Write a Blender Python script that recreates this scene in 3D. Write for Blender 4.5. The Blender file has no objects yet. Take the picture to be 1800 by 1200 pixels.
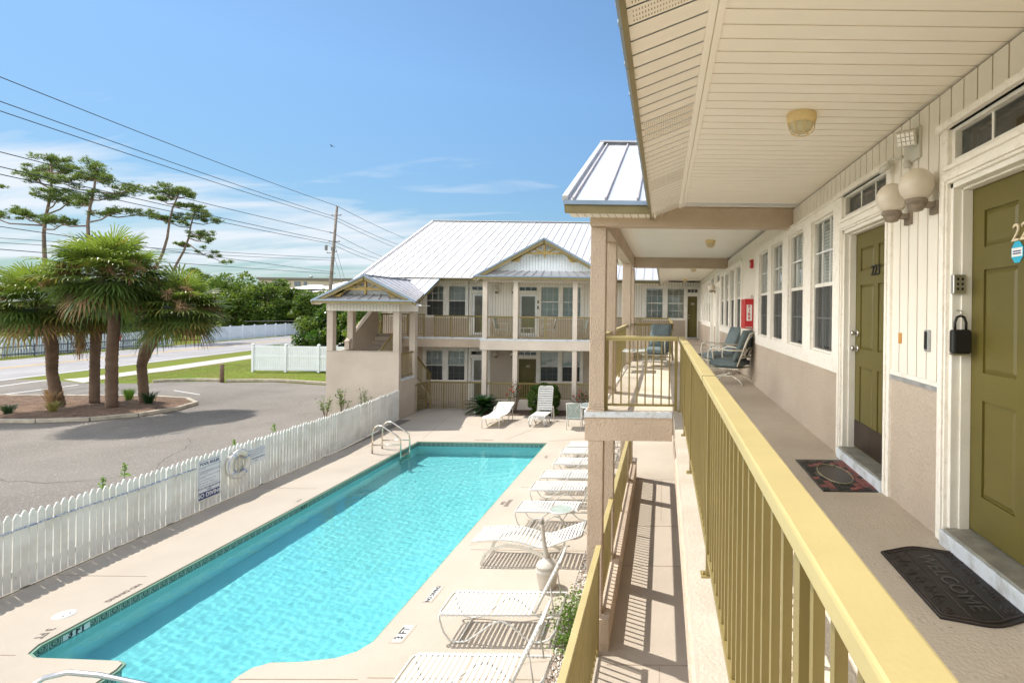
import bpy, bmesh, math, random
import numpy as np
from mathutils import Vector, Matrix, Euler
random.seed(7)
S = bpy.context.scene
COL = S.collection
R = math.radians

# ------------------------------------------------------------ camera, light, exposure
EZ = 4.45      # eye height over the pool deck
FL = 3.10      # level of the upper walkway
cam_d = bpy.data.cameras.new("camera")
cam = bpy.data.objects.new("camera", cam_d)
COL.objects.link(cam)
cam_d.sensor_width = 36.0
cam_d.lens = 930 / 1800 * 36.0
cam_d.shift_x = -(1166 - 900) / 1800
cam_d.shift_y = -(600 - 545) / 1800
cam_d.clip_start = 0.05
cam_d.clip_end = 3000
cam.matrix_world = Matrix.Translation((0, 0, EZ)) @ Euler((R(90), 0, 0)).to_matrix().to_4x4() @ Matrix.Rotation(0.012, 4, 'Z')
S.camera = cam

SUN_TRAVEL = Vector((0.455, -0.225, -1.0)).normalized()
SUN_EL = math.asin(-SUN_TRAVEL.z)
SUN_AZ = math.atan2(-SUN_TRAVEL.x, -SUN_TRAVEL.y)
sun_d = bpy.data.lights.new("sun", 'SUN')
sun_d.energy = 3.9
sun_d.angle = R(0.5)
sun_d.color = (1.0, 0.955, 0.88)
sun = bpy.data.objects.new("sun", sun_d)
COL.objects.link(sun)
sun.rotation_euler = SUN_TRAVEL.to_track_quat('-Z', 'Y').to_euler()
sun.location = (-10, 5, 30)
sun_d.cycles.is_caustics_light = True

FILL_CLOUD = 30.0  # brightness of the unseen clouds added to fill the shaded walkway
world = bpy.data.worlds.new("World")
S.world = world
world.use_nodes = True
wt = world.node_tree
wt.nodes.clear()
def wn(t, **k):
    n = wt.nodes.new(t)
    for a, b in k.items(): setattr(n, a, b)
    return n
w_out = wn('ShaderNodeOutputWorld'); w_bg = wn('ShaderNodeBackground')
w_bg.inputs['Strength'].default_value = 0.13
w_sky = wn('ShaderNodeTexSky', sky_type='NISHITA')
w_sky.sun_disc = False; w_sky.sun_elevation = SUN_EL; w_sky.sun_rotation = SUN_AZ
w_sky.air_density = 1.0; w_sky.dust_density = 0.6; w_sky.ozone_density = 1.2
tc = wn('ShaderNodeTexCoord'); sp = wn('ShaderNodeSeparateXYZ')
wt.links.new(tc.outputs['Generated'], sp.inputs[0])
def wm(op, a, b=None, clamp=False):
    n = wn('ShaderNodeMath', operation=op); n.use_clamp = clamp
    for i, v in enumerate((a, b)):
        if v is None: continue
        if isinstance(v, (int, float)): n.inputs[i].default_value = v
        else: wt.links.new(v, n.inputs[i])
    return n.outputs[0]
zz = wm('MAXIMUM', sp.outputs[2], 0.0)
den = wm('ADD', zz, 0.13)
cx = wm('DIVIDE', sp.outputs[0], den); cy = wm('DIVIDE', sp.outputs[1], den)
cmb = wn('ShaderNodeCombineXYZ')
wt.links.new(cx, cmb.inputs[0]); wt.links.new(cy, cmb.inputs[1])
mp = wn('ShaderNodeMapping'); mp.inputs['Rotation'].default_value = (0, 0, R(35)); mp.inputs['Scale'].default_value = (0.32, 1.1, 1)
mp.inputs['Location'].default_value = (3.3, 1.2, 0)
wt.links.new(cmb.outputs[0], mp.inputs[0])
nz = wn('ShaderNodeTexNoise'); nz.inputs['Scale'].default_value = 2.3; nz.inputs['Detail'].default_value = 9; nz.inputs['Roughness'].default_value = 0.58
nz.inputs['Distortion'].default_value = 0.5
wt.links.new(mp.outputs[0], nz.inputs['Vector'])
# more cloud low in the sky and towards the left
azm = wm('MULTIPLY', sp.outputs[0], -0.16)
bank = wm('SUBTRACT', wm('ADD', azm, 0.095), zz)
bank = wm('MULTIPLY', bank, 4.0)
bank = wm('MINIMUM', wm('MAXIMUM', bank, -0.01), 0.24)
low = wm('MULTIPLY', wm('SUBTRACT', 0.075, zz), 5.0)
low = wm('MINIMUM', wm('MAXIMUM', low, 0.0), 0.22)
high = wm('MULTIPLY', wm('MAXIMUM', wm('SUBTRACT', zz, 0.17), 0.0), 0.9)
right = wm('MULTIPLY', wm('MAXIMUM', wm('ADD', sp.outputs[0], 0.35), 0.0), 0.30)
v = wm('SUBTRACT', wm('SUBTRACT', wm('SUBTRACT', wm('ADD', nz.outputs[0], bank), low), high), right)
rmp = wn('ShaderNodeMapRange'); rmp.inputs[1].default_value = 0.53; rmp.inputs[2].default_value = 0.80
rmp.inputs[3].default_value = 0.0; rmp.inputs[4].default_value = 0.92
wt.links.new(v, rmp.inputs[0])
tint = wn('ShaderNodeMix', data_type='RGBA', blend_type='MULTIPLY'); tint.inputs[0].default_value = 1.0
hz = wm('MINIMUM', wm('ADD', wm('MULTIPLY', zz, 1.1), 0.50), 0.90)
hzm = wn('ShaderNodeVectorMath', operation='SCALE'); wt.links.new(w_sky.outputs[0], hzm.inputs[0]); wt.links.new(hz, hzm.inputs[3])
wt.links.new(hzm.outputs[0], tint.inputs[6]); tint.inputs[7].default_value = (0.72, 0.92, 1.0, 1)
mixc = wn('ShaderNodeMix', data_type='RGBA')
wt.links.new(rmp.outputs[0], mixc.inputs[0]); wt.links.new(tint.outputs[2], mixc.inputs[6])
mixc.inputs[7].default_value = (4.9, 5.2, 5.6, 1)
# unseen bright clouds, added left of and behind the camera to light the shade
bk = wn('ShaderNodeMapRange', interpolation_type='SMOOTHSTEP'); bk.inputs[1].default_value = 0.63; bk.inputs[2].default_value = 0.88
wt.links.new(wm('SUBTRACT', wm('MULTIPLY', sp.outputs[0], -0.97), wm('MULTIPLY', sp.outputs[1], 0.24)), bk.inputs[0])
nz2 = wn('ShaderNodeTexNoise'); nz2.inputs['Scale'].default_value = 2.2; nz2.inputs['Detail'].default_value = 8; nz2.inputs['Roughness'].default_value = 0.55
wt.links.new(tc.outputs['Generated'], nz2.inputs['Vector'])
rear = wn('ShaderNodeMapRange', interpolation_type='SMOOTHSTEP'); rear.inputs[1].default_value = 0.05; rear.inputs[2].default_value = -0.5
wt.links.new(sp.outputs[1], rear.inputs[0])
cov = wm('ADD', nz2.outputs[0], wm('MAXIMUM', wm('MULTIPLY', bk.outputs[0], 0.5), wm('MULTIPLY', rear.outputs[0], 0.31)))
cr = wn('ShaderNodeMapRange'); cr.inputs[1].default_value = 0.80; cr.inputs[2].default_value = 0.96
wt.links.new(cov, cr.inputs[0])
mixb = wn('ShaderNodeMix', data_type='RGBA')
wt.links.new(cr.outputs[0], mixb.inputs[0]); wt.links.new(mixc.outputs[2], mixb.inputs[6]); mixb.inputs[7].default_value = (FILL_CLOUD*1.0, FILL_CLOUD*0.97, FILL_CLOUD*0.92, 1)
wt.links.new(mixb.outputs[2], w_bg.inputs[0]); wt.links.new(w_bg.outputs[0], w_out.inputs[0])

S.view_settings.view_transform = 'Standard'
S.view_settings.look = 'None'
S.view_settings.exposure = 0.48
S.view_settings.gamma = 1.0
S.cycles.max_bounces = 8
S.cycles.diffuse_bounces = 5
S.cycles.transparent_max_bounces = 16
S.cycles.caustics_reflective = False
S.cycles.caustics_refractive = True
S.cycles.use_denoising = True

# ------------------------------------------------------------ materials
MATS = {}
def mat(name, col, rough=0.6, metal=0.0, var=0.12, scale=4.0, bump=0.0, bscale=80.0, col2=None, lo=0.35, hi=0.65, spec=0.5, detail=5.0, speck=None):
    """noise-varied principled surface; col2 = colour of the stains the noise brings in; speck = (colour, scale, threshold)"""
    m = bpy.data.materials.new(name); m.use_nodes = True
    t = m.node_tree; b = t.nodes['Principled BSDF']
    b.inputs['Roughness'].default_value = rough; b.inputs['Metallic'].default_value = metal
    b.inputs['Specular IOR Level'].default_value = spec
    c = t.nodes.new('ShaderNodeTexCoord'); n = t.nodes.new('ShaderNodeTexNoise')
    n.inputs['Scale'].default_value = scale; n.inputs['Detail'].default_value = detail; n.inputs['Roughness'].default_value = 0.6
    t.links.new(c.outputs['Object'], n.inputs['Vector'])
    r = t.nodes.new('ShaderNodeMapRange'); r.inputs[1].default_value = lo; r.inputs[2].default_value = hi
    t.links.new(n.outputs[0], r.inputs[0])
    x = t.nodes.new('ShaderNodeMix'); x.data_type = 'RGBA'
    t.links.new(r.outputs[0], x.inputs[0])
    a = [min(1, k * (1 + var)) for k in col]; d = [k * (1 - var) for k in col] if col2 is None else col2
    x.inputs[6].default_value = (*a, 1); x.inputs[7].default_value = (*d, 1)
    out = x.outputs[2]
    if speck:
        n2 = t.nodes.new('ShaderNodeTexNoise'); n2.inputs['Scale'].default_value = speck[1]; n2.inputs['Detail'].default_value = 3
        t.links.new(c.outputs['Object'], n2.inputs['Vector'])
        r2 = t.nodes.new('ShaderNodeMapRange'); r2.inputs[1].default_value = speck[2]; r2.inputs[2].default_value = speck[2] + 0.12
        t.links.new(n2.outputs[0], r2.inputs[0])
        x2 = t.nodes.new('ShaderNodeMix'); x2.data_type = 'RGBA'
        t.links.new(r2.outputs[0], x2.inputs[0]); t.links.new(out, x2.inputs[6]); x2.inputs[7].default_value = (*speck[0], 1)
        out = x2.outputs[2]
    t.links.new(out, b.inputs['Base Color'])
    if bump:
        nb = t.nodes.new('ShaderNodeTexNoise'); nb.inputs['Scale'].default_value = bscale; nb.inputs['Detail'].default_value = 4
        t.links.new(c.outputs['Object'], nb.inputs['Vector'])
        bp = t.nodes.new('ShaderNodeBump'); bp.inputs['Strength'].default_value = bump; bp.inputs['Distance'].default_value = 0.01
        t.links.new(nb.outputs[0], bp.inputs['Height']); t.links.new(bp.outputs[0], b.inputs['Normal'])
    MATS[name] = m
    return m
def leafmat(name, col, var=0.35, scale=1.5, rough=0.5, trans=0.35):
    m = mat(name, col, rough, 0, var, scale, spec=0.35)
    t = m.node_tree; b = t.nodes['Principled BSDF']; o = t.nodes['Material Output']
    tr = t.nodes.new('ShaderNodeBsdfTranslucent'); mx = t.nodes.new('ShaderNodeMixShader'); mx.inputs[0].default_value = trans
    tr.inputs[0].default_value = (col[0] * 1.6, col[1] * 1.7, col[2] * 0.8, 1)
    t.links.new(b.outputs[0], mx.inputs[1]); t.links.new(tr.outputs[0], mx.inputs[2]); t.links.new(mx.outputs[0], o.inputs[0])
    return m
stucco = mat('stucco_tan', (0.55, 0.445, 0.345), 0.9, 0, 0.07, 1.2, 1.8, 40, spec=0.15, col2=(0.50, 0.395, 0.30), speck=((0.48, 0.38, 0.285), 42, 0.60))
stuccow = mat('stucco_wall', (0.54, 0.46, 0.375), 0.9, 0, 0.05, 0.7, 1.8, 42, col2=(0.47, 0.39, 0.31), spec=0.15, speck=((0.46, 0.385, 0.305), 48, 0.58))
gable_skylit = mat('gable_siding_skylit', (0.78, 0.82, 0.85), 0.5, 0, 0.03, 2)  # white siding with the blue of the skylight put into its colour
siding = mat('siding_cream', (0.82, 0.775, 0.685), 0.5, 0, 0.03, 2.0, 0.05, 200, spec=0.3)
groove = mat('siding_groove_dirt', (0.27, 0.19, 0.10), 0.9, 0, 0.25, 9)
soff = mat('soffit_cream', (0.92, 0.86, 0.76), 0.5, 0, 0.02, 1.0, spec=0.25)
soffg = mat('soffit_groove', (0.50, 0.40, 0.26), 0.9, 0, 0.3, 6)
ceil2 = mat('porch_ceiling_white', (0.90, 0.87, 0.80), 0.35, 0, 0.02, 1.0, spec=0.4)
trim = mat('trim_paint', (0.82, 0.79, 0.72), 0.6, 0, 0.02, 2.5, 0.25, 40, col2=(0.66, 0.62, 0.53), lo=0.45, hi=0.8)
dirtytrim = mat('trim_weathered', (0.86, 0.82, 0.74), 0.7, 0, 0.02, 22, 0.6, 70, col2=(0.66, 0.61, 0.52), lo=0.5, hi=0.9)
olive = mat('olive_paint_shaded', (0.29, 0.225, 0.085), 0.42, 0.35, 0.08, 3, 0.06, 120, spec=0.5)  # same railing paint, darkened to carry the shade on balusters and posts
olive_sunlit = mat('olive_paint_sunlit', (0.515, 0.425, 0.198), 0.42, 0.3, 0.06, 3, 0.06, 120, spec=0.5)  # lighter copy of the railing paint, sunlight on the near handrails put in
bronze = mat('fascia_olive', (0.22, 0.175, 0.075), 0.4, 0.1, 0.12, 5)
doorg = mat('door_green', (0.118, 0.098, 0.019), 0.45, 0, 0.06, 1.6, 0.12, 60, col2=(0.096, 0.08, 0.018), lo=0.4, hi=0.8)
black = mat('black_plastic', (0.012, 0.012, 0.013), 0.35)
darkbr = mat('kick_plate', (0.03, 0.018, 0.012), 0.35, 0.3, 0.4, 6)
chrome = mat('brushed_steel', (0.62, 0.60, 0.57), 0.28, 1.0, 0.05, 8)
gold = mat('stainless_rail', (0.72, 0.66, 0.55), 0.22, 1.0, 0.05, 8)
white = mat('white_vinyl', (0.82, 0.82, 0.80), 0.45, 0, 0.03, 3)
bluewhite = mat('white_vinyl_fence', (0.80, 0.83, 0.87), 0.5, 0, 0.04, 2)
threshold_m = mat('threshold_grey', (0.30, 0.29, 0.25), 0.6, 0.2, 0.2, 9, 0.3, 60)
sillpaint = mat('sill_blue_white', (0.62, 0.66, 0.70), 0.7, 0, 0.04, 8, 0.4, 40, col2=(0.42, 0.42, 0.40), lo=0.5, hi=0.72)
picketm = mat('picket_paint', (0.80, 0.80, 0.76), 0.7, 0, 0.05, 2.2, 0.3, 30, col2=(0.60, 0.58, 0.51), lo=0.42, hi=0.85, speck=((0.32, 0.26, 0.2), 26, 0.70))
roofm = mat('roof_metal', (0.55, 0.56, 0.58), 0.42, 0.3, 0.05, 1.3, 0.1, 20)
roofrib_shaded = mat('roof_rib_shaded', (0.46, 0.42, 0.425), 0.5, 0.3, 0.1, 2)  # darker than the roof sheet: the ribs' shadow lines are put into the colour
roofblue = mat('roof_edge_metal', (0.30, 0.37, 0.45), 0.35, 0.5, 0.08, 3)
stucco_cream = mat('stucco_cream', (0.70, 0.615, 0.52), 0.9, 0, 0.05, 1.2, 1.2, 40, spec=0.15, col2=(0.64, 0.55, 0.455))
stucco_tower = mat('stucco_tower', (0.54, 0.465, 0.385), 0.9, 0, 0.05, 0.8, 1.2, 40, spec=0.15, col2=(0.48, 0.405, 0.33))
redm = mat('red_paint', (0.52, 0.015, 0.02), 0.35, 0, 0.06, 4)
globe = mat('frosted_globe', (0.66, 0.59, 0.49), 0.35, 0, 0.05, 3, col2=(0.52, 0.45, 0.36), lo=0.5, hi=0.9)
weath = mat('weathered_bracket', (0.27, 0.22, 0.17), 0.8, 0, 0.25, 14, 0.5, 60)
yell = mat('yellowed_plastic', (0.66, 0.47, 0.17), 0.5, 0, 0.08, 4, col2=(0.78, 0.62, 0.33))
lens_m = mat('ribbed_glass', (0.62, 0.56, 0.38), 0.2, 0, 0.05, 6)
alum = mat('white_aluminium', (0.62, 0.61, 0.57), 0.4, 0.1, 0.04, 5)
strapm = mat('vinyl_strap_white', (0.60, 0.59, 0.56), 0.45, 0, 0.04, 6)
sling = mat('sling_fabric_cream', (0.72, 0.69, 0.60), 0.8, 0, 0.06, 10, 0.3, 300)
cushion = mat('cushion_grey_green', (0.135, 0.175, 0.18), 0.85, 0, 0.12, 9, 0.25, 260)
slinggreen = mat('sling_grey_green', (0.33, 0.40, 0.38), 0.8, 0, 0.08, 9)
deck = mat('pool_deck', (0.46, 0.40, 0.33), 0.9, 0, 0.04, 0.55, 0.5, 90, col2=(0.41, 0.352, 0.285), lo=0.35, hi=0.75, spec=0.2, speck=((0.42, 0.34, 0.26), 7, 0.72))
walk = mat('walkway_coating', (0.63, 0.55, 0.45), 0.85, 0, 0.04, 0.7, 0.8, 60, col2=(0.52, 0.44, 0.345), spec=0.25, speck=((0.42, 0.34, 0.26), 45, 0.64))
concr = mat('concrete_edge', (0.47, 0.41, 0.335), 0.9, 0, 0.05, 2, 0.6, 60, col2=(0.40, 0.34, 0.27))
kerbm = mat('kerb_concrete', (0.42, 0.37, 0.29), 0.95, 0, 0.2, 3, 0.9, 40)
asph = mat('asphalt_lot', (0.215, 0.193, 0.17), 0.95, 0, 0.05, 0.30, 1.2, 40, col2=(0.165, 0.148, 0.13), spec=0.15, speck=((0.31, 0.28, 0.245), 26, 0.55))
roadm = mat('road_asphalt', (0.33, 0.315, 0.31), 0.95, 0, 0.06, 0.3, spec=0.15, col2=(0.27, 0.26, 0.26))
sidew = mat('sidewalk_concrete', (0.47, 0.42, 0.38), 0.95, 0, 0.06, 0.6, spec=0.15)
grassm = mat('grass', (0.11, 0.15, 0.017), 0.95, 0, 0.25, 0.5, 1.0, 12, col2=(0.155, 0.15, 0.035), spec=0.1)
mulch = mat('mulch', (0.15, 0.098, 0.07), 0.95, 0, 0.35, 3, 1.5, 30, spec=0.1, speck=((0.32, 0.22, 0.14), 16, 0.56))
wpaint = mat('white_paint_line', (0.72, 0.70, 0.66), 0.8, 0, 0.05, 2)
ypaint = mat('yellow_paint_line', (0.72, 0.42, 0.06), 0.8, 0, 0.05, 2)
plate_white = mat('plate_white', (0.60, 0.58, 0.54), 0.6, 0, 0.05, 4)
inkb = mat('black_ink', (0.02, 0.02, 0.025), 0.6)
inkf = mat('faded_stencil', (0.15, 0.12, 0.10), 0.9, 0, 0.2, 20)
inkn = mat('navy_ink', (0.02, 0.035, 0.16), 0.5)
greencope = mat('coping_green', (0.16, 0.28, 0.20), 0.6, 0, 0.12, 3, 0.3, 40)
plaster = mat('pool_plaster', (0.62, 0.76, 0.76), 0.8, 0, 0.02, 1.0, 0.0, 10, col2=(0.55, 0.74, 0.745), lo=0.3, hi=0.7)
bark = mat('palm_trunk', (0.16, 0.105, 0.07), 0.95, 0, 0.25, 2.0, 1.5, 9)
pineb = mat('pine_bark', (0.22, 0.155, 0.125), 0.95, 0, 0.3, 3, 1.5, 6)
wood = mat('weathered_wood', (0.24, 0.17, 0.12), 0.9, 0, 0.25, 5, 1.0, 12)
stone1 = mat('gravel_white', (0.66, 0.63, 0.58), 0.9, 0, 0.15, 8)
stone2 = mat('gravel_brown', (0.36, 0.27, 0.20), 0.9, 0, 0.2, 8)
lf_palm = leafmat('palm_leaf', (0.165, 0.215, 0.05), 0.4, 1.2, 0.38)
lf_palmd = leafmat('palm_leaf_dark', (0.085, 0.13, 0.032), 0.4, 1.2, 0.42)
lf_palmy = leafmat('palm_leaf_yellow', (0.24, 0.21, 0.06), 0.35, 1.5, 0.5)
lf_dead = leafmat('palm_flower_stalk', (0.26, 0.165, 0.085), 0.4, 2.5, 0.8, 0.15)
lf_pine = leafmat('pine_needles', (0.13, 0.175, 0.05), 0.5, 0.9)
lf_tree = leafmat('tree_leaf', (0.075, 0.125, 0.022), 0.5, 0.35)
lf_tree2 = leafmat('tree_leaf_light', (0.15, 0.20, 0.035), 0.45, 0.35)
lf_mag = leafmat('magnolia_leaf', (0.045, 0.095, 0.016), 0.5, 0.9, 0.22)
lf_shrub = leafmat('shrub_leaf', (0.06, 0.10, 0.02), 0.5, 3)
lf_sago = leafmat('sago_leaf', (0.02, 0.055, 0.018), 0.4, 3, 0.3)
lf_weed = leafmat('weed_leaf', (0.14, 0.24, 0.04), 0.4, 5)
lf_bur = leafmat('burgundy_leaf', (0.12, 0.06, 0.03), 0.5, 5)
flower = mat('red_flower', (0.55, 0.02, 0.02), 0.6)
def special(name):
    m = bpy.data.materials.new(name); m.use_nodes = True; t = m.node_tree; t.nodes.clear()
    o = t.nodes.new('ShaderNodeOutputMaterial'); return m, t, o
# window glass: see-through with a mirror-like reflection
glass, t, o = special('window_glass')
g = t.nodes.new('ShaderNodeBsdfGlossy'); g.inputs['Roughness'].default_value = 0.015; g.inputs[0].default_value = (0.95, 0.98, 1, 1)
tr = t.nodes.new('ShaderNodeBsdfTransparent'); tr.inputs[0].default_value = (0.90, 0.95, 0.94, 1)
fr = t.nodes.new('ShaderNodeFresnel'); fr.inputs[0].default_value = 1.9
mx = t.nodes.new('ShaderNodeMixShader')
t.links.new(fr.outputs[0], mx.inputs[0]); t.links.new(tr.outputs[0], mx.inputs[1]); t.links.new(g.outputs[0], mx.inputs[2]); t.links.new(mx.outputs[0], o.inputs[0])
# insect screen
screen, t, o = special('insect_screen')
tr = t.nodes.new('ShaderNodeBsdfTransparent'); df = t.nodes.new('ShaderNodeBsdfDiffuse'); df.inputs[0].default_value = (0.06, 0.06, 0.06, 1)
mx = t.nodes.new('ShaderNodeMixShader'); mx.inputs[0].default_value = 0.60
t.links.new(tr.outputs[0], mx.inputs[1]); t.links.new(df.outputs[0], mx.inputs[2]); t.links.new(mx.outputs[0], o.inputs[0])
# pool water
water, t, o = special('pool_water')
g = t.nodes.new('ShaderNodeBsdfGlass'); g.inputs['Roughness'].default_value = 0.0; g.inputs['IOR'].default_value = 1.33; g.inputs[0].default_value = (0.57, 0.95, 0.97, 1)
t.links.new(g.outputs[0], o.inputs[0])
# table glass
tglass, t, o = special('table_glass')
g = t.nodes.new('ShaderNodeBsdfGlossy'); g.inputs['Roughness'].default_value = 0.05
tr = t.nodes.new('ShaderNodeBsdfTransparent'); tr.inputs[0].default_value = (0.62, 0.74, 0.70, 1)
mx = t.nodes.new('ShaderNodeMixShader'); mx.inputs[0].default_value = 0.22
t.links.new(tr.outputs[0], mx.inputs[1]); t.links.new(g.outputs[0], mx.inputs[2]); t.links.new(mx.outputs[0], o.inputs[0])

# ------------------------------------------------------------ mesh helpers
class MB:
    flat = False
    def __init__(s): s.v = []; s.f = []; s.m = []; s.sm = []
    def add(s, vs, fs, mi=0, smooth=False):
        k = len(s.v); s.v.extend([tuple(p) for p in vs])
        for f in fs: s.f.append([i + k for i in f]); s.m.append(mi); s.sm.append(smooth)
        return s
    def box(s, x0, x1, y0, y1, z0, z1, mi=0):
        if x0 > x1: x0, x1 = x1, x0
        if y0 > y1: y0, y1 = y1, y0
        if z0 > z1: z0, z1 = z1, z0
        v = [(x0,y0,z0),(x1,y0,z0),(x1,y1,z0),(x0,y1,z0),(x0,y0,z1),(x1,y0,z1),(x1,y1,z1),(x0,y1,z1)]
        return s.add(v, [(3,2,1,0),(4,5,6,7),(0,1,5,4),(1,2,6,5),(2,3,7,6),(3,0,4,7)], mi)
    def quad(s, a, b, c, d, mi=0): return s.add([a,b,c,d], [(0,1,2,3)], mi)
    def prism(s, poly, vec, mi=0):
        """closed extrusion of a 3D polygon along vec"""
        n = len(poly); q = [tuple(Vector(p) + Vector(vec)) for p in poly]
        fs = [tuple(range(n))[::-1], tuple(range(n, 2*n))] + [(i, (i+1) % n, n + (i+1) % n, n + i) for i in range(n)]
        return s.add(list(poly) + q, fs, mi)
    def bar(s, a, b, w, h, up=(0,0,1), mi=0):
        """box of width w, height h running from a to b"""
        a = Vector(a); b = Vector(b); d = (b - a).normalized(); u = Vector(up)
        side = d.cross(u)
        if side.length < 1e-5: side = Vector((1,0,0))
        side.normalize(); u = side.cross(d).normalized()
        q = [a + side*sx*w/2 + u*sz*h/2 for sx, sz in ((-1,-1),(1,-1),(1,1),(-1,1))]
        q += [p + (b - a) for p in q]
        return s.add(q, [(3,2,1,0),(4,5,6,7),(0,1,5,4),(1,2,6,5),(2,3,7,6),(3,0,4,7)], mi)
    def tube(s, pts, r, n=8, closed=False, mi=0, caps=True):
        pts = [Vector(p) for p in pts]; N = len(pts)
        rs = r if isinstance(r, (list, tuple)) else [r] * N
        prev = None; vs = []
        for i in range(N):
            if closed: d = (pts[(i+1) % N] - pts[i-1])
            else: d = pts[min(i+1, N-1)] - pts[max(i-1, 0)]
            if d.length < 1e-9: d = Vector((0,0,1))
            d.normalize()
            if prev is None:
                a = Vector((0,0,1)) if abs(d.z) < 0.9 else Vector((1,0,0))
                u = d.cross(a).normalized()
            else:
                u = prev - d * prev.dot(d)
                u = u.normalized() if u.length > 1e-6 else d.orthogonal().normalized()
            prev = u; w = d.cross(u)
            for k in range(n):
                t = 2*math.pi*k/n
                vs.append(pts[i] + (u*math.cos(t) + w*math.sin(t)) * rs[i])
        fs = []
        for i in range(N if closed else N-1):
            j = (i+1) % N
            for k in range(n): fs.append((i*n+k, i*n+(k+1) % n, j*n+(k+1) % n, j*n+k))
        if caps and not closed:
            fs.append(tuple(range(n))[::-1]); fs.append(tuple((N-1)*n + k for k in range(n)))
        return s.add(vs, fs, mi, True)
    def lathe(s, prof, c=(0,0,0), n=24, mi=0, axis='Z'):
        vs = []
        for r_, z in prof:
            for k in range(n):
                t = 2*math.pi*k/n; p = (r_*math.cos(t), r_*math.sin(t), z)
                if axis == 'X': p = (p[2], p[0], p[1])
                vs.append((c[0]+p[0], c[1]+p[1], c[2]+p[2]))
        fs = [(i*n+k, i*n+(k+1) % n, (i+1)*n+(k+1) % n, (i+1)*n+k) for i in range(len(prof)-1) for k in range(n)]
        return s.add(vs, fs, mi, True)
    def xform(s, M):
        s.v = [tuple(M @ Vector(p)) for p in s.v]; return s
    def merge(s, o, M=None, mi=None):
        k = len(s.v); s.v.extend([tuple(M @ Vector(p)) for p in o.v] if M is not None else o.v)
        for f, m_, q in zip(o.f, o.m, o.sm): s.f.append([i + k for i in f]); s.m.append(m_ if mi is None else mi); s.sm.append(q)
        return s
def wloc(o):
    p = Vector((0,0,0))
    while o: p += o.location; o = o.parent
    return p
def obj(name, mb, m, parent=None, bevel=0.0, at=None, fixn=True):
    """link one mesh object; mesh coordinates are given in the world frame and stored relative to the parent / at"""
    off = wloc(parent) if parent else Vector(at or (0,0,0))
    me = bpy.data.meshes.new(name)
    me.from_pydata([(p[0]-off.x, p[1]-off.y, p[2]-off.z) for p in mb.v], [], mb.f)
    for k in (m if isinstance(m, (list, tuple)) else [m]): me.materials.append(k)
    me.polygons.foreach_set('material_index', mb.m); me.polygons.foreach_set('use_smooth', mb.sm)
    if fixn and not mb.flat and len(mb.f) < 6000:
        bm = bmesh.new(); bm.from_mesh(me); bmesh.ops.recalc_face_normals(bm, faces=bm.faces); bm.to_mesh(me); bm.free()
    me.update()
    o = bpy.data.objects.new(name, me); COL.objects.link(o)
    if parent: o.parent = parent
    elif at: o.location = at
    if bevel:
        b = o.modifiers.new('bevel', 'BEVEL'); b.width = bevel; b.segments = 2; b.limit_method = 'ANGLE'
    return o
def tag(o, label, cat, group=None):
    o['label'] = label; o['category'] = cat
    if group: o['group'] = group
    return o
def thing(name, label, cat, loc=(0,0,0), rz=0, group=None):
    o = bpy.data.objects.new(name, None); o.empty_display_size = 0.2; COL.objects.link(o)
    o.location = loc; o.rotation_euler = (0,0,rz)
    return tag(o, label, cat, group)
def struct(name, mb, m, kind='structure', **k):
    o = obj(name, mb, m, **k); o['kind'] = kind; return o
def dup(root, loc, rz=0, label=None, group=None, scale=None):
    r = root.copy(); COL.objects.link(r); r.location = loc; r.rotation_euler = (0,0,rz)
    if scale: r.scale = scale
    if label: r['label'] = label
    if group: r['group'] = group
    for ch in list(root.children):
        c = ch.copy(); COL.objects.link(c); c.parent = r
        for g in list(ch.children):
            d = g.copy(); COL.objects.link(d); d.parent = c
    return r
_font = {}
def text_mb(s, size, align='CENTER', extrude=0.0, shear=0.0, bold=0.0):
    """lettering from the built-in font as a mesh in the local XY plane"""
    cu = bpy.data.curves.new('lettering', 'FONT'); cu.body = s; cu.size = size; cu.align_x = align; cu.align_y = 'CENTER'
    cu.extrude = extrude; cu.shear = shear; cu.offset = bold; cu.resolution_u = 3; cu.space_line = 0.95
    o = bpy.data.objects.new('lettering', cu); COL.objects.link(o)
    dg = bpy.context.evaluated_depsgraph_get(); dg.update()
    me = o.evaluated_get(dg).to_mesh()
    mb = MB(); mb.add([tuple(v.co) for v in me.vertices], [tuple(p.vertices) for p in me.polygons])
    o.evaluated_get(dg).to_mesh_clear(); bpy.data.objects.remove(o); bpy.data.curves.remove(cu)
    return mb
def frame_m(origin, ex, ey):
    ex = Vector(ex).normalized(); ey = Vector(ey).normalized(); ez = ex.cross(ey)
    M = Matrix.Identity(4)
    for i in range(3): M[i][0], M[i][1], M[i][2], M[i][3] = ex[i], ey[i], ez[i], origin[i]
    return M
def fill(outer, holes, z):
    """flat sheet with holes"""
    bm = bmesh.new()
    for loop in [outer] + holes:
        vs = [bm.verts.new((p[0], p[1], z)) for p in loop]
        for i in range(len(vs)): bm.edges.new((vs[i], vs[(i+1) % len(vs)]))
    bmesh.ops.triangle_fill(bm, edges=bm.edges[:], use_beauty=True, normal=(0,0,1))
    bm.verts.index_update(); mb = MB(); mb.flat = True
    fs = []
    for f in bm.faces:
        ids = [v.index for v in f.verts]
        if f.normal.z < 0: ids.reverse()
        fs.append(ids)
    mb.add([tuple(v.co) for v in bm.verts], fs); bm.free()
    return mb
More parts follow.
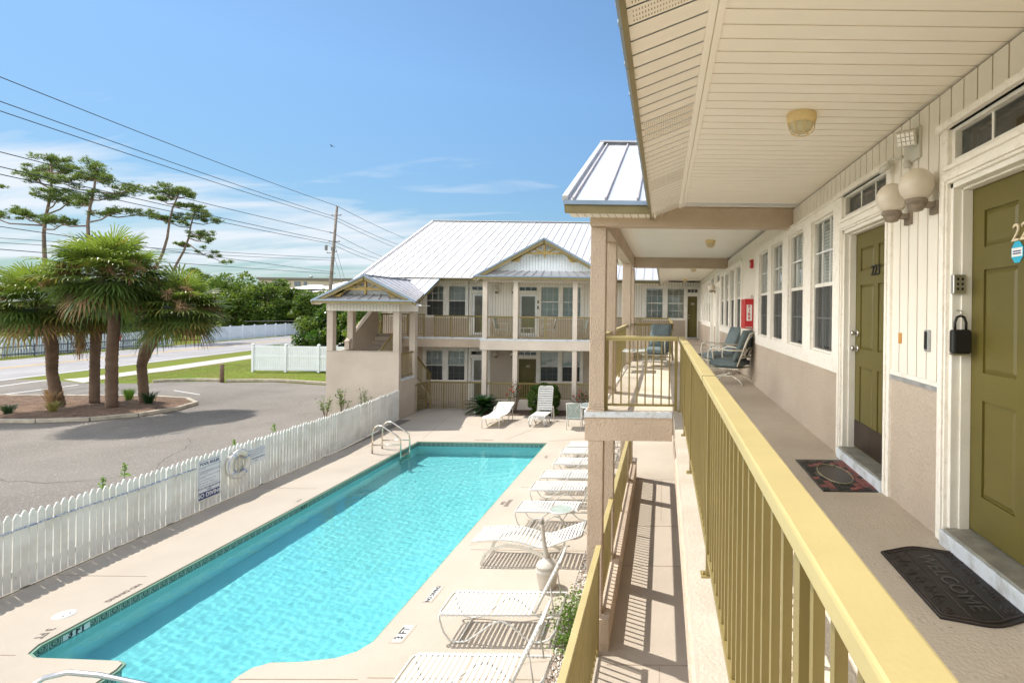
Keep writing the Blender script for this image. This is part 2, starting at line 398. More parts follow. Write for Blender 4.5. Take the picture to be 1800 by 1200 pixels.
def leaves(centres, size, rng, mi_of=None, up=0.35, aspect=1.6):
    """many small two-triangle leaves at given points"""
    n = len(centres); c = np.asarray(centres)
    d = rng.normal(size=(n,3)); d /= np.linalg.norm(d, axis=1)[:,None]
    nr = rng.normal(size=(n,3)) + np.array([0,0,up*3]); nr -= (nr*d).sum(1)[:,None]*d; nr /= np.linalg.norm(nr, axis=1)[:,None]
    s_ = np.cross(d, nr); L = (size * rng.uniform(0.6, 1.3, n))[:,None]
    a = c - d*L*aspect/2; b = c + s_*L/2; e = c + d*L*aspect/2; g = c - s_*L/2
    v = np.stack([a,b,e,g], 1).reshape(-1,3)
    mb = MB(); mb.v = [tuple(p) for p in v.tolist()]
    mb.f = [[4*i,4*i+1,4*i+2,4*i+3] for i in range(n)]
    mb.m = list(mi_of) if mi_of is not None else [0]*n; mb.sm = [False]*n
    return mb
def clump_points(blobs, per, rng, shell=0.55):
    """points near the surface of many small blobs; blobs = (x,y,z,rx,ry,rz)"""
    out = []; idx = []
    for k, (x,y,z,rx,ry,rz_) in enumerate(blobs):
        n = per if isinstance(per, int) else max(6, int(per * (rx*ry*rz_) ** 0.667))
        d = rng.normal(size=(n,3)); d /= np.linalg.norm(d, axis=1)[:,None]
        r = rng.uniform(shell, 1.05, n)[:,None]
        out.append(np.array([x,y,z]) + d*r*np.array([rx,ry,rz_])); idx += [k]*n
    return np.concatenate(out), idx
# ------------------------------------------------------------ ground, roads, pool
POOL = [(-8.1,17.57),(-3.8,17.57),(-3.8,7.05),(-3.9,6.84),(-4.1,6.70),(-4.5,6.62),(-4.85,6.60),(-5.0,6.5),(-5.05,6.35),(-5.05,4.4),
        (-6.62,4.4),(-6.62,6.45),(-6.66,6.56),(-6.75,6.60),(-7.85,6.64),(-8.02,6.72),(-8.1,6.9)]
struct('ground', fill([(-700,-300),(700,-300),(700,1200),(-700,1200)], [POOL], -0.02), grassm)
lot = [(-9.95,-40),(-9.95,20.9),(-13.3,20.9),(-13.3,29.3),(-18.9,29.75),(-22.7,30.8),(-25.1,30.35),(-25.9,30.75),(-28.6,30.3),(-28.9,29.6),(-32.35,29.5),(-35.3,30.6),(-37.6,30.6),(-32.0,-10),(-30,-40)]
struct('parking_lot', fill(lot, [], -0.008), asph)
def rx(Y, off): return -44.6 - (Y - 35) * 0.138 + off
rd = [(rx(Y, 6.4), Y) for Y in (-60, 30, 60, 100, 160)] + [(rx(Y, -5.2), Y) for Y in (160, 100, 60, 30, -60)]
struct('road', fill(rd, [], -0.012), roadm)
mb = MB()
for off in (-0.15, 0.25):
    for Y in range(-40, 150, 10):
        mb.add([(rx(Y,off-0.07),Y,-0.004),(rx(Y,off+0.07),Y,-0.004),(rx(Y+10,off+0.07),Y+10,-0.004),(rx(Y+10,off-0.07),Y+10,-0.004)], [(0,1,2,3)], 1)
for off in (-4.6,):
    for Y in range(-40, 150, 10):
        mb.add([(rx(Y,off-0.06),Y,-0.004),(rx(Y,off+0.06),Y,-0.004),(rx(Y+10,off+0.06),Y+10,-0.004),(rx(Y+10,off-0.06),Y+10,-0.004)], [(0,1,2,3)], 0)
for a, b, w in [((-37.3,27.0),(-39.9,44.0),0.16),((-34.3,22),(-35.6,31.2),0.16),((-31.7,20.0),(-31.9,28.9),0.16),((-39.9,44),(-43,66),0.12),((-22.9,26.2),(-25.3,27.4),0.07)]:
    a = Vector((*a,-0.003)); b = Vector((*b,-0.003)); n = (b-a).normalized().cross(Vector((0,0,1)))*w/2
    mb.quad(a-n, a+n, b+n, b-n, 0)
struct('road_markings', mb, [wpaint, ypaint])
struct('sidewalk', fill([(-35.0,30.9),(-34.7,31.8),(-35.1,35.3),(-35.5,38.2),(-36.9,46.6),(-39.4,66),(-44.2,100),(-42.0,100),(-37.2,66),(-34.2,43.2),(-33.1,35.6),(-33.2,33.5),(-32.9,30.7),(-32.4,29.6)], [], -0.007), sidew)
# grass tufts along the lawn edge
rng = np.random.default_rng(3)
pts = []
for _ in range(14000):
    X = rng.uniform(-33, -17); Y = rng.uniform(29.9, 40)
    if Y < 30.0 + max(0, 0.7 - abs(X+24.5)*0.1) + 0.3 : continue
    pts.append((X, Y, rng.uniform(-0.01, 0.012)))
g = leaves(pts, 0.022, rng, mi_of=[0]*len(pts), up=0.0)
struct('lawn_blades', g, [leafmat('grass_blade', (0.07,0.12,0.015), 0.4, 0.5)], kind='stuff')

# pool deck with slab joints
deck_out = [(-9.9,-6),(-1.38,-6),(-1.38,14.2),(0.2,14.2),(1.7,14.2),(1.7,23.3),(-7.9,23.3),(-7.9,25.4),(-13.2,25.4),(-13.2,20.9),(-9.9,20.9)]
struct('pool_deck', fill(deck_out, [POOL], 0.0), deck)
mb = MB()
for X0, X1, Y in [(-9.85,-8.4,8.65),(-9.85,-8.4,12.9),(-9.85,-8.4,16.9),(-3.5,-1.4,6.35),(-3.5,-1.4,9.75),(-3.5,-1.4,13.2),(-9.85,-8.13,6.68)]:
    mb.box(X0, X1, Y-0.006, Y+0.006, 0.001, 0.004)
for a, b in [((-5.3,17.9),(-3.6,22.9)),((-8.1,17.9),(-8.9,23.0)),((-3.8,17.8),(-1.4,18.6)),((-5.0,6.3),(-3.6,6.32))]:
    mb.bar((*a,0.003), (*b,0.003), 0.012, 0.003)
struct('deck_joints', mb, mat('joint_dark', (0.33,0.26,0.19), 0.95))  # dark colour of the joint lines and cracks
# pool shell, coping, tile band, water
def offset_loop(loop, d):
    out = []; n = len(loop)
    for i in range(n):
        p0, p1, p2 = Vector((*loop[i-1],0)), Vector((*loop[i],0)), Vector((*loop[(i+1)%n],0))
        a = (p1-p0).normalized(); b = (p2-p1).normalized(); na = Vector((-a.y,a.x,0)); nb_ = Vector((-b.y,b.x,0))
        m = (na+nb_); m = m.normalized() if m.length > 1e-6 else na
        k = d / max(0.4, m.dot(na)); q = p1 + m*k; out.append((q.x, q.y))
    return out
def wall_band(loop, z0, z1, mi=0, mb=None, flip=False):
    mb = mb or MB(); n = len(loop)
    for i in range(n):
        a, b = loop[i], loop[(i+1)%n]
        mb.quad((a[0],a[1],z0),(b[0],b[1],z0),(b[0],b[1],z1),(a[0],a[1],z1), mi)
    return mb
tile, t, o = special('waterline_tile')
pb = t.nodes.new('ShaderNodeBsdfPrincipled'); pb.inputs['Roughness'].default_value = 0.2
c = t.nodes.new('ShaderNodeTexCoord'); spx = t.nodes.new('ShaderNodeSeparateXYZ'); t.links.new(c.outputs['Object'], spx.inputs[0])
def tm(op, a, b=None, cc=None):
    n = t.nodes.new('ShaderNodeMath'); n.operation = op
    for i, v_ in enumerate((a,b,cc)):
        if v_ is None: continue
        if isinstance(v_, (int,float)): n.inputs[i].default_value = v_
        else: t.links.new(v_, n.inputs[i])
    return n.outputs[0]
run = tm('ADD', spx.outputs[0], spx.outputs[1])
fx = tm('SUBTRACT', tm('FRACT', tm('DIVIDE', run, 0.155)), 0.5); fz = tm('SUBTRACT', tm('DIVIDE', spx.outputs[2], 0.155), -0.62)
rr = tm('SQRT', tm('ADD', tm('MULTIPLY', fx, fx), tm('MULTIPLY', fz, fz)))
ring = tm('LESS_THAN', tm('ABSOLUTE', tm('SUBTRACT', tm('FRACT', tm('MULTIPLY', rr, 4.2)), 0.5)), 0.22)
grout = tm('GREATER_THAN', tm('ABSOLUTE', fx), 0.46)
mA = t.nodes.new('ShaderNodeMix'); mA.data_type = 'RGBA'; t.links.new(ring, mA.inputs[0]); mA.inputs[6].default_value = (0.06,0.10,0.09,1); mA.inputs[7].default_value = (0.28,0.38,0.33,1)
mB = t.nodes.new('ShaderNodeMix'); mB.data_type = 'RGBA'; t.links.new(grout, mB.inputs[0]); t.links.new(mA.outputs[2], mB.inputs[6]); mB.inputs[7].default_value = (0.45,0.58,0.54,1)
t.links.new(mB.outputs[2], pb.inputs[0]); t.links.new(pb.outputs[0], o.inputs[0])
IN = offset_loop(POOL, 0.0)
cop = offset_loop(POOL, -0.035)       # the rounded lip just inside the opening
if abs(cop[0][0] + 8.1) > 0.036 or cop[0][0] < -8.1: cop = offset_loop(POOL, 0.035)
mb = MB(); n = len(POOL)
for i in range(n):
    j = (i+1) % n; A, B, C_, D = POOL[i], POOL[j], cop[j], cop[i]
    mb.quad((A[0],A[1],0.0),(B[0],B[1],0.0),(B[0],B[1],-0.02),(A[0],A[1],-0.02),1)
wall_band(cop, -0.05, -0.02, 0, mb)
for i in range(n):
    j = (i+1) % n; A, B, C_, D = POOL[i], POOL[j], cop[j], cop[i]
    mb.quad((A[0],A[1],-0.02),(B[0],B[1],-0.02),(C_[0],C_[1],-0.02),(D[0],D[1],-0.02),0)
    mb.quad((A[0],A[1],-0.05),(B[0],B[1],-0.05),(C_[0],C_[1],-0.05),(D[0],D[1],-0.05),0)
wall_band(offset_loop(POOL, 0.0), -0.20, -0.05, 2, mb)
wall_band(offset_loop(POOL, 0.0), -1.4, -0.20, 3, mb)
poolshell = struct('swimming_pool', mb, [greencope, concr, tile, plaster])
mb = MB(); mb.quad((-8.3,4.2,-1.02),(-3.6,4.2,-1.02),(-3.6,17.8,-1.22),(-8.3,17.8,-1.22))
for k in range(3): mb.box(-6.62,-5.05, 4.4, 6.3-0.5*k, -1.04, -0.80+0.2*k)
pfloor = struct('pool_floor', mb, plaster)
def wavy():
    # rippled water surface clipped to the pool outline
    rw = np.random.default_rng(12); waves = []
    for lam, amp, n_ in ((0.50,0.0006,5),(0.17,0.00021,9),(0.09,0.00009,12)):
        for _ in range(n_):
            a_ = rw.normal(0.6, 0.9); k_ = 2*math.pi/(lam*rw.uniform(0.75,1.3)); waves.append((k_*math.cos(a_), k_*math.sin(a_), rw.uniform(0,6.28), amp*rw.uniform(0.5,1.1)))
    st = 0.022; x0, x1, y0, y1 = -8.2, -3.7, 4.3, 17.7
    xs = np.arange(x0, x1+st, st); ys_ = np.arange(y0, y1+st, st); X, Y = np.meshgrid(xs, ys_); Z = np.zeros_like(X)
    for kx, ky, ph, am in waves: Z += am*np.sin(kx*X+ky*Y+ph)
    nx, ny = len(xs), len(ys_); mb = MB(); mb.flat = True
    mb.v = np.stack([X.ravel(), Y.ravel(), Z.ravel()-0.142], 1).tolist(); mb.v = [tuple(v) for v in mb.v]
    mb.f = [[j*nx+i, j*nx+i+1, (j+1)*nx+i+1, (j+1)*nx+i] for j in range(ny-1) for i in range(nx-1)]; mb.m = [0]*len(mb.f); mb.sm = [True]*len(mb.f)
    return mb
wm_ = struct('pool_water', wavy(), water, fixn=False)
wm_.cycles.is_caustics_caster = True
for o_ in (pfloor, poolshell): o_.cycles.is_caustics_receiver = True
# depth marks: 3 FT on the tile and on the deck, NO DIVING stencils
def tile_mark(y, txt, plate_m, label, w_=0.17):
    mb = MB(); mb.merge(MB().box(-w_, w_, -0.044, 0.044, 0, 0.002), frame_m((-8.094,y,-0.096),(0,1,0),(0,0,1)), 0)
    mb.merge(text_mb(txt, 0.12, bold=0.007), frame_m((-8.0905,y,-0.096),(0,1,0),(0,0,1)), 1)
    tag(obj('depth_marker', mb, [plate_m, inkb], at=(-8.09,y,-0.1)), label, 'depth marker', 'pool depth and safety markings')
tile_mark(7.35, '3 FT', bluewhite, 'white tile reading 3 FT on the waterline at the near left corner of the pool')
tile_mark(12.0, '4 FT', greencope, 'green tile reading 4 FT on the waterline halfway along the left pool wall')
def deck_mark(x, y, txt, size, w, h, label, faded=False, ex=(0,1,0), ey=(-1,0,0)):
    mb = MB()
    if not faded: mb.merge(MB().box(-w/2-0.03,w/2+0.03,-h/2-0.03,h/2+0.03,0,0.002), frame_m((x,y,0.002),ex,ey), 2); mb.merge(MB().box(-w/2,w/2,-h/2,h/2,0,0.003), frame_m((x,y,0.0025),ex,ey), 0)
    mb.merge(text_mb(txt, size, bold=0.004), frame_m((x,y,0.0065 if not faded else 0.003),ex,ey), 1)
    tag(obj('deck_marking', mb, [plate_white, inkf if faded else inkb, concr], at=(x,y,0)), label, 'deck marking', 'pool depth and safety markings')
deck_mark(-3.5, 7.22, '3 FT', 0.15, 0.36, 0.13, 'black 3 FT on a white deck plate at the near right pool edge')
deck_mark(-3.52, 8.22, 'NO DIVING', 0.085, 0.40, 0.10, 'small white NO DIVING plate in the deck along the right pool edge')
deck_mark(-3.55, 12.1, 'NO\nDIVING', 0.13, 0.3, 0.15, 'faded NO DIVING stencil on the deck beside the fifth lounger along the pool', True, (0,1,0), (-1,0,0))
deck_mark(-3.45, 15.9, '4 FT', 0.15, 0.3, 0.15, 'faded 4 FT stencil on the right deck close to the far pool corner', True)
deck_mark(-8.26, 8.15, 'NO DIVING', 0.10, 0.3, 0.15, 'faded NO DIVING stencil on the left deck above the near tile marker', True, (0,-1,0), (1,0,0))
deck_mark(-8.29, 12.1, '4 FT', 0.10, 0.3, 0.15, 'faded 4 FT stencil on the left deck halfway along the pool', True, (0,-1,0), (1,0,0))
deck_mark(-8.28, 7.12, '3 FT', 0.14, 0.3, 0.15, 'worn 3 FT stencil on the left deck at the near pool corner', True, (0.3,-1,0), (1,0.3,0))
deck_mark(-6.0, 17.85, 'NO DIVING', 0.12, 0.3, 0.15, 'faded NO DIVING stencil on the deck behind the far pool edge', True, (1,0,0), (0,1,0))
mb = MB(); mb.lathe([(0,0.010),(0.125,0.010),(0.13,0.0)], (-8.5,7.56,0), 28)
sk = tag(obj('skimmer_lid', mb, plate_white, at=(-8.5,7.56,0)), 'round white skimmer lid set flush in the left deck', 'skimmer lid')
obj('lift_hole', MB().lathe([(0,0.0125),(0.012,0.0125),(0.012,0.009)], (-8.46,7.59,0), 10).lathe([(0,0.0125),(0.012,0.0125),(0.012,0.009)], (-8.46,7.50,0), 10), inkb, sk)

# island with kerb
isl = [(-27.2,19.5),(-24.66,19.5),(-23.14,19.6),(-21.6,20.0),(-20.7,20.9),(-20.35,22.2),(-20.7,23.5),(-22.0,24.5),(-23.8,24.9),(-26.0,24.9),(-28.3,24.8),(-33,24.6),(-33,19.6),(-30,19.45)]
mb = fill(isl, [], 0.10)
struct('planting_island', mb, mulch)
def kerb(name, pts, w=0.16, h=0.15, closed=False, seg=2.4):
    mb = MB(); n = len(pts)
    for i in range(n if closed else n-1):
        a = Vector((*pts[i],h/2)); b = Vector((*pts[(i+1)%n],h/2)); L = (b-a).length; k = max(1, round(L/seg)); d = (b-a)/k
        for q in range(k):
            mb.bar(a+d*q+d*0.004, a+d*(q+1)-d*0.004, w, h)
    return struct(name, mb, kerbm, bevel=0.02)
kerb('island_kerb', isl[:11] + [(-33,24.6)]); kerb('island_kerb', [(-33,19.6),(-30,19.45),(-27.2,19.5)])
kerb('kerb', [(-28.9,30.0),(-28.4,30.5),(-27.2,30.9),(-25.6,30.85)]); kerb('kerb', [(-25.2,30.55),(-23.6,30.95),(-22.0,30.9),(-18.9,30.0),(-13.4,29.3)])
# lower walk and gravel strip
struct('lower_walkway', fill([(-0.82,-6),(1.7,-6),(1.7,14.2),(-0.82,14.2)], [], 0.004), deck)
mb = MB()
for Y in (4.4, 6.63, 9.2, 10.9, 13.9): mb.box(-0.66, 1.68, Y-0.007, Y+0.007, 0.005, 0.008)
for y0, y1 in ((11.2,13.9),(4.5,6.6)): mb.box(0.0,0.01,y0,y1,0.005,0.008)
struct('walkway_joints', mb, MATS['joint_dark'])
struct('gravel_bed', fill([(-1.38,-6),(-0.82,-6),(-0.82,14.2),(-1.38,14.2)], [], -0.012), mat('gravel_soil', (0.30,0.24,0.19), 0.95, 0, 0.3, 12))
mb = MB(); rr_ = random.Random(5)
for _ in range(5200):
    x = rr_.uniform(-1.37,-0.84); y = 5.0 + 9.0*rr_.random()**1.15; s_ = rr_.uniform(0.010,0.026); z = rr_.uniform(-0.005,0.02)
    vs = [(x+s_*rr_.uniform(.7,1.2),y,z),(x-s_*rr_.uniform(.7,1.2),y,z),(x,y+s_*rr_.uniform(.7,1.2),z),(x,y-s_*rr_.uniform(.7,1.2),z),(x,y,z+s_*.8),(x,y,z-s_*.6)]
    mb.add(vs, [(0,2,4),(2,1,4),(1,3,4),(3,0,4)], 0 if rr_.random() < (0.75 if y > 7 else 0.6) else 1)
struct('gravel', mb, [stone1, stone2], kind='stuff')

# hairline cracks and old stains in the drive
rr_ = random.Random(31); mb = MB()
for sx, sy, n_, da in ((-26,18,26,0.4),(-17,26,22,-1.2),(-13,14,18,2.4),(-20,13,24,0.2),(-15,20,16,1.2),(-24,27.5,20,0.1)):
    p = Vector((sx,sy,-0.0035)); a_ = da
    for _ in range(n_):
        a_ += rr_.uniform(-0.55,0.55); q = p+Vector((math.cos(a_),math.sin(a_),0))*rr_.uniform(0.15,0.4); w_ = (q-p).cross(Vector((0,0,1))).normalized()*rr_.uniform(0.004,0.011); mb.quad(p-w_, p+w_, q+w_*0.8, q-w_*0.8); p = q; a_ += (da-a_)*0.3
struct('asphalt_cracks', mb, mat('crack_dark', (0.07,0.062,0.055), 0.95))
mb = MB()
for sx, sy, r_ in ((-19.5,15.2,0.35),(-14.5,24.4,0.28),(-22.5,16.5,0.22),(-16.8,18.3,0.18),(-12.4,17.5,0.25)):
    n_ = 18; mb.add([(sx,sy,-0.0055)]+[(sx+r_*rr_.uniform(0.6,1.2)*math.cos(k*6.283/n_), sy+r_*rr_.uniform(0.6,1.2)*math.sin(k*6.283/n_), -0.0055) for k in range(n_)], [(0,1+k,1+(k+1)%n_) for k in range(n_)])
struct('oil_stains', mb, mat('oil_stain', (0.11,0.10,0.092), 0.8, 0, 0.1, 6))
# hairline cracks and drips on the pool deck
mb = MB()
for sx, sy, n_, da in ((-3.6,9.9,9,0.5),(-8.6,14.2,8,2.0),(-2.4,6.1,8,0.2),(-6,19.2,14,0.3),(-3.0,12.9,7,1.4)):
    p = Vector((sx,sy,0.0035)); a_ = da
    for _ in range(n_):
        a_ += rr_.uniform(-0.6,0.6); q = p+Vector((math.cos(a_),math.sin(a_),0))*rr_.uniform(0.08,0.22); w_ = (q-p).cross(Vector((0,0,1))).normalized()*0.003; mb.quad(p-w_, p+w_, q+w_, q-w_); p = q
struct('deck_cracks', mb, MATS['joint_dark'])
# ------------------------------------------------------------ building helpers
class Wall:
    """s runs along the wall, d is the distance out of the wall plane, z is up"""
    def __init__(w, kind, plane): w.k = kind; w.p = plane
    def P(w, s, d, z): return (w.p - d, s, z) if w.k == 'X' else (s, w.p - d, z)
    def box(w, mb, s0, s1, d0, d1, z0, z1, mi=0):
        a = w.P(s0,d0,z0); b = w.P(s1,d1,z1)
        return mb.box(a[0],b[0],a[1],b[1],a[2],b[2],mi)
    def quad(w, mb, s0, s1, d, z0, z1):
        if w.k == 'X': s0, s1 = s1, s0
        return mb.quad(w.P(s0,d,z0), w.P(s1,d,z0), w.P(s1,d,z1), w.P(s0,d,z1))
    def M(w, s, d, z):
        # text frame: x along reading direction, y up, normal outwards
        return frame_m(w.P(s,d,z), (0,-1,0) if w.k == 'X' else (1,0,0), (0,0,1))
def siding_mb(w, s0, s1, z0, z1, mb=None, pitch=0.13, d=0.0):
    mb = mb or MB()
    n0 = math.floor(s0/pitch); s = n0*pitch
    edges = []
    while s < s1:
        a, b = max(s, s0), min(s+pitch-0.012, s1)
        if b - a > 0.004: w.box(mb, a, b, d-0.05, d, z0, z1, 0)
        a, b = max(s+pitch-0.012, s0), min(s+pitch, s1)
        if b > a: w.box(mb, a, b, d-0.05, d-0.006, z0, z1, 1)
        s += pitch
    return mb
def ring(w, mb, s0, s1, z0, z1, t, d0, d1, mi=0, bottom=True):
    w.box(mb, s0, s0+t, d0, d1, z0, z1, mi); w.box(mb, s1-t, s1, d0, d1, z0, z1, mi)
    w.box(mb, s0+t, s1-t, d0, d1, z1-t, z1, mi)
    if bottom: w.box(mb, s0+t, s1-t, d0, d1, z0, z0+t, mi)
blindm = mat('window_blind', (0.88,0.88,0.82), 0.7, 0, 0.03, 4)
dark = mat('dark_room', (0.02,0.02,0.022), 0.9)  # black panels behind the panes stand in for unlit rooms
def window(w, par, s0, s1, z0, z1, near=True, scr=True, blinds=1.0, base=0.0, muntin_lower=True):
    f = MB(); ring(w, f, s0, s1, z0, z1, 0.022, base-0.07, base-0.012)
    zm = (z0+z1)/2
    w.box(f, s0+0.03, s1-0.03, base-0.06, base-0.022, zm-0.02, zm+0.02)
    o = obj('window', f, trim, par)
    m = MB(); wd = s1-s0
    for k in (1, 2):
        x = s0 + wd*k/3; w.box(m, x-0.008, x+0.008, base-0.058, base-0.042, z0+0.03, zm-0.02); w.box(m, x-0.008, x+0.008, base-0.048, base-0.032, zm+0.02, z1-0.03)
    w.box(m, s0+0.03, s1-0.03, base-0.059, base-0.041, (z0+zm)/2-0.008, (z0+zm)/2+0.008)
    w.box(m, s0+0.03, s1-0.03, base-0.049, base-0.031, (z1+zm)/2-0.008, (z1+zm)/2+0.008)
    obj('muntins', m, white, o)
    g = MB(); a = base-0.05
    w.quad(g, s0+0.03, s1-0.03, a, zm+0.02, z1-0.03); w.quad(g, s0+0.03, s1-0.03, a-0.012, z0+0.03, zm-0.02)
    obj('pane', g, glass, o, fixn=False)
    sc = MB(); a = base-0.028
    sc.quad(w.P(s0+0.03,a,z0+0.03), w.P(s1-0.03,a,z0+0.03), w.P(s1-0.03,a,zm-0.02), w.P(s0+0.03,a,zm-0.02))
    if scr: obj('insect_screen', sc, screen, o, fixn=False)
    b = MB(); step = 0.045; zb = z0+0.03 + (1-blinds)*(z1-z0-0.06); z = z1-0.06
    w.box(b, s0+0.03, s1-0.03, base-0.125, base-0.085, z1-0.06, z1-0.03)
    while z > zb:
        q = [w.P(s0+0.035, base-0.085, z-0.014), w.P(s1-0.035, base-0.085, z-0.014), w.P(s1-0.035, base-0.103, z+0.024), w.P(s0+0.035, base-0.103, z+0.024)]
        b.quad(*q); z -= step*0.8
    obj('blind', b, blindm, o, fixn=False)
    k = MB(); w.box(k, s0, s1, base-0.16, base-0.145, z0, z1); obj('dark_backing', k, dark, o)
    return o
def sixpanel(w, mb, s0, s1, z0, z1, d, mi=0):
    """six-panel door leaf: flat slab with grooved, raised panels"""
    W = s1-s0; w.box(mb, s0, s1, d-0.045, d-0.012, z0, z1, mi)
    cols = [(s0+W*0.13, s0+W*0.445), (s0+W*0.555, s0+W*0.87)]
    H = z1-z0; rows = [(z0+H*0.11, z0+H*0.385), (z0+H*0.465, z0+H*0.76), (z0+H*0.825, z0+H*0.93)]
    # stiles and rails
    ss = [s0, cols[0][0], cols[0][1], cols[1][0], cols[1][1], s1]
    for a, b in ((0,1),(2,3),(4,5)): w.box(mb, ss[a], ss[b], d-0.012, d, z0, z1, mi)
    zs = [z0, rows[0][0], rows[0][1], rows[1][0], rows[1][1], rows[2][0], rows[2][1], z1]
    for c0, c1 in cols:
        for a, b in ((0,1),(2,3),(4,5),(6,7)): w.box(mb, c0, c1, d-0.012, d-0.0002, zs[a], zs[b], mi)
        for r0, r1 in rows:
            # bevelled raised field
            i = 0.028; o_ = [w.P(c0+0.008,d-0.012,r0+0.008), w.P(c1-0.008,d-0.012,r0+0.008), w.P(c1-0.008,d-0.012,r1-0.008), w.P(c0+0.008,d-0.012,r1-0.008)]
            n_ = [w.P(c0+i,d-0.001,r0+i), w.P(c1-i,d-0.001,r0+i), w.P(c1-i,d-0.001,r1-i), w.P(c0+i,d-0.001,r1-i)]
            mb.add(o_+n_, [(4,5,6,7),(0,1,5,4),(1,2,6,5),(2,3,7,6),(3,0,4,7)], mi)
    return mb
def knobset(w, par, s, z, d):
    for nm, zz_, r_ in (('door_handle', z, 0.027), ('deadbolt', z+0.14, 0.024)):
        mb = MB(); p = w.P(s,d,zz_); ax = Vector((-1,0,0)) if w.k == 'X' else Vector((0,-1,0))
        mb.tube([Vector(p), Vector(p)+ax*0.012], 0.03, 14)
        mb.tube([Vector(p)+ax*0.012, Vector(p)+ax*0.035, Vector(p)+ax*0.045, Vector(p)+ax*0.06, Vector(p)+ax*0.066], [0.012,0.012,r_,r_,r_*0.6], 14)
        obj(nm, mb, chrome, par)
def door(w, par, s0, s1, zf, kind='green', recess=0.11, knob='hi', kick=False, number=None, ncol=inkb, label=None, trans=True, base=0.0, sill=0.10, H=2.03, bluish=False):
    """s0..s1 = clear opening; builds jambs, leaf, transom, sill"""
    zt = zf+sill; z1 = zt+H-0.05
    fr = MB()
    w.box(fr, s0-0.03, s0, base-recess-0.05, base+0.0, zt, z1+0.03); w.box(fr, s1, s1+0.03, base-recess-0.05, base+0.0, zt, z1+0.03)
    w.box(fr, s0-0.03, s1+0.03, base-recess-0.05, base+0.0, z1, z1+0.03)
    w.box(fr, s0, s0+0.012, base-recess+0.0, base-recess*0.45, zt, z1); w.box(fr, s1-0.012, s1, base-recess+0.0, base-recess*0.45, zt, z1); w.box(fr, s0, s1, base-recess, base-recess*0.45, z1-0.012, z1)
    obj('door_frame', fr, trim, par, bevel=0.003)
    si = MB(); w.box(si, s0-0.03, s1+0.03, base-recess-0.05, base+0.045, zf, zt-0.012, 1); w.box(si, s0-0.0, s1+0.0, base-recess-0.05, base+0.035, zt-0.012, zt+0.003, 0)
    obj('threshold', si, [threshold_m, sillpaint], par, bevel=0.004)
    lf = MB(); d = base-recess
    if kind == 'green':
        sixpanel(w, lf, s0+0.004, s1-0.004, zt+0.012, z1-0.014, d)
        L = obj('door', lf, doorg, par)
    else:
        ring(w, lf, s0+0.004, s1-0.004, zt+0.006, z1-0.004, 0.10, d-0.03, d+0.02); w.box(lf, s0+0.1, s1-0.1, d-0.02, d+0.01, zt+0.85, zt+0.91)
        L = obj('storm_door', lf, white, par)
        g = MB(); w.quad(g, s0+0.1, s1-0.1, d, zt+0.1, z1-0.1); obj('pane', g, glass, L, fixn=False)
        b = MB(); sixpanel(w, b, s0+0.004, s1-0.004, zt+0.012, z1-0.014, d-0.06); obj('inner_door', b, slate if bluish else doorg, L)
    if knob: knobset(w, L, (s1-0.07) if knob == 'hi' else (s0+0.07), zt+0.92, d)
    if kick:
        k = MB(); w.box(k, s0+0.004, s1-0.004, d, d+0.004, zt+0.02, zt+0.26); obj('kick_plate', k, darkbr, L)
    if number:
        nm = text_mb(number, 0.128, shear=0.15, extrude=0.004)
        nn = MB().merge(nm, w.M((s0+s1)/2, d+0.006, zt+1.545+(0.115 if number == '224' else 0.06))); obj('door_number', nn, ncol, L)
    if trans:
        tz0, tz1 = z1+0.17, z1+0.33
        tf = MB(); ring(w, tf, s0-0.03, s1+0.03, tz0-0.035, tz1+0.035, 0.035, base-0.09, base-0.005)
        for k in (1,2): x = s0+(s1-s0)*k/3; w.box(tf, x-0.009, x+0.009, base-0.052, base-0.038, tz0, tz1)
        T = obj('transom_window', tf, trim, par)
        g = MB(); w.quad(g, s0, s1, base-0.045, tz0, tz1); obj('pane', g, glass, T, fixn=False)
        k = MB(); w.box(k, s0, s1, base-0.15, base-0.14, tz0, tz1); obj('dark_backing', k, dark, T)
    return L
slate = mat('door_slate_blue', (0.10,0.12,0.19), 0.5)
def casing(w, par, s0, s1, z0, z1, cuts, d=0.022, base=0.0, sillbar=None, name='window_trim'):
    """flat painted board surround with rectangular cut-outs; cuts = [(a,b,za,zb)] sorted by a"""
    mb = MB(); a = s0
    for (c0,c1,za,zb) in cuts:
        if c0 > a: w.box(mb, a, c0, base-0.10, base+d, z0, z1)
        if zb < z1: w.box(mb, c0, c1, base-0.10, base+d-0.0005, zb, z1)
        if za > z0: w.box(mb, c0, c1, base-0.10, base+d-0.0005, z0, za)
        a = c1
    if a < s1: w.box(mb, a, s1, base-0.10, base+d, z0, z1)
    return obj(name, mb, dirtytrim if base == 0.0 and w.k == 'X' else trim, par)
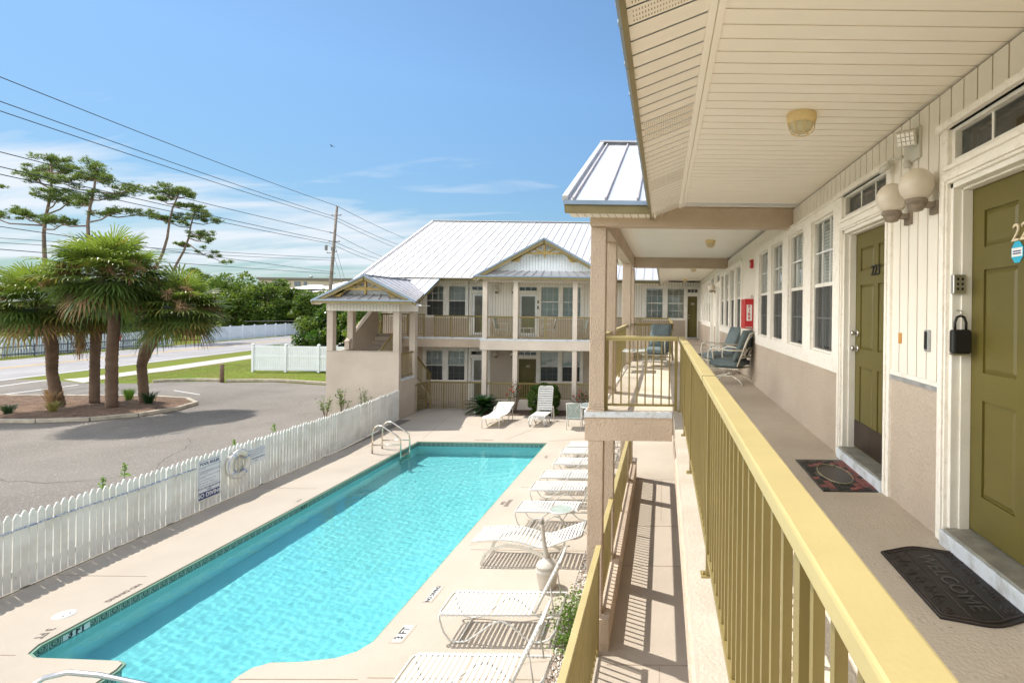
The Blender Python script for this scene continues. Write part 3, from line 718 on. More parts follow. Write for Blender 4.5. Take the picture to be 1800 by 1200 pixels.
def railing(par_label, cat, a, b, z0, h, name='metal_railing', group='olive metal railings', posts=None, balu=0.104, feet=True, slope=0.0, lowgap=0.09, hw=0.075):
    """straight railing from a to b (x,y); slope = rise per metre"""
    a = Vector((*a, z0)); b2 = Vector((*b, z0)); L = (b2-a).length; u = (b2-a)/L; up = Vector((0,0,1))
    r = thing(name, par_label, cat, tuple(a), 0, group)
    P = lambda s, z: a + u*s + up*(z + slope*s)
    mb = MB(); mb.bar(P(0,h-0.02), P(L,h-0.02), hw, 0.038); mb.bar(P(0,h-0.052), P(L,h-0.052), hw*0.6, 0.028)
    obj('handrail', mb, olive_sunlit if a.y < 9 and a.x > -2 else olive, r, bevel=0.006)
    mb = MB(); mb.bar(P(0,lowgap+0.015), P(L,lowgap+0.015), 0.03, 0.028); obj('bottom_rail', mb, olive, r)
    n = max(1, round(L/balu)); mb = MB()
    for i in range(1, n):
        s_ = L*i/n; p0 = P(s_, lowgap+0.03); p1 = P(s_, h-0.066)
        side = u.cross(up)*0.0095; q = u*0.0095
        vs = [p0-side-q, p0+side-q, p0+side+q, p0-side+q]; vs += [p+(p1-p0) for p in vs]
        mb.add(vs, [(0,1,5,4),(1,2,6,5),(2,3,7,6),(3,0,4,7)], 0)
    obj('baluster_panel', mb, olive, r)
    for s_ in (posts if posts is not None else [0.02, L-0.02]):
        mb = MB(); p0 = P(s_, 0.0); p1 = P(s_, h-0.04); side = u.cross(up)*0.02; q = u*0.02
        vs = [p0-side-q, p0+side-q, p0+side+q, p0-side+q]; vs += [p+(p1-p0) for p in vs]
        mb.add(vs, [(0,1,5,4),(1,2,6,5),(2,3,7,6),(3,0,4,7),(4,5,6,7)], 0)
        if feet:
            c_ = P(s_, 0.003); mb.box(c_.x-0.045,c_.x+0.045,c_.y-0.035,c_.y+0.035,c_.z-0.003,c_.z+0.006)
            mb.tube([(c_.x-0.033,c_.y,c_.z),(c_.x-0.033,c_.y,c_.z+0.018)], 0.008, 6); mb.tube([(c_.x+0.033,c_.y,c_.z),(c_.x+0.033,c_.y,c_.z+0.018)], 0.008, 6)
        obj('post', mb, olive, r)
    return r
def roof_plane(par, p00, p10, p11, p01, rib=0.40, ribdir=None, name='roof', rib_off=0.0, along=None, thick=0.05, m=None):
    """p00->p10 is the eave, p01->p11 the ridge; ribs run from eave to ridge"""
    A, B, C_, D = map(Vector, (p00,p10,p11,p01)); nrm = (B-A).cross(D-A).normalized()
    if nrm.z < 0: nrm.negate()
    mb = MB(); mb.prism([A,B,C_,D], -nrm*thick)
    L = (B-A).length; n = int(L/rib)
    for i in range(n+1):
        s_ = (i*rib + rib_off)/L
        if s_ > 1: break
        p, q = A.lerp(B, s_), D.lerp(C_, s_)
        mb.bar(p+nrm*0.018, q+nrm*0.018, 0.022, 0.036, up=nrm, mi=1)
    return obj(name, mb, [m or roofm, roofrib_shaded], par)
# ------------------------------------------------------------ near wing
NX = 1.68
near = thing('apartment_wing', 'nearer cream and tan building on the right with a covered walkway and green doors', 'building', (1.68, 10, 0))
W = Wall('X', NX)
ZC = 5.80
# wall core, lower storey, floor slabs
mb = MB(); mb.box(NX+0.16, NX+6, -4, 25.4+6, 0, ZC+0.3); mb.box(NX, NX+0.16, -4, 25.4, 0, FL-0.02)
obj('wall', mb, stuccow, near)
mb = MB(); mb.box(0.165, NX+0.17, -4, 7.0, 2.80, FL); mb.box(-1.0, NX+0.17, 7.0, 14.1, 2.80, FL-0.0); mb.box(0.165, NX+0.17, 14.1, 24.1, 2.80, FL)
obj('walkway_floor', mb, walk, near)
mb = MB()   # pale concrete edge of the slab, a bead along it and the tan fascia beams under it
mb.box(0.148, 0.163, -4, 6.99, 2.98, FL+0.002, 1); mb.box(0.163, 0.30, -4, 6.99, FL+0.0, FL+0.004, 1); mb.box(0.15,0.30,-4,6.99,2.60,2.80,2)
mb.box(-1.03, 0.135, 6.965, 6.998, 3.03, FL+0.004, 0); mb.box(-1.03,-1.0,6.998,14.13,3.03,FL+0.004,0); mb.box(-1.0, 0.135, 14.1, 14.13, 3.03, FL+0.004, 0)
mb.box(-1.0, 0.135, 6.985, 7.2, 2.72, 3.03, 2); mb.box(-1.0,-0.8,7.2,13.9,2.72,2.80,2); mb.box(-1.02,-1.001,7.0,14.1,2.72,3.03,2); mb.box(-1.0,0.135,13.9,14.12,2.72,2.80,2)
mb.box(0.135,0.163,14.13,24.0,2.72,FL+0.004,1)
obj('slab_edge', mb, [sillpaint, concr, stucco], near)
# facade intervals
Z0, ZS = FL, 3.97
def plain(s0, s1, zb=3.97, flash=True):
    mb = MB(); W.box(mb, s0, s1, -0.16, 0.0, FL, zb-0.02); obj('stucco_band', mb, stuccow, near)
    obj('siding_panel', siding_mb(W, s0, s1, zb, ZC-0.02), [siding, groove], near)
    mb = MB(); W.box(mb, s0, s1, -0.04, 0.012, zb-0.018, zb+0.012); obj('trim_strip', mb, trim, near)
def group(s0, s1, wins, sb=3.87):
    mb = MB(); W.box(mb, s0, s1, -0.16, 0.0, FL, sb); obj('stucco_band', mb, stuccow, near)
    casing(W, near, s0, s1, sb, 5.53, [(a, b, 4.03, 5.45) for a, b in wins])
    obj('siding_panel', siding_mb(W, s0, s1, 5.56, ZC-0.02), [siding, groove], near)
    mb = MB(); W.box(mb, s0, s1, -0.02, 0.045, 5.53, 5.56); obj('trim_ledge', mb, dirtytrim, near)
    for k, (a, b) in enumerate(wins): window(W, near, a, b, 4.03, 5.45)
def doorway(s0, s1, **k):
    zt = FL+0.10; z1 = zt+1.98
    casing(W, near, s0-0.12, s1+0.12, FL, 5.53, [(s0-0.03, s1+0.03, FL, z1+0.03)], name='door_casing')
    mb = MB(); W.box(mb, s0-0.12, s1+0.12, -0.02, 0.05, 5.53, 5.57); obj('trim_ledge', mb, dirtytrim, near)
    obj('siding_panel', siding_mb(W, s0-0.12, s1+0.12, 5.57, ZC-0.02), [siding, groove], near)
    return door(W, near, s0, s1, FL, **k)
# the transom needs its own hole in the casing: rebuild the doorway casing with two openings
def doorway(s0, s1, **k):
    zt = FL+0.10; z1 = zt+1.98; a, b = s0-0.03, s1+0.03; t0, t1 = z1+0.135, z1+0.365
    mb = MB()
    for (p, q, z0, zb) in ((s0-0.12, a, FL, 5.53), (b, s1+0.12, FL, 5.53)): W.box(mb, p, q, -0.10, 0.022, z0, zb)
    W.box(mb, a, b, -0.10, 0.0215, z1+0.03, t0); W.box(mb, a, b, -0.10, 0.0215, t1, 5.53)
    W.box(mb, a-0.045, a-0.015, 0.022, 0.034, FL+0.02, z1+0.06); W.box(mb, b+0.015, b+0.045, 0.022, 0.034, FL+0.02, z1+0.06); W.box(mb, a-0.045, b+0.045, 0.022, 0.036, z1+0.045, z1+0.08)
    W.box(mb, a-0.02, b+0.02, 0.0, 0.04, t0-0.03, t0-0.005)
    obj('door_casing', mb, dirtytrim, near, bevel=0.004)
    mb = MB(); W.box(mb, s0-0.12, s1+0.12, -0.02, 0.05, 5.53, 5.57); obj('trim_ledge', mb, dirtytrim, near)
    obj('siding_panel', siding_mb(W, s0-0.12, s1+0.12, 5.57, ZC-0.02), [siding, groove], near)
    return door(W, near, s0, s1, FL, **k)
plain(-4, 2.05)
d224 = doorway(2.17, 3.08, knob='lo', number='224', ncol=mat('brass_number', (0.72,0.62,0.42), 0.4, 0.1))
d224['label'] = 'green six panel door with pale numbers 224'
mb = MB()   # octagonal blue and white sticker under the number
oc = [(0.048*math.cos(math.pi/8+k*math.pi/4), 0.058*math.sin(math.pi/8+k*math.pi/4)) for k in range(8)]
Mx = W.M(2.675, -0.107, FL+0.1+1.565)
mb.merge(MB().prism([(x,y,0) for x,y in oc], (0,0,0.002)), Mx, 0); mb.merge(MB().box(-0.04,0.04,-0.022,0.022,0.002,0.003), Mx, 1)
mb.merge(MB().box(-0.03,0.03,0.002,0.008,0.003,0.004).box(-0.03,0.03,-0.010,-0.004,0.003,0.004), Mx, 2)
obj('sticker', mb, [mat('sticker_blue', (0.03,0.42,0.62), 0.4), white, inkn], d224)
plain(3.20, 3.88, 4.02)
mb = MB(); W.box(mb, 3.20, 3.88, 0.0, 0.018, 3.975, 4.0); obj('metal_flashing', mb, mat('flashing', (0.42,0.43,0.44), 0.5, 0.5, 0.2, 12), near)
d223 = doorway(4.0, 4.93, knob='hi', kick=True, number='223')
d223['label'] = 'green six panel door with black numbers 223 and a dark kick plate'
group(5.05, 9.55, [(5.20,5.98),(6.30,7.08),(7.40,8.18),(8.46,9.24)])
plain(9.55, 11.28)
group(11.28, 15.6, [(11.42,12.20),(12.48,13.26),(13.54,14.32),(14.60,15.38)])
doorway(15.72, 16.6, kind='storm', knob='lo')
plain(16.72, 17.48)
doorway(17.6, 18.5, kind='storm', knob='hi')
group(18.62, 23.0, [(18.76,19.54),(19.84,20.62),(20.90,21.68),(21.96,22.74)])
plain(23.0, 25.4)
# flat ceilings, sloping soffit, fascia
def ceil_mb(y0, y1, x0, x1, z, pitch=0.13, vent=False):
    mb = MB(); y = y0
    while y < y1 - 1e-6:
        mb.box(x0, x1, y, min(y+pitch-0.011, y1), z, z+0.02, 0); mb.box(x0, x1, y+pitch-0.011, min(y+pitch, y1+0.001), z+0.006, z+0.02, 1); y += pitch
    return mb
for y0, y1 in ((-4, 6.9), (14.1, 25.4)):
    obj('porch_ceiling', ceil_mb(y0, y1, 0.26, NX+0.1, ZC), [soff, soffg], near)
    mb = MB(); mb.box(0.225, 0.262, y0, y1, ZC-0.012, ZC+0.02); mb.box(0.185,0.222,y0,y1,ZC-0.022,ZC+0.01); obj('soffit_trim', mb, soff, near, bevel=0.004)
    mb = MB(); y = y0; k = 0; A = (0.19, ZC-0.012); B = (-0.16, ZC-0.155)
    while y < y1 - 1e-6:
        vent = (k // 3) % 4 == 3
        e = min(y+0.119, y1)
        mb.add([(A[0],y,A[1]),(B[0],y,B[1]),(B[0],e,B[1]),(A[0],e,A[1])], [(0,1,2,3)], 0)
        mb.add([(A[0],e,A[1]+0.006),(B[0],e,B[1]+0.006),(B[0],min(y+0.13,y1),B[1]+0.006),(A[0],min(y+0.13,y1),A[1]+0.006)], [(0,1,2,3)], 1)
        if vent and y < 12:
            for j in range(26):          # perforations
                t0 = 0.05 + j*0.035
                for q in range(3):
                    u0, u1 = t0, t0+0.013; x0_, z0_ = A[0]+(B[0]-A[0])*u0, A[1]+(B[1]-A[1])*u0; x1_, z1_ = A[0]+(B[0]-A[0])*u1, A[1]+(B[1]-A[1])*u1
                    ya = y+0.018+q*0.034; yb = ya+0.016
                    mb.add([(x0_,ya,z0_-0.0015),(x1_,ya,z1_-0.0015),(x1_,yb,z1_-0.0015),(x0_,yb,z0_-0.0015)], [(0,1,2,3)], 1)
        y += 0.13; k += 1
    obj('eave_soffit', mb, [soff, soffg], near, fixn=False)
    mb = MB(); mb.box(-0.185,-0.16,y0,y1,ZC-0.175,ZC-0.02,0); mb.box(-0.162,0.18,y0,y1,ZC-0.165,ZC-0.160,1) if False else None
    obj('fascia', mb, bronze, near)
    mb = MB(); y = y0
    while y < y1-1e-6:
        mb.box(-0.215,-0.186,y+0.003,min(y+0.397,y1),ZC-0.075,ZC-0.015); mb.tube([(-0.222,y,ZC-0.05),(-0.196,y,ZC-0.05)],0.012,6); y += 0.40
    obj('drip_edge', mb, roofblue, near)
    roof_plane(near, (-0.22,y0,ZC-0.0), (-0.22,y1,ZC-0.0), (7.5,y1,ZC+3.6), (7.5,y0,ZC+3.6))
# recessed zone of the main roof behind the cross gable
roof_plane(near, (0.45,6.9,ZC+0.31), (0.45,14.1,ZC+0.31), (7.5,14.1,ZC+3.6), (7.5,6.9,ZC+3.6))
mb = MB(); mb.prism([(0.2,-4,ZC+0.05),(7.5,-4,ZC+3.5),(7.5,-4,ZC+0.05)], (0,0.1,0)); obj('gable_end', mb, stuccow, near)
# cross gable over the projecting porch
ZB = 5.80
CB = obj('porch_ceiling', ceil_mb(7.1, 13.9, -0.77, NX+0.1, ZB+0.03), [ceil2, soffg], near)
mb = MB()
mb.prism([(-0.97,6.9,5.66),(-0.12,6.9,5.66),(0.20,6.9,ZC-0.005),(NX,6.9,ZC-0.005),(NX,6.9,5.54),(-0.97,6.9,5.54)], (0,0.2,0))
obj('beam', mb, stucco, near, bevel=0.006)
mb = MB(); mb.box(-0.97,NX,13.9,14.1,5.56,5.86); obj('beam', mb, stucco, near, bevel=0.006)
mb = MB(); mb.box(-0.97,-0.77,7.1,13.9,5.54,5.83); obj('beam', mb, stucco, near, bevel=0.006)
for y in (7.0, 8.55, 12.45, 13.95):
    mb = MB(); mb.box(-0.97,-0.77,y,y+0.2,FL,5.54)
    # flared foot
    for k in range(4):
        e = 0.035*(1-k/4)**2; mb.box(-0.97-e,-0.77+e*0.3,y-e,y+0.2+e*0.3,FL+0.03*k,FL+0.03*(k+1)+0.001*k)
    obj('pillar', mb, stucco, near, bevel=0.008)
    mb = MB(); mb.box(-0.975,-0.775,y-0.005,y+0.195,0.0,2.72); obj('pillar', mb, stucco, near, bevel=0.008)
# cross gable roof: ridge runs in X at Y 10.55
EY0, EY1, RY = 6.62, 14.45, 10.55; ze = 5.815; zr = 7.74
roof_plane(near, (-1.27,EY0,ze), (7.0,EY0,ze), (7.0,RY,zr), (-1.27,RY,zr), rib_off=0.13)
roof_plane(near, (-1.27,EY1,ze), (7.0,EY1,ze), (7.0,RY,zr), (-1.27,RY,zr), rib_off=0.13)
mb = MB()
mb.bar((-1.245,EY0-0.01,ze+0.02),(-1.245,RY,zr+0.03),0.07,0.06,mi=0); mb.bar((-1.245,EY1+0.01,ze+0.02),(-1.245,RY,zr+0.03),0.07,0.06,mi=0)
mb.bar((-1.28,RY,zr+0.03),(7.0,RY,zr+0.03),0.22,0.03,mi=0)
obj('ridge_cap', mb, roofm, near)
mb = MB()
mb.box(-1.24,-0.185,EY0+0.0,EY0+0.025,ze-0.165,ze-0.035,0); mb.bar((-1.245,EY0+0.02,ze-0.09),(-1.245,RY,zr-0.09),0.025,0.14,mi=0); mb.bar((-1.245,EY1-0.02,ze-0.09),(-1.245,RY,zr-0.09),0.025,0.14,mi=0); mb.box(-1.24,-0.185,EY1-0.025,EY1,ze-0.165,ze-0.035,0)
mb.box(-1.26,-0.22,EY0-0.03,EY0-0.005,ze-0.06,ze-0.01,1)
obj('fascia', mb, [bronze, roofblue], near)
mb = MB()
for y0, y1 in ((EY0+0.02,6.9),(14.1,EY1-0.02)):
    x = -1.2
    while x < -0.12: mb.box(x,min(x+0.085,-0.11),y0,y1,5.645,5.66,0); mb.box(x+0.085,x+0.097,y0,y1,5.652,5.66,1); x += 0.097
# raked soffit along the pool-side gable
mb.add([(-1.235,EY0+0.02,ze-0.155),(-0.97,EY0+0.02,ze-0.155),(-0.97,RY,zr-0.155),(-1.235,RY,zr-0.155)],[(0,1,2,3)],0)
mb.add([(-1.235,EY1-0.02,ze-0.155),(-0.97,EY1-0.02,ze-0.155),(-0.97,RY,zr-0.155),(-1.235,RY,zr-0.155)],[(0,1,2,3)],0)
obj('eave_soffit', mb, [soff, soffg], near, fixn=False)
mb = MB(); mb.prism([(-0.97,7.0,5.66),(-0.97,14.1,5.66),(-0.97,14.1,5.84),(-0.97,RY,zr-0.19),(-0.97,7.0,5.84)],(0.1,0,0)); obj('gable_wall', mb, siding, near)
# lower level: knee kerb between the pillars
mb = MB(); mb.box(-0.90,-0.66,6.88,14.1,0.0,0.42); obj('knee_wall', mb, stucco, near, bevel=0.008)
# railings of the near wing
railing('long olive railing beside the camera running along the upper walkway up to the projecting porch', 'railing', (0.252,-3.0), (0.252,7.08), FL, 1.0, posts=[0.3,2.1,3.9,5.7,7.4,8.7,10.05], group=None)
railing('olive railing across the near end of the projecting porch, right of its first pillar', 'railing', (-0.77,7.1), (0.20,7.1), FL, 1.0, feet=False, posts=[0.02,0.95], lowgap=0.06)
railing('short olive railing between the first two tall pillars of the projecting porch', 'railing', (-0.87,7.2), (-0.87,8.55), FL, 1.0, feet=False, posts=[])
railing('olive railing in the wide middle opening on the pool side of the projecting porch', 'railing', (-0.87,8.75), (-0.87,12.45), FL, 1.0, feet=False, posts=[1.85])
railing('short olive railing between the last two tall pillars of the projecting porch', 'railing', (-0.87,12.65), (-0.87,13.95), FL, 1.0, feet=False, posts=[])
railing('olive railing across the far end of the projecting porch behind the single cushioned chair', 'railing', (-0.77,14.02), (0.22,14.02), FL, 1.0, feet=False, posts=[0.96])
railing('olive railing along the walkway beyond the projecting porch, leading to the far wing', 'railing', (0.25,14.05), (0.25,24.15), FL, 1.0, posts=[0.05,2.5,5,7.5,10], feet=False)
railing('ground level olive railing at the bottom of the photo between gravel and lower walkway', 'railing', (-0.80,-3.0), (-0.80,6.86), 0.0, 1.40, feet=False, posts=[5.0,7.4,9.8], balu=0.11)
railing('short ground level olive railing on the knee wall between the first two pillars', 'railing', (-0.80,7.2), (-0.80,8.55), 0.42, 1.0, feet=False, posts=[])
railing('ground level olive railing on the knee wall in the wide opening between pillars', 'railing', (-0.80,8.75), (-0.80,12.45), 0.42, 1.0, feet=False, posts=[1.85])
railing('short ground level olive railing on the knee wall between the last two pillars', 'railing', (-0.80,12.65), (-0.80,13.95), 0.42, 1.0, feet=False, posts=[])

# splice gaps and screw heads along the long handrail
hrail = [o for o in bpy.data.objects if o.name == 'metal_railing'][0]
for y in (2.85, 5.6): obj('splice_gap', MB().box(0.2130,0.2910,y-0.0018,y+0.0018,FL+0.958,FL+1.0006), mat('gap_dark_%d' % int(y*10), (0.10,0.075,0.03), 0.8), hrail)  # thin dark rings mark the handrail joints
# ------------------------------------------------------------ far wing
BY = 25.4
far = thing('apartment_wing', 'far two storey building behind the pool with white metal roof and gabled porch', 'building', (-5, BY, 0))
B = Wall('Y', BY)
mb = MB(); mb.box(-13.6, 7.5, BY+0.16, 38.5, 0, 5.85); obj('wall', mb, stuccow, far)
def bplain(s0, s1, up):
    z0 = FL if up else 0.0; mb = MB(); zt = 4.0 if up else 2.68
    B.box(mb, s0, s1, -0.16, 0, z0, zt); obj('stucco_band', mb, stuccow, far)
    if up: obj('siding_panel', siding_mb(B, s0, s1, 4.0, 5.80), [siding, groove], far)
def bgroup(s0, s1, wins, up):
    z0 = FL if up else 0.0; mb = MB(); B.box(mb, s0, s1, -0.16, 0, z0, z0+0.86)
    obj('stucco_band', mb, stuccow, far)
    if not up: obj('stucco_band', B.box(MB(), s0, s1, -0.16, 0, 2.56, 2.68), stuccow, far)
    casing(B, far, s0, s1, z0+0.86, z0+2.56 if not up else z0+2.50, [(a, b, z0+0.96, z0+2.40) for a, b in wins])
    if up: obj('siding_panel', siding_mb(B, s0, s1, z0+2.50, 5.80), [siding, groove], far)
    for a, b in wins: window(B, far, a, b, z0+0.96, z0+2.40, near=False, scr=(not up or s0 < -9), blinds=1.0 if up else 0.97)
def bdoor(s0, s1, up, pad=0.12, **k):
    z0 = FL if up else 0.0; zt = z0+0.06; z1 = zt+1.98; a, b = s0-0.03, s1+0.03; t0, t1 = z1+0.135, z1+0.365; top = z0+2.56 if not up else z0+2.5
    mb = MB()
    B.box(mb, s0-pad, a, -0.10, 0.022, z0, top)
    if b < s1+pad: B.box(mb, b, s1+pad, -0.10, 0.022, z0, top)
    B.box(mb, a, b, -0.10, 0.0215, z1+0.03, t0)
    if top > t1: B.box(mb, a, b, -0.10, 0.0215, t1, top)
    obj('door_casing', mb, trim, far)
    if up: obj('siding_panel', siding_mb(B, s0-pad, s1+pad, top, 5.80), [siding, groove], far)
    else:
        mb = MB(); B.box(mb, s0-pad, s1+pad, -0.16, 0, top, 2.68); obj('stucco_band', mb, stuccow, far)
    return door(B, far, s0, s1, z0, sill=0.06, **k)
for up in (True, False):
    bplain(-13.2, -11.52, up)
    bgroup(-11.52, -9.36, [(-11.38,-10.56),(-10.32,-9.5)], up)
    bdoor(-9.2, -8.4, up, kind='storm', knob='lo', bluish=not up)
    bplain(-8.28, -7.06, up)
    if up: bdoor(-6.94, -6.08, up, kind='storm', knob='hi')
    else: bdoor(-6.94, -6.08, up, kind='green', knob='hi', number='123', ncol=trim)
    bgroup(-5.96, -3.82, [(-5.88,-5.02),(-4.83,-3.97)], up)
    bplain(-3.82, -0.98, up)
    bgroup(-0.98, 1.06, [(-0.83,-0.02),(0.19,1.0)], up)
    bdoor(1.16, 1.64, up, pad=0.04 if False else 0.10, kind='green', knob='lo', number='226' if up else None, ncol=trim)
# slabs
mb = MB(); mb.box(-13.2, NX, 24.1, BY+0.16, 2.72, FL); mb.box(-8.0, -2.35, 23.2, 24.1, 2.72, FL); obj('walkway_floor', mb, walk, far)
mb = MB()
def edge(x0,x1,y,z0=2.66): mb.box(x0,x1,y-0.05,y-0.012,3.03,FL+0.006,0); mb.box(x0,x1,y-0.04,y,z0,3.03,1)
edge(-11.9,-8.0,24.1); edge(-2.35,0.165,24.1); mb.box(-8.0,-2.35,23.15,23.188,3.03,FL+0.006,0); mb.box(-8.0,-2.35,23.16,23.2,2.62,3.03,2)
mb.box(-8.04,-8.0,23.2,24.1,2.66,3.03,1); mb.box(-2.35,-2.31,23.2,24.1,2.66,3.03,1); mb.box(-8.05,-8.0,23.2,24.1,3.03,FL+0.006,0)
obj('slab_edge', mb, [sillpaint, stucco, stucco_cream], far)
# porch ceiling at both levels, beam, pillars
obj('porch_ceiling', MB().box(-13.2, NX, 24.1, BY, 5.80, 5.83).box(-8.0,-2.35,23.4,24.1,5.80,5.83), soff, far)
PX = [-7.94, -6.59, -3.98, -2.63]
mb = MB(); mb.box(-7.94,-2.43,23.22,23.42,5.60,5.80); mb.box(-7.94,-7.74,23.42,25.4,5.60,5.80); mb.box(-2.63,-2.43,23.42,25.4,5.60,5.80); obj('beam', mb, stucco_cream, far)
for x in PX:
    mb = MB(); mb.box(x, x+0.2, 23.22, 23.42, FL, 5.60); obj('pillar', mb, stucco_cream, far)
    mb = MB(); mb.box(x, x+0.2, 23.22, 23.42, 0.0, 2.66); obj('pillar', mb, stucco_cream, far)
mb = MB(); mb.box(-7.70,-2.43,23.20,23.36,0,0.45); obj('knee_wall', mb, stucco_cream, far)
# gable of the porch
apx, apz, ex0, ex1, ez, gy0 = -5.185, 7.50, -8.24, -2.13, 5.80, 22.85
sl = (apz-ez)/(apx-ex0)
for xx in (ex0, ex1):
    roof_plane(far, (xx,gy0,ez), (xx,29,ez), (apx,29,apz), (apx,gy0,apz), rib_off=0.02)
mb = MB()
for xx, sgn in ((ex0,1),(ex1,-1)):
    mb.bar((xx,gy0-0.02,ez-0.02),(apx,gy0-0.02,apz-0.02),0.03,0.07,up=(0,0,1),mi=0); mb.bar((xx,gy0+0.0,ez-0.12),(apx,gy0+0.0,apz-0.12),0.03,0.16,mi=1)
obj('rake_board', mb, [roofblue, bronze], far)
mb = MB()
for xx in (ex0, ex1): mb.add([(xx,gy0,ez-0.16),(xx,23.3,ez-0.16),(apx,23.3,apz-0.16),(apx,gy0,apz-0.16)],[(0,1,2,3)])
obj('eave_soffit', mb, soff, far, fixn=False)
mb = MB(); x = ex0+0.25
while x < ex1-0.25:
    x2 = min(x+0.12, ex1-0.25); zt1 = ez-0.17+sl*(min(x-ex0, ex1-x)); zt2 = ez-0.17+sl*(min(x2-ex0, ex1-x2))
    mb.prism([(x,23.3,5.8),(x2,23.3,5.8),(x2,23.3,max(5.81,zt2)),(x,23.3,max(5.81,zt1))],(0,0.06,0),0); x += 0.13
obj('gable_siding', mb, gable_skylit, far)
mb = MB(); mb.box(ex0+0.25,ex1-0.25,23.36,23.4,5.8,5.9); mb.prism([(ex0+0.3,23.37,5.8),(ex1-0.3,23.37,5.8),(apx,23.37,apz-0.2)],(0,0.05,0)); obj('gable_wall', mb, groove, far)
roof_plane(far, (ex0+0.15,gy0-0.02,5.845), (ex1-0.15,gy0-0.02,5.845), (ex1-0.75,23.3,6.10), (ex0+0.75,23.3,6.10), rib=0.40, name='pent_roof', thick=0.03)
mb = MB(); mb.box(ex0+0.12,ex1-0.12,gy0-0.04,gy0-0.01,5.70,5.80,0); mb.box(ex0+0.1,ex1-0.1,gy0-0.06,gy0-0.03,5.80,5.85,1); obj('fascia', mb, [bronze, roofblue], far)
def bracket(par, ax, az, y, half, slope, drop=0.38):
    """decorative truss in the point of a gable"""
    mb = MB(); T = 0.07
    zb = az - 0.15 - half*slope*0.62
    for s_ in (-1,1):
        mb.bar((ax+s_*half,y,az-0.15-half*slope),(ax,y,az-0.15),T,0.14)
        mb.bar((ax,y,zb+0.02),(ax+s_*half*0.33,y,az-0.2-half*slope*0.3),T,0.05)
        mb.tube([(ax+s_*half*0.66,y,zb+0.03),(ax+s_*half*0.5,y,zb+0.13),(ax+s_*half*0.3,y,zb+0.16),(ax+s_*half*0.12,y,zb+0.05)],0.022,6)
        mb.prism([(ax+s_*half*1.0,y-T/2,az-0.15-half*slope-0.07),(ax+s_*half*0.78,y-T/2,az-0.15-half*slope-0.07),(ax+s_*half*0.62,y-T/2,zb-0.02),(ax+s_*half*0.62,y-T/2,zb+0.06)],(0,T,0))
    mb.box(ax-half*0.68,ax+half*0.68,y-T/2+0.002,y+T/2-0.002,zb-0.04,zb+0.04); mb.box(ax-0.035,ax+0.035,y-T/2-0.01,y+T/2+0.01,zb-0.16,az-0.2); mb.box(ax-0.02,ax+0.02,y-T/2,y+T/2,zb-0.2,zb-0.15)
    return obj('gable_bracket', mb, mat('bracket_ochre_%d' % int(-ax), (0.32,0.22,0.06), 0.6, 0, 0.15, 4), par)
bracket(far, apx, apz, gy0+0.12, 1.45, sl)
# main roof
ey, ezz, ry, rz_ = 24.35, 5.86, 32.0, 9.66
def zon(Y): return ezz + (Y-ey)*(rz_-ezz)/(ry-ey)
roof_plane(far, (-10.28,ey,ezz), (7.5,ey,ezz), (7.5,ry,rz_), (-10.28,ry,rz_), rib_off=0.15)
roof_plane(far, (-13.96,22.05,zon(22.05)), (-10.28,22.05,zon(22.05)), (-10.28,ry,rz_), (-13.96,ry,rz_), rib_off=0.12)
roof_plane(far, (-13.96,39.6,zon(22.05)+0.4), (7.5,39.6,zon(22.05)+0.4), (7.5,ry,rz_), (-13.96,ry,rz_), rib=2.0)
mb = MB(); mb.bar((-14.0,ry,rz_+0.03),(7.5,ry,rz_+0.03),0.25,0.05); mb.bar((-13.98,22.05,zon(22.05)+0.02),(-13.98,ry,rz_+0.02),0.10,0.07)
obj('ridge_cap', mb, roofm, far)
mb = MB(); mb.box(-2.2,-0.18,ey-0.02,ey+0.01,ezz-0.19,ezz-0.06,0); mb.box(-2.2,-0.2,ey-0.05,ey-0.015,ezz-0.08,ezz-0.01,1); obj('fascia', mb, [bronze, roofblue], far)
mb = MB(); mb.box(-10.28,-8.15,ey-0.02,ey+0.01,ezz-0.19,ezz-0.06,0); mb.box(-10.28,-8.15,ey-0.05,ey-0.015,ezz-0.08,ezz-0.01,1)
mb.bar((-10.26,22.05,zon(22.05)-0.10),(-10.26,ey,ezz-0.10),0.03,0.14,mi=0); mb.bar((-10.24,22.03,zon(22.05)-0.02),(-10.24,ey,ezz-0.02),0.05,0.06,mi=1)
obj('fascia', mb, [bronze, roofblue], far)
mb = MB(); mb.prism([(-13.6,22.6,4.7),(-13.6,41.0-2,4.7),(-13.6,39,5.9),(-13.6,ry,rz_-0.15),(-13.6,24.0,5.6)],(0.1,0,0)); obj('gable_end', mb, siding, far)
# railings of the far wing
railing('olive railing on the far upper walkway between the stair tower and gabled porch', 'railing', (-10.45,24.14), (-7.98,24.14), FL, 1.0, feet=False, posts=[0.02,0.75,1.55], lowgap=0.06)
railing('short olive railing between the first two posts of the far upper porch', 'railing', (-7.72,23.3), (-6.6,23.3), FL, 1.0, feet=False, posts=[], lowgap=0.06)
railing('olive railing across the middle of the far upper porch in front of two patio chairs', 'railing', (-6.38,23.3), (-3.99,23.3), FL, 1.0, feet=False, posts=[1.2], lowgap=0.06)
railing('short olive railing in the right bay of the far upper porch', 'railing', (-3.77,23.3), (-2.64,23.3), FL, 1.0, feet=False, posts=[], lowgap=0.06)
railing('olive railing on the far upper walkway right of the gabled porch', 'railing', (-2.35,24.14), (0.25,24.14), FL, 1.0, feet=False, posts=[1.3], lowgap=0.06)
railing('ground level olive railing panels left of the sago palm', 'railing', (-10.25,23.3), (-7.95,23.3), 0.0, 1.2, feet=False, posts=[0.02,0.62,1.45,2.28], lowgap=0.05)
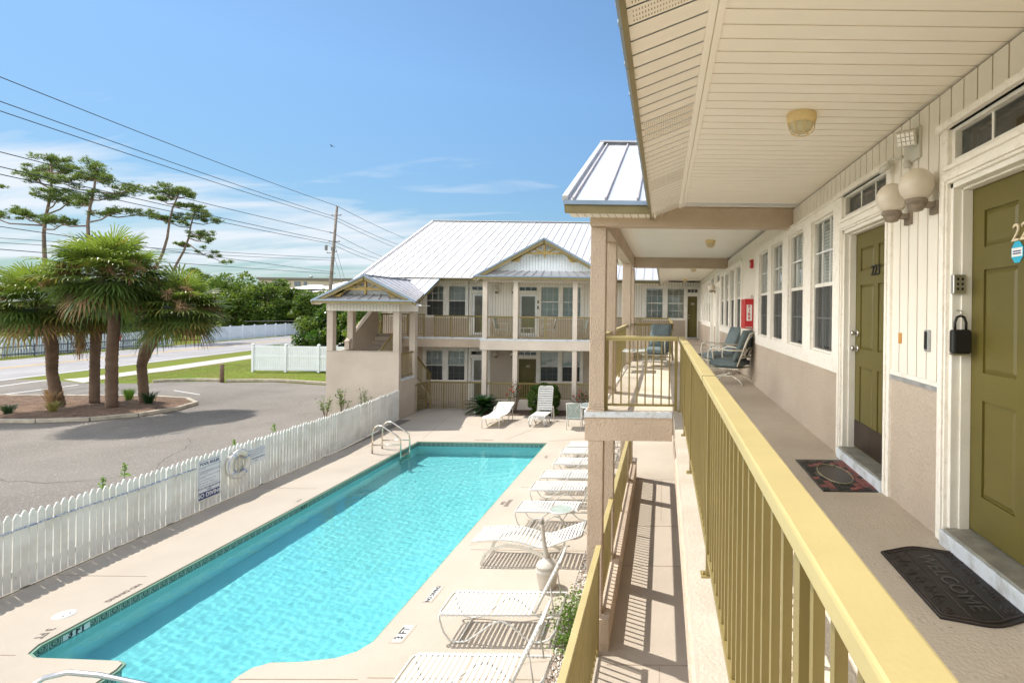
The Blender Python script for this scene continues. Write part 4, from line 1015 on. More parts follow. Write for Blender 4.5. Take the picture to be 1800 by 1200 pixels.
railing('short low olive railing on the knee wall between the first two lower porch posts', 'railing', (-7.72,23.28), (-6.6,23.28), 0.45, 0.73, feet=False, posts=[], lowgap=0.04)
railing('low olive railing on the knee wall behind the round clipped bush', 'railing', (-6.38,23.28), (-3.99,23.28), 0.45, 0.73, feet=False, posts=[], lowgap=0.04)
railing('low olive railing on the knee wall behind the patio table', 'railing', (-3.77,23.28), (-2.64,23.28), 0.45, 0.73, feet=False, posts=[], lowgap=0.04)
railing('olive gate panel at the right side of the stair tower foot', 'gate', (-10.45,22.3), (-10.35,23.25), 0.0, 1.2, name='metal_gate', feet=False, group=None)

# ------------------------------------------------------------ stair tower
tw = thing('stair_tower', 'open stair tower with tan half walls and small blue grey gabled roof', 'stair tower', (-11.8, 21.5, 0))
x0, x1, y0, y1 = -13.3, -10.42, 20.9, 22.25
mb = MB(); mb.box(x0,x1,y0,y0+0.18,0,2.66); obj('front_wall', mb, stucco_tower, tw, bevel=0.01)
mb = MB(); mb.box(x0,x1-0.25,y0-0.012,y0+0.195,2.66,2.69); obj('wall_cap', mb, concr, tw)
mb = MB(); mb.box(x1-0.18,x1,y0+0.18,y1,0,1.50); obj('side_wall', mb, stucco_tower, tw, bevel=0.01)
mb = MB(); mb.box(x1-0.19,x1+0.015,y0+0.18,y1,1.50,1.56); obj('wall_cap', mb, sillpaint, tw)
mb = MB(); mb.box(x0,x0+0.18,y0+0.18,22.1,0,2.66); mb.prism([(x0,22.1,0),(x0,24.4,0),(x0,24.4,4.35),(x0,24.1,4.35),(x0,22.1,2.95)],(0.18,0,0)); obj('stringer_wall', mb, stucco_tower, tw)
mb = MB(); mb.bar((x0+0.09,22.1,2.97),(x0+0.09,24.1,4.37),0.22,0.05); obj('wall_cap', mb, concr, tw)
for (px, py, z0) in ((x0+0.01,y0,2.66),(x0+0.01,y1-0.0,2.66),(x1-0.25,y0,2.66),(x1-0.25,y1-0.0,1.50)):
    mb = MB(); mb.box(px,px+0.24,py,py+0.24,z0,4.30); obj('pillar', mb, stucco_tower, tw, bevel=0.01)
mb = MB(); mb.box(x1-0.25,x1-0.01,y1,y1+0.24,0,1.5); obj('pillar', mb, stucco_tower, tw)
mb = MB(); Tw = Wall('Y', y0-0.02); siding_mb(Tw, x0-0.0, x1+0.0, 4.28, 4.60, mb); mb.box(x0,x1,y0,y0+0.2,4.27,4.60,0)
obj('fascia_siding', mb, [siding, groove], tw)
mb = MB(); mb.box(x1-0.2,x1,y0+0.2,22.5,4.27,4.60); mb.box(x0,x0+0.2,y0+0.2,24.4,4.27,4.60); mb.box(x0+0.2,x1-0.2,y0+0.2,24.1,4.50,4.53); obj('ceiling', mb, soff, tw)
# landing and flights
mb = MB(); mb.box(x0+0.18,x1-0.18,y0+0.18,22.15,1.48,1.60); obj('landing', mb, concr, tw)
mb = MB()
for k in range(9):
    yy = 22.15+k*0.245; zz_ = 1.60+(k+1)*(1.5/9); mb.box(-13.12,-11.95,yy,yy+0.28,zz_-0.05,zz_,0); mb.box(-13.12,-11.95,yy+0.24,yy+0.26,zz_-0.05,zz_+0.10,1)
    zz2 = 1.60-(k+0)*(1.6/9); mb.box(-11.75,-10.62,yy,yy+0.28,zz2-0.05,zz2,0)
mb.bar((-11.92,22.15,1.55),(-11.92,24.4,3.05),0.05,0.25,mi=1); mb.bar((-11.78,22.15,1.55),(-11.78,24.4,-0.02),0.05,0.25,mi=1); mb.bar((-10.60,22.15,1.55),(-10.60,24.4,-0.02),0.05,0.25,mi=1)
obj('stair_flight', mb, [concr, stuccow], tw)
railing('sloping olive handrail of the lower stair flight descending from the tower landing', 'railing', (-10.55,22.5), (-10.55,24.1), 1.5, 1.0, slope=-0.68, feet=False, posts=[0.02,1.5], name='stair_railing', group='sloping stair railings')
railing('sloping olive handrail beside the upper stair flight inside the tower', 'railing', (-11.86,22.2), (-11.86,24.1), 1.65, 0.95, slope=0.66, feet=False, posts=[0.02,1.8], name='stair_railing', group='sloping stair railings')
railing('olive railing at the head of the stairs, seen between the tower pillars', 'railing', (-13.0,24.45), (-11.0,24.45), FL, 1.05, feet=False, posts=[0.02,1.2,1.95])
railing('small olive railing on the side wall of the stair tower', 'railing', (x1-0.09,y0+0.26), (x1-0.09,y1), 1.56, 1.05, feet=False, posts=[])
# gable roof of the tower
ax, az, e0, e1, ezt, gy = -11.72, 5.66, -13.62, -9.75, 4.66, 20.3
az = 5.66; e0 = -13.52; e1 = -9.50; ax = (e0+e1)/2; slt = (az-ezt)/(ax-e0)
roof_plane(tw, (e0,gy,ezt), (e0,24.6,ezt), (ax,24.6,az), (ax,gy,az), rib=0.38, rib_off=0.03, m=roofm)
bx = -10.28; bz = ezt + slt*(e1-bx)
roof_plane(tw, (e1,gy,ezt), (bx,22.75,bz), (ax,24.2,az), (ax,gy,az), rib=0.36, rib_off=0.03, m=roofm)
mb = MB()
for xx in (e0, e1):
    mb.bar((xx,gy-0.02,ezt-0.01),(ax,gy-0.02,az-0.01),0.03,0.07,mi=0); mb.bar((xx,gy+0.01,ezt-0.10),(ax,gy+0.01,az-0.10),0.03,0.14,mi=1)
mb.bar((ax,gy,az+0.02),(ax,24.0,az+0.02),0.16,0.03,mi=0)
obj('rake_board', mb, [roofblue, bronze], tw)
mb = MB()
for xx in (e0, e1): mb.add([(xx,gy,ezt-0.15),(xx,20.85,ezt-0.15),(ax,20.85,az-0.15),(ax,gy,az-0.15)],[(0,1,2,3)])
obj('eave_soffit', mb, soff, tw, fixn=False)
mb = MB(); mb.prism([(e0+0.3,20.85,ezt-0.05),(e1-0.3,20.85,ezt-0.05),(ax,20.85,az-0.17)],(0,0.06,0)); obj('gable_wall', mb, gable_skylit, tw)
roof_plane(tw, (e0+0.18,gy-0.0,ezt+0.05), (e1-0.18,gy-0.0,ezt+0.05), (e1-0.7,20.84,ezt+0.27), (e0+0.7,20.84,ezt+0.27), rib=0.40, name='pent_roof', thick=0.03)
mb = MB(); mb.box(e0+0.12,e1-0.12,gy-0.02,gy+0.01,ezt-0.10,ezt+0.0,0); mb.box(e0+0.1,e1-0.1,gy-0.04,gy-0.01,ezt+0.0,ezt+0.05,1)
mb.bar((e1-0.02,gy,ezt-0.07),(-10.29,22.7,bz-0.09),0.03,0.10,mi=0); obj('fascia', mb, [bronze, roofblue], tw)
bracket(tw, ax, az, gy+0.14, 1.25, slt)

# ------------------------------------------------------------ picket fence along the pool
pf = thing('picket_fence', 'long white weathered picket fence between the pool deck and the asphalt drive', 'fence', (-9.93, 13, 0))
def fx_(Y): return -9.93 - max(0, (Y-16))*0.09
rr_ = random.Random(11); mb = MB(); Y = 3.0; zoneposts = []
while Y < 20.75:
    w_ = 0.095; x = fx_(Y) + rr_.uniform(-0.006,0.006); h = 1.20 + rr_.uniform(-0.022,0.022); tl = rr_.uniform(-0.006,0.006)
    prof = [(x,Y,0.03),(x,Y+w_,0.03),(x,Y+w_+tl,h-0.07),(x,Y+w_*0.62+tl,h),(x,Y+w_*0.38+tl,h),(x,Y+tl,h-0.07)]
    mb.prism(prof, (0.02,0,0), 0); Y += w_ + 0.013 + rr_.uniform(-0.003,0.004)
obj('picket_panel', mb, picketm, pf)
mb = MB()
for z in (0.28, 0.92): mb.bar((fx_(3)-0.02,3,z),(fx_(16)-0.02,16,z),0.04,0.09); mb.bar((fx_(16)-0.02,16,z),(fx_(20.8)-0.02,20.8,z),0.04,0.09)
obj('fence_rail', mb, picketm, pf)
for Y in [3.4+2.44*k for k in range(8)]: obj('post', MB().box(fx_(Y)-0.13,fx_(Y)-0.042,Y,Y+0.09,0,1.12), picketm, pf)
# rope along the near pickets
mb = MB(); pts = [(fx_(y)+0.035+0.004*math.sin(y*9), y, 0.955+0.008*math.sin(y*3)) for y in np.arange(3.0, 11.3, 0.25)]
mb.tube(pts, 0.011, 6); rope_m = mat('blue_white_rope', (0.60,0.64,0.72), 0.8, 0, 0.02, 30, col2=(0.20,0.28,0.5), lo=0.48, hi=0.55)
tag(obj('rope', mb, rope_m, at=(-9.9,7,1)), 'thin blue and white rope strung along the top of the near pickets', 'rope')
FX = -9.93+0.022
def wf(y, z): return frame_m((FX+0.0, y, z), (0,1,0), (0,0,1))
# pool rules sign
sg = thing('pool_sign', 'tall white POOL RULES sign with a navy NO DIVING band fixed to the picket fence', 'sign', (FX, 11.6, 0.23))
obj('panel', MB().box(FX,FX+0.006,11.31,11.88,0.23,1.09), mat('sign_white', (0.80,0.82,0.86), 0.4, 0, 0.02, 3), sg)
sw = bpy.data.materials['sign_white']
mb = MB(); q = FX+0.0065
for (a,b,c_,d) in ((11.325,11.865,1.068,1.074),(11.325,11.865,0.244,0.249),(11.325,11.331,0.244,1.074),(11.859,11.865,0.244,1.074)): mb.box(q,q+0.001,a,b,c_,d)
mb.box(q,q+0.001,11.325,11.865,0.244,0.395)
obj('border', mb, inkn, sg)
mb = MB(); F2 = lambda y,z: frame_m((FX+0.009,y,z),(0,1,0),(0,0,1))
mb.merge(text_mb('POOL RULES', 0.085, bold=0.003), F2(11.595,1.005))
lines = ['NO LIFEGUARD ON DUTY SWIM AT YOUR','OWN RISK','','SHOWER BEFORE ENTERING THE POOL','NO FOOD OR BEVERAGE IN POOL OR ON','THE WET DECK','','NO GLASS OR ANIMALS IN THE FENCED','POOL AREA','','POOL HOURS: DAWN TO DUSK','','BATHING LOAD:     PERSONS','','CHILDREN MUST HAVE SUPERVISION']
for k, L_ in enumerate(lines):
    if L_: mb.merge(text_mb(L_, 0.0285, align='LEFT'), F2(11.345,0.935-k*0.0285))
mb.merge(text_mb('POOL MAXIMUM DEPTH', 0.052, bold=0.001), F2(11.595,0.478)); mb.merge(text_mb('4 FEET', 0.05, bold=0.001), F2(11.595,0.428))
obj('lettering', mb, inkn, sg)
obj('no_diving_lettering', MB().merge(text_mb('NO DIVING', 0.125, bold=0.004), frame_m((FX+0.009,11.595,0.32),(0,1,0),(0,0,1))), sw, sg)
sg = thing('pool_sign', 'smaller white pool sign with thin lettering right of the life ring', 'sign', (FX, 12.95, 0.6))
obj('panel', MB().box(FX,FX+0.006,12.62,13.22,0.60,0.99), sw, sg)
mb = MB()
for k, L_ in enumerate(['WARNING: NO LIFEGUARD ON DUTY','SWIM AT YOUR OWN RISK. CHILDREN','SHOULD NOT USE POOL WITHOUT','ADULT SUPERVISION. POOL HOURS']): mb.merge(text_mb(L_, 0.031, align='LEFT'), F2(12.65,0.945-k*0.045))
mb.merge(text_mb('POOL MAXIMUM DEPTH', 0.05, bold=0.001), F2(12.92,0.73)); mb.merge(text_mb('4 FEET', 0.045), F2(12.92,0.665))
obj('lettering', mb, inkn, sg)
# life ring
lr = thing('life_ring', 'old white life ring hanging on the picket fence between the two pool signs', 'life ring', (FX+0.07, 12.32, 0.76))
mb = MB(); c0 = Vector((FX+0.065,12.32,0.76)); pts = [c0+Vector((0,math.cos(t),math.sin(t)))*0.265 for t in [2*math.pi*k/28 for k in range(28)]]
mb.tube(pts, 0.068, 12, closed=True); obj('ring', mb, mat('ring_plastic', (0.72,0.69,0.62), 0.7, 0, 0.04, 7, 0.5, 25, col2=(0.52,0.47,0.40), lo=0.45, hi=0.8), lr)
mb = MB()
for t in (0.6, 2.2, 3.8, 5.3):
    p = c0+Vector((0,math.cos(t),math.sin(t)))*0.25; rad = Vector((0,math.cos(t),math.sin(t)))
    for dt in (-0.06,0.0,0.06):
        rd_ = Vector((0,math.cos(t+dt),math.sin(t+dt))); pc = c0+rd_*0.25
        mb.tube([pc+(rd_*math.cos(a)+Vector((1,0,0))*math.sin(a))*0.074 for a in [2*math.pi*k/14 for k in range(14)]], 0.008, 5, closed=True)
    t2 = t+1.55; mb.tube([c0+Vector((0.02,math.cos(t+(t2-t)*k/6),math.sin(t+(t2-t)*k/6)))*1.0*(0.325-0.012*math.sin(math.pi*k/6)) if False else c0+Vector((0.03,0,0))+Vector((0,math.cos(t+(t2-t)*k/6),math.sin(t+(t2-t)*k/6)))*(0.322+0.01*math.sin(math.pi*k/6)) for k in range(7)], 0.008, 5)
obj('grab_rope', mb, rope_m, lr)
mb = MB()
for k in range(2): mb.tube([c0+Vector((0.0+0.01*k,-0.05+0.02*k+0.03*math.sin(a*3),0.2-0.30*a)) for a in np.linspace(0,1,9)], 0.011, 6)
mb.tube([c0+Vector((0,0.07,0.2)),c0+Vector((0.02,0.08,0.05)),c0+Vector((0,0.05,-0.12)),c0+Vector((0.02,-0.05,-0.18))],0.013,6); obj('throw_rope', mb, mat('old_rope', (0.62,0.58,0.5), 0.9, 0, 0.1, 20), lr)
tag(obj('wall_plaque', MB().box(-10.15+0.03,-10.15+0.045,17.6,17.68,0.62,0.9), redm, at=(-10.1,17.6,0.7)), 'narrow rusty red strip on the far pickets of the fence', 'strip')

# white vinyl fence past the lawn, seen by the stair tower
vf = thing('vinyl_fence', 'white vinyl fence on the lawn left of the stair tower, with square capped posts', 'fence', (-24, 35.4, 0))
mb = MB(); xs = [-27.4,-25.2,-23.0,-20.8,-18.6]
for i in range(4):
    a, b = xs[i]+0.07, xs[i+1]-0.07
    for z in (0.16,1.0,1.62): mb.box(a,b,35.36,35.42,z,z+0.13)
    n = 17
    for k in range(n):
        xx = a+(b-a)*(k+0.5)/n; mb.box(xx-0.052,xx+0.052,35.375,35.405,0.1,1.70)
obj('fence_panel', mb, bluewhite, vf)
for x in xs:
    mb = MB(); mb.box(x-0.07,x+0.07,35.32,35.46,0,1.82); mb.prism([(x-0.085,35.305,1.82),(x+0.085,35.305,1.82),(x+0.085,35.475,1.82),(x-0.085,35.475,1.82)],(0,0,0.03)); mb.add([(x-0.08,35.31,1.85),(x+0.08,35.31,1.85),(x+0.08,35.47,1.85),(x-0.08,35.47,1.85),(x,35.39,1.91)],[(0,1,4),(1,2,4),(2,3,4),(3,0,4)]); obj('post', mb, bluewhite, vf)
# brown bollard
mb = MB(); mb.lathe([(0.0,0.0),(0.11,0.0),(0.105,1.0),(0.10,1.02),(0,1.03)], (-25.4,30.5,0), 12); tag(obj('wooden_bollard', mb, wood, at=(-25.4,30.5,0)), 'single brown wooden bollard standing in the gap of the lawn kerb', 'bollard')
# ------------------------------------------------------------ pool ladder and rail
ld = thing('pool_ladder', 'stainless steel pool ladder arching over the far left pool edge', 'pool ladder', (-8.1, 16.4, 0))
for y in (16.05, 16.62):
    pts = [(-8.78,y,0),(-8.78,y,0.62),(-8.74,y,0.76),(-8.62,y,0.85),(-8.48,y,0.83),(-8.05,y,0.55),(-7.95,y,0.46),(-7.92,y,0.32),(-7.92,y,-0.75)]
    obj('side_rail', MB().tube(pts, 0.024, 10), gold, ld)
    obj('brace', MB().tube([(-8.78,y,0.26),(-7.92,y,0.28)], 0.016, 8), gold, ld)
for z in (-0.12,-0.32,-0.52): obj('step', MB().box(-7.98,-7.88,16.07,16.60,z,z+0.03), gold, ld)
hr = thing('pool_handrail', 'stainless handrail over the pool steps at the bottom left corner of the photo', 'handrail', (-6.6,5.9,0))
obj('rail', MB().tube([(-6.25,5.0,0),(-6.24,5.02,0.45),(-6.16,5.1,0.68),(-6.02,5.18,0.78),(-5.86,5.25,0.79),(-5.6,5.3,0.73),(-5.2,5.36,0.60),(-4.8,5.4,0.46),(-4.65,5.4,0.35),(-4.6,5.4,0)], 0.024, 10), chrome, hr)

# ------------------------------------------------------------ strap loungers
def make_lounger():
    t = thing('strap_lounger', 'white strap lounger with raised back, nearest the camera at the bottom edge of the photo', 'sun lounger', (0,0,0), 0, 'white strap loungers along the right pool edge')
    mb = MB()
    prof = [(0.0,0.37),(0.01,0.30),(0.06,0.15),(0.14,0.04),(0.26,0.012),(0.38,0.03),(0.55,0.15),(0.70,0.26),(0.82,0.30),(0.94,0.25),(1.08,0.13),(1.20,0.03),(1.34,0.012),(1.46,0.05),(1.55,0.18),(1.60,0.36)]
    for y in (0.02, 0.58):
        mb.tube([(x,y,z) for x,z in prof], 0.013, 8)
    for x, z in ((0.26,0.012),(1.34,0.012)): mb.tube([(x,0.02,z),(x,0.58,z)], 0.010, 6)
    obj('leg_frame', mb, alum, t)
    mb = MB(); mb.tube([(1.60,0.02,0.38),(0.06,0.02,0.38),(0.0,0.05,0.38),(-0.01,0.10,0.38),(-0.01,0.50,0.38),(0.0,0.55,0.38),(0.06,0.58,0.38),(1.60,0.58,0.38),(1.60,0.02,0.38)], 0.015, 8)
    obj('seat_frame', mb, alum, t)
    mb = MB(); x = 0.03; k = 0
    while x < 1.22:
        w_ = 0.044; sag = 0.012
        ys = [0.0,0.10,0.30,0.50,0.60]; zs = [0.396,0.392-sag*0.5,0.392-sag,0.392-sag*0.5,0.396]
        for i in range(4): mb.add([(x,ys[i],zs[i]),(x+w_,ys[i],zs[i]),(x+w_,ys[i+1],zs[i+1]),(x,ys[i+1],zs[i+1])],[(0,1,2,3)])
        for y in (0.0,0.60): mb.box(x,x+w_,y-0.001,y+0.001,0.365,0.396)
        x += w_+0.022 + (0.02 if k in (9, 17) else 0); k += 1
    obj('seat_straps', mb, strapm, t, fixn=False)
    a = R(64); ca, sa = math.cos(a), math.sin(a); hx, hz = 1.27, 0.40; L = 0.74
    P = lambda l, y, o_=0: (hx+ca*l - sa*o_, y, hz+sa*l + ca*o_)
    bf = MB(); bf.tube([P(0,0.045),P(L-0.05,0.045),P(L,0.09),P(L,0.51),P(L-0.05,0.555),P(0,0.555)], 0.014, 8)
    b = obj('back_frame', bf, alum, t)
    mb = MB(); l = 0.03
    while l < L-0.04:
        p = [P(l,0.03,0.014),P(l+0.042,0.03,0.014),P(l+0.042,0.57,0.014),P(l,0.57,0.014)]; mb.quad(*p); l += 0.055
    obj('back_straps', mb, strapm, t, fixn=False)
    mb = MB()
    for y in (0.06,0.54):
        mb.tube([P(0.42,y),(1.52,y,0.38)], 0.009, 6)
        for q in range(5): mb.box(1.34+q*0.05,1.35+q*0.05,y-0.008,y+0.008,0.38,0.41)
    mb.tube([P(0.42,0.06),P(0.42,0.54)],0.009,6); obj('back_prop', mb, alum, t)
    return t
L0 = make_lounger()
ys = [5.62, 7.0, 10.58, 11.84, 12.72, 13.85, 14.89, 15.62]
xs_ = [-2.86,-2.93,-2.93,-2.95,-2.93,-2.84,-2.85,-2.82]
labs = [None, 'white strap lounger with raised back just beyond the nearest one, beside the deck weeds',
 'white strap lounger directly behind the round glass side table', 'second strap lounger beyond the round glass side table, half hidden by the pillar',
 'third strap lounger beyond the round glass side table, its head end behind the pillar', 'fourth strap lounger beyond the round glass side table, level with the faded NO DIVING stencil',
 'next to last strap lounger of the row, close to the far end of the pool', 'farthest strap lounger of the row, only its foot end shows left of the pillar']
L0.location = (xs_[0], ys[0], 0.004)
for i in range(1, 8): dup(L0, (xs_[i], ys[i], 0.004), R((0,0.5,-1,0.8,0,-1.0,1,0)[i]), labs[i])
# arched lounger
t = thing('arched_lounger', 'white strap lounger with a long curved bed and flat bowed legs, behind the urn', 'sun lounger', (-3.27, 9.14, 0.004), 0)
ox, oy = -3.27, 9.14
def bedz(x): return 0.40 + 0.045*math.sin((x+0.1)*2.6) - (0.0 if x < 1.2 else 0) - 0.07*math.exp(-((x-1.2)/0.33)**2) + max(0,x-1.25)*0.28
mb = MB()
for y in (0.01,0.60): mb.tube([(ox+x,oy+y,bedz(x)) for x in np.linspace(0,1.9,16)], 0.014, 8)
for x in (0.01,1.89): mb.tube([(ox+x,oy,bedz(x)),(ox+x,oy+0.61,bedz(x))],0.013,8)
obj('seat_frame', mb, alum, t)
mb = MB(); x = 0.03
while x < 1.85:
    mb.quad((ox+x,oy,bedz(x)+0.014),(ox+x+0.043,oy,bedz(x+.043)+0.014),(ox+x+0.043,oy+0.61,bedz(x+.043)+0.014),(ox+x,oy+0.61,bedz(x)+0.014)); x += 0.066
obj('seat_straps', mb, strapm, t, fixn=False)
for y in (0.04,0.57):
    mb = MB(); P_ = [(0.16,0.0),(0.22,0.16),(0.36,0.28),(0.6,0.335),(0.85,0.31),(1.15,0.20),(1.45,0.03)]
    for i in range(6): mb.bar((ox+P_[i][0],oy+y,P_[i][1]+0.005),(ox+P_[i+1][0],oy+y,P_[i+1][1]+0.005),0.022,0.055)
    mb.tube([(ox+0.95,oy+y,0.30),(ox+1.25,oy+y,0.33),(ox+1.7,oy+y,0.34)],0.013,6); mb.tube([(ox+1.45,oy+y,0.05),(ox+1.62,oy+y,0.40)],0.011,6)
    obj('leg', mb, mat('lounger_leg_%d' % int(y*100), (0.66,0.63,0.55), 0.5, 0.1, 0.05, 5) , t)
# far loungers
t = thing('sling_lounger', 'low cream sling lounger with slightly raised head at the far end of the pool', 'sun lounger', (-6.3,19.6,0))
mb = MB()
for sx in (-0.32,0.32):
    c = lambda l,z: (-6.36+sx+0.045*l, 19.62+l, z)
    mb.tube([c(0,0),c(0.02,0.34),c(0.15,0.40),c(0.8,0.36),c(1.15,0.40),c(1.75,0.66)],0.016,8); mb.tube([c(0.3,0.37),c(0.5,0.0),c(0.9,0.02),c(1.25,0.38)],0.016,8)
    mb.tube([c(1.15,0.40),c(1.3,0.55),c(1.5,0.56),c(1.52,0.0)],0.016,8)
obj('frame', mb, alum, t)
mb = MB(); pr_ = [(0.0,0.36),(0.15,0.41),(0.45,0.385),(0.8,0.37),(1.15,0.41),(1.45,0.53),(1.75,0.67)]
for i in range(6):
    (a,za),(b,zb) = pr_[i],pr_[i+1]; mb.quad((-6.68+0.045*a,19.62+a,za),(-6.04+0.045*a,19.62+a,za),(-6.04+0.045*b,19.62+b,zb),(-6.68+0.045*b,19.62+b,zb))
obj('sling', mb, sling, t, fixn=False)
t = thing('upright_lounger', 'white strap lounger with its back raised high in front of the round bush', 'sun lounger', (-4.7,20,0))
mb = MB(); cxl = -4.72
for sx in (-0.29,0.29):
    c = lambda l,z: (cxl+sx+0.06*l, 19.9+l, z)
    mb.tube([c(0.0,0.30),c(-0.03,0.2),c(0.05,0.05),c(0.2,0.02),c(0.32,0.1),c(0.42,0.33),c(0.55,0.30),c(0.75,0.05),c(0.9,0.02),c(1.0,0.1),c(1.1,0.45),c(1.25,0.55),c(1.32,0.4),c(1.36,0.0)],0.024,8)
    mb.tube([c(0.0,0.32),c(0.1,0.38),c(1.25,0.38)],0.02,8)
mb.tube([(cxl-0.29,19.9,0.31),(cxl+0.29,19.9,0.31)],0.022,8); obj('frame', mb, alum, t)
mb = MB(); l = 0.0
while l < 0.95: mb.box(cxl-0.29+0.06*l,cxl+0.29+0.06*l,19.9+l,19.9+l+0.075,0.385 if l>0.08 else 0.345,0.40 if l>0.08 else 0.36); l += 0.09
obj('seat_straps', mb, strapm, t)
mb = MB(); bl = lambda k: (20.95+k*0.30, 0.42+k*0.92)
for sx in (-0.28,0.28): mb.tube([(cxl+0.06+sx,*bl(0)),(cxl+0.06+sx,*bl(0.94)),(cxl+0.06+sx*0.85,*bl(1.0)),(cxl+0.06,*bl(1.0))],0.02,8)
obj('back_frame', mb, alum, t)
mb = MB()
for k in range(10):
    (ya,za),(yb,zb) = bl(0.03+k*0.096), bl(0.03+k*0.096+0.072); mb.prism([(cxl-0.22,ya,za),(cxl+0.34,ya,za),(cxl+0.34,yb,zb),(cxl-0.22,yb,zb)],(0,-0.012,0.004))
obj('back_straps', mb, strapm, t)
# round glass side table
t = thing('side_table', 'small round white side table with grey glass top among the loungers', 'side table', (-1.98,10.55,0))
mb = MB(); c0 = Vector((-1.98,10.55,0.46)); mb.tube([c0+Vector((math.cos(a),math.sin(a),0))*0.235 for a in [2*math.pi*k/28 for k in range(28)]],0.016,8,closed=True); obj('rim', mb, alum, t)
obj('table_top', MB().lathe([(0,0.462),(0.225,0.462)], (-1.98,10.55,0), 28), mat('table_glass_frosted', (0.36,0.42,0.38), 0.12, 0, 0.1, 6), t)
for k in range(3):
    a = 2*math.pi*k/3+0.5; u = Vector((math.cos(a),math.sin(a),0)); b = Vector((-1.98,10.55,0))
    obj('leg', MB().tube([b+u*0.21+Vector((0,0,0.45)), b+u*0.04+Vector((0,0,0.26)), b-u*0.02+Vector((0,0,0.2)), b+u*0.22+Vector((0,0,0.01))],0.010,6), alum, t)
# cigarette urn
t = thing('cigarette_urn', 'grey plastic cigarette urn with a long leaning neck behind the second lounger', 'cigarette urn', (-1.80,8.45,0))
ug = mat('urn_plastic', (0.50,0.46,0.40), 0.6, 0, 0.06, 6)
mb = MB(); mb.lathe([(0,0),(0.125,0.0),(0.135,0.02),(0.175,0.26),(0.188,0.29),(0.188,0.31),(0.17,0.325),(0.17,0.345),(0.182,0.35),(0.17,0.39),(0.10,0.44),(0.05,0.47),(0.045,0.49)],(-1.80,8.45,0.004),24); obj('base', mb, ug, t)
mb = MB(); mb.tube([(-1.80,8.45,0.46),(-1.83,8.45,0.55),(-1.87,8.46,0.75),(-1.89,8.46,0.95),(-1.90,8.46,1.02)],[0.05,0.042,0.034,0.03,0.032],12); obj('neck', mb, ug, t)
mb = MB(); mb.tube([(-1.90,8.46,1.02),(-1.905,8.46,1.10)],[0.036,0.033],12); obj('cap', mb, mat('urn_cap', (0.30,0.28,0.25), 0.6, 0, 0.1, 6), t)

# ------------------------------------------------------------ cushioned chairs, tables
def make_cushion_chair(sling_only=False):
    """local: seat faces -X, width along Y, origin on the floor under the seat"""
    t = thing('patio_chair', 'x', 'chair', (0,0,0), 0, 'white framed cushioned patio chairs on the upper porch')
    fr = mat('chair_frame_cream', (0.70,0.66,0.56), 0.45, 0.1, 0.05, 5) if 'chair_frame_cream' not in MATS else MATS['chair_frame_cream']
    mb = MB(); back = lambda k, y: (0.25+0.24*k, y, 0.34+0.62*k)
    mb.tube([back(0,-0.27),back(0.75,-0.27),(0.46,-0.2,0.93),(0.49,0,0.975),(0.46,0.2,0.93),back(0.75,0.27),back(0,0.27)],0.014,8)
    mb.tube([back(0.25,-0.27),back(0.25,0.27)],0.010,6); mb.tube([back(0.55,-0.27),back(0.3,-0.1),back(0.3,0.1),back(0.55,0.27)],0.009,6)
    c1 = [(0.25+0.24*(0.62+0.25*math.sin(a)*0.9), 0.2*math.cos(a), 0.34+0.62*(0.68+0.24*math.sin(a))) for a in np.linspace(0,2*math.pi,20,endpoint=False)]
    mb.tube(c1,0.009,6,closed=True)
    mb.tube([back(0.27,-0.24),back(0.5,-0.1),back(0.55,0.05),back(0.27,0.12)],0.009,6); mb.tube([back(0.27,0.24),back(0.5,0.1),back(0.55,-0.05),back(0.27,-0.12)],0.009,6)
    obj('back_frame', mb, fr, t)
    mb = MB()
    for y in (-0.31,0.31): mb.tube([back(0.48,y*0.9),(0.1,y,0.63),(-0.22,y,0.66),(-0.31,y,0.62),(-0.33,y,0.5),(-0.30,y,0.30),(-0.1,y*0.9,0.28)],0.014,8)
    obj('armrest', mb, fr, t)
    mb = MB(); mb.box(-0.29,0.27,-0.27,0.27,0.285,0.30); mb.tube([(0.0,0,0.285),(0,0,0.2)],0.03,8)
    for y in (-0.2,0.2):
        mb.tube([(-0.38,y*1.35,0.012),(-0.30,y*1.2,0.09),(-0.12,y,0.155),(0.12,y,0.155),(0.28,y*1.15,0.09),(0.36,y*1.35,0.012)],0.014,8)
    mb.tube([(0,-0.2,0.155),(0,0.2,0.155)],0.014,8); mb.tube([(-0.1,-0.2,0.155),(-0.05,0,0.28)],0.008,6); mb.tube([(0.1,0.2,0.155),(0.05,0,0.28)],0.008,6)
    obj('spring_base', mb, fr, t)
    def pad(sx, sy, sz, M, name):
        bm = bmesh.new(); bmesh.ops.create_cube(bm, size=1.0); bmesh.ops.subdivide_edges(bm, edges=bm.edges[:], cuts=5, use_grid_fill=True)
        for v in bm.verts:
            x, y, z = v.co; e = max(abs(x), abs(y))*2; v.co = Vector((x*sx, y*sy, z*sz*(1-0.55*max(0,(e-0.55)/0.45)**2.5)*(1.0) + 0.004*math.sin(y*22)))
        m2 = MB(); bm.verts.index_update(); m2.add([M @ v.co for v in bm.verts], [tuple(v.index for v in f.verts) for f in bm.faces], 0, True); bm.free()
        return obj(name, m2, cushion, t)
    pad(0.58,0.55,0.16, Matrix.Translation((-0.02,0,0.38)), 'seat_cushion')
    ang = math.atan2(0.62,0.24); Mb = Matrix.Translation((0.27,0,0.70)) @ Matrix.Rotation(-ang,4,'Y')
    pad(0.62,0.52,0.14, Mb, 'back_cushion')
    return t
c1 = make_cushion_chair(); c1.location = (1.28, 9.95, FL); c1.rotation_euler = (0,0,R(-8)); c1['label'] = 'cushioned patio chair at the right wall, nearer of two, curved back frame towards camera'
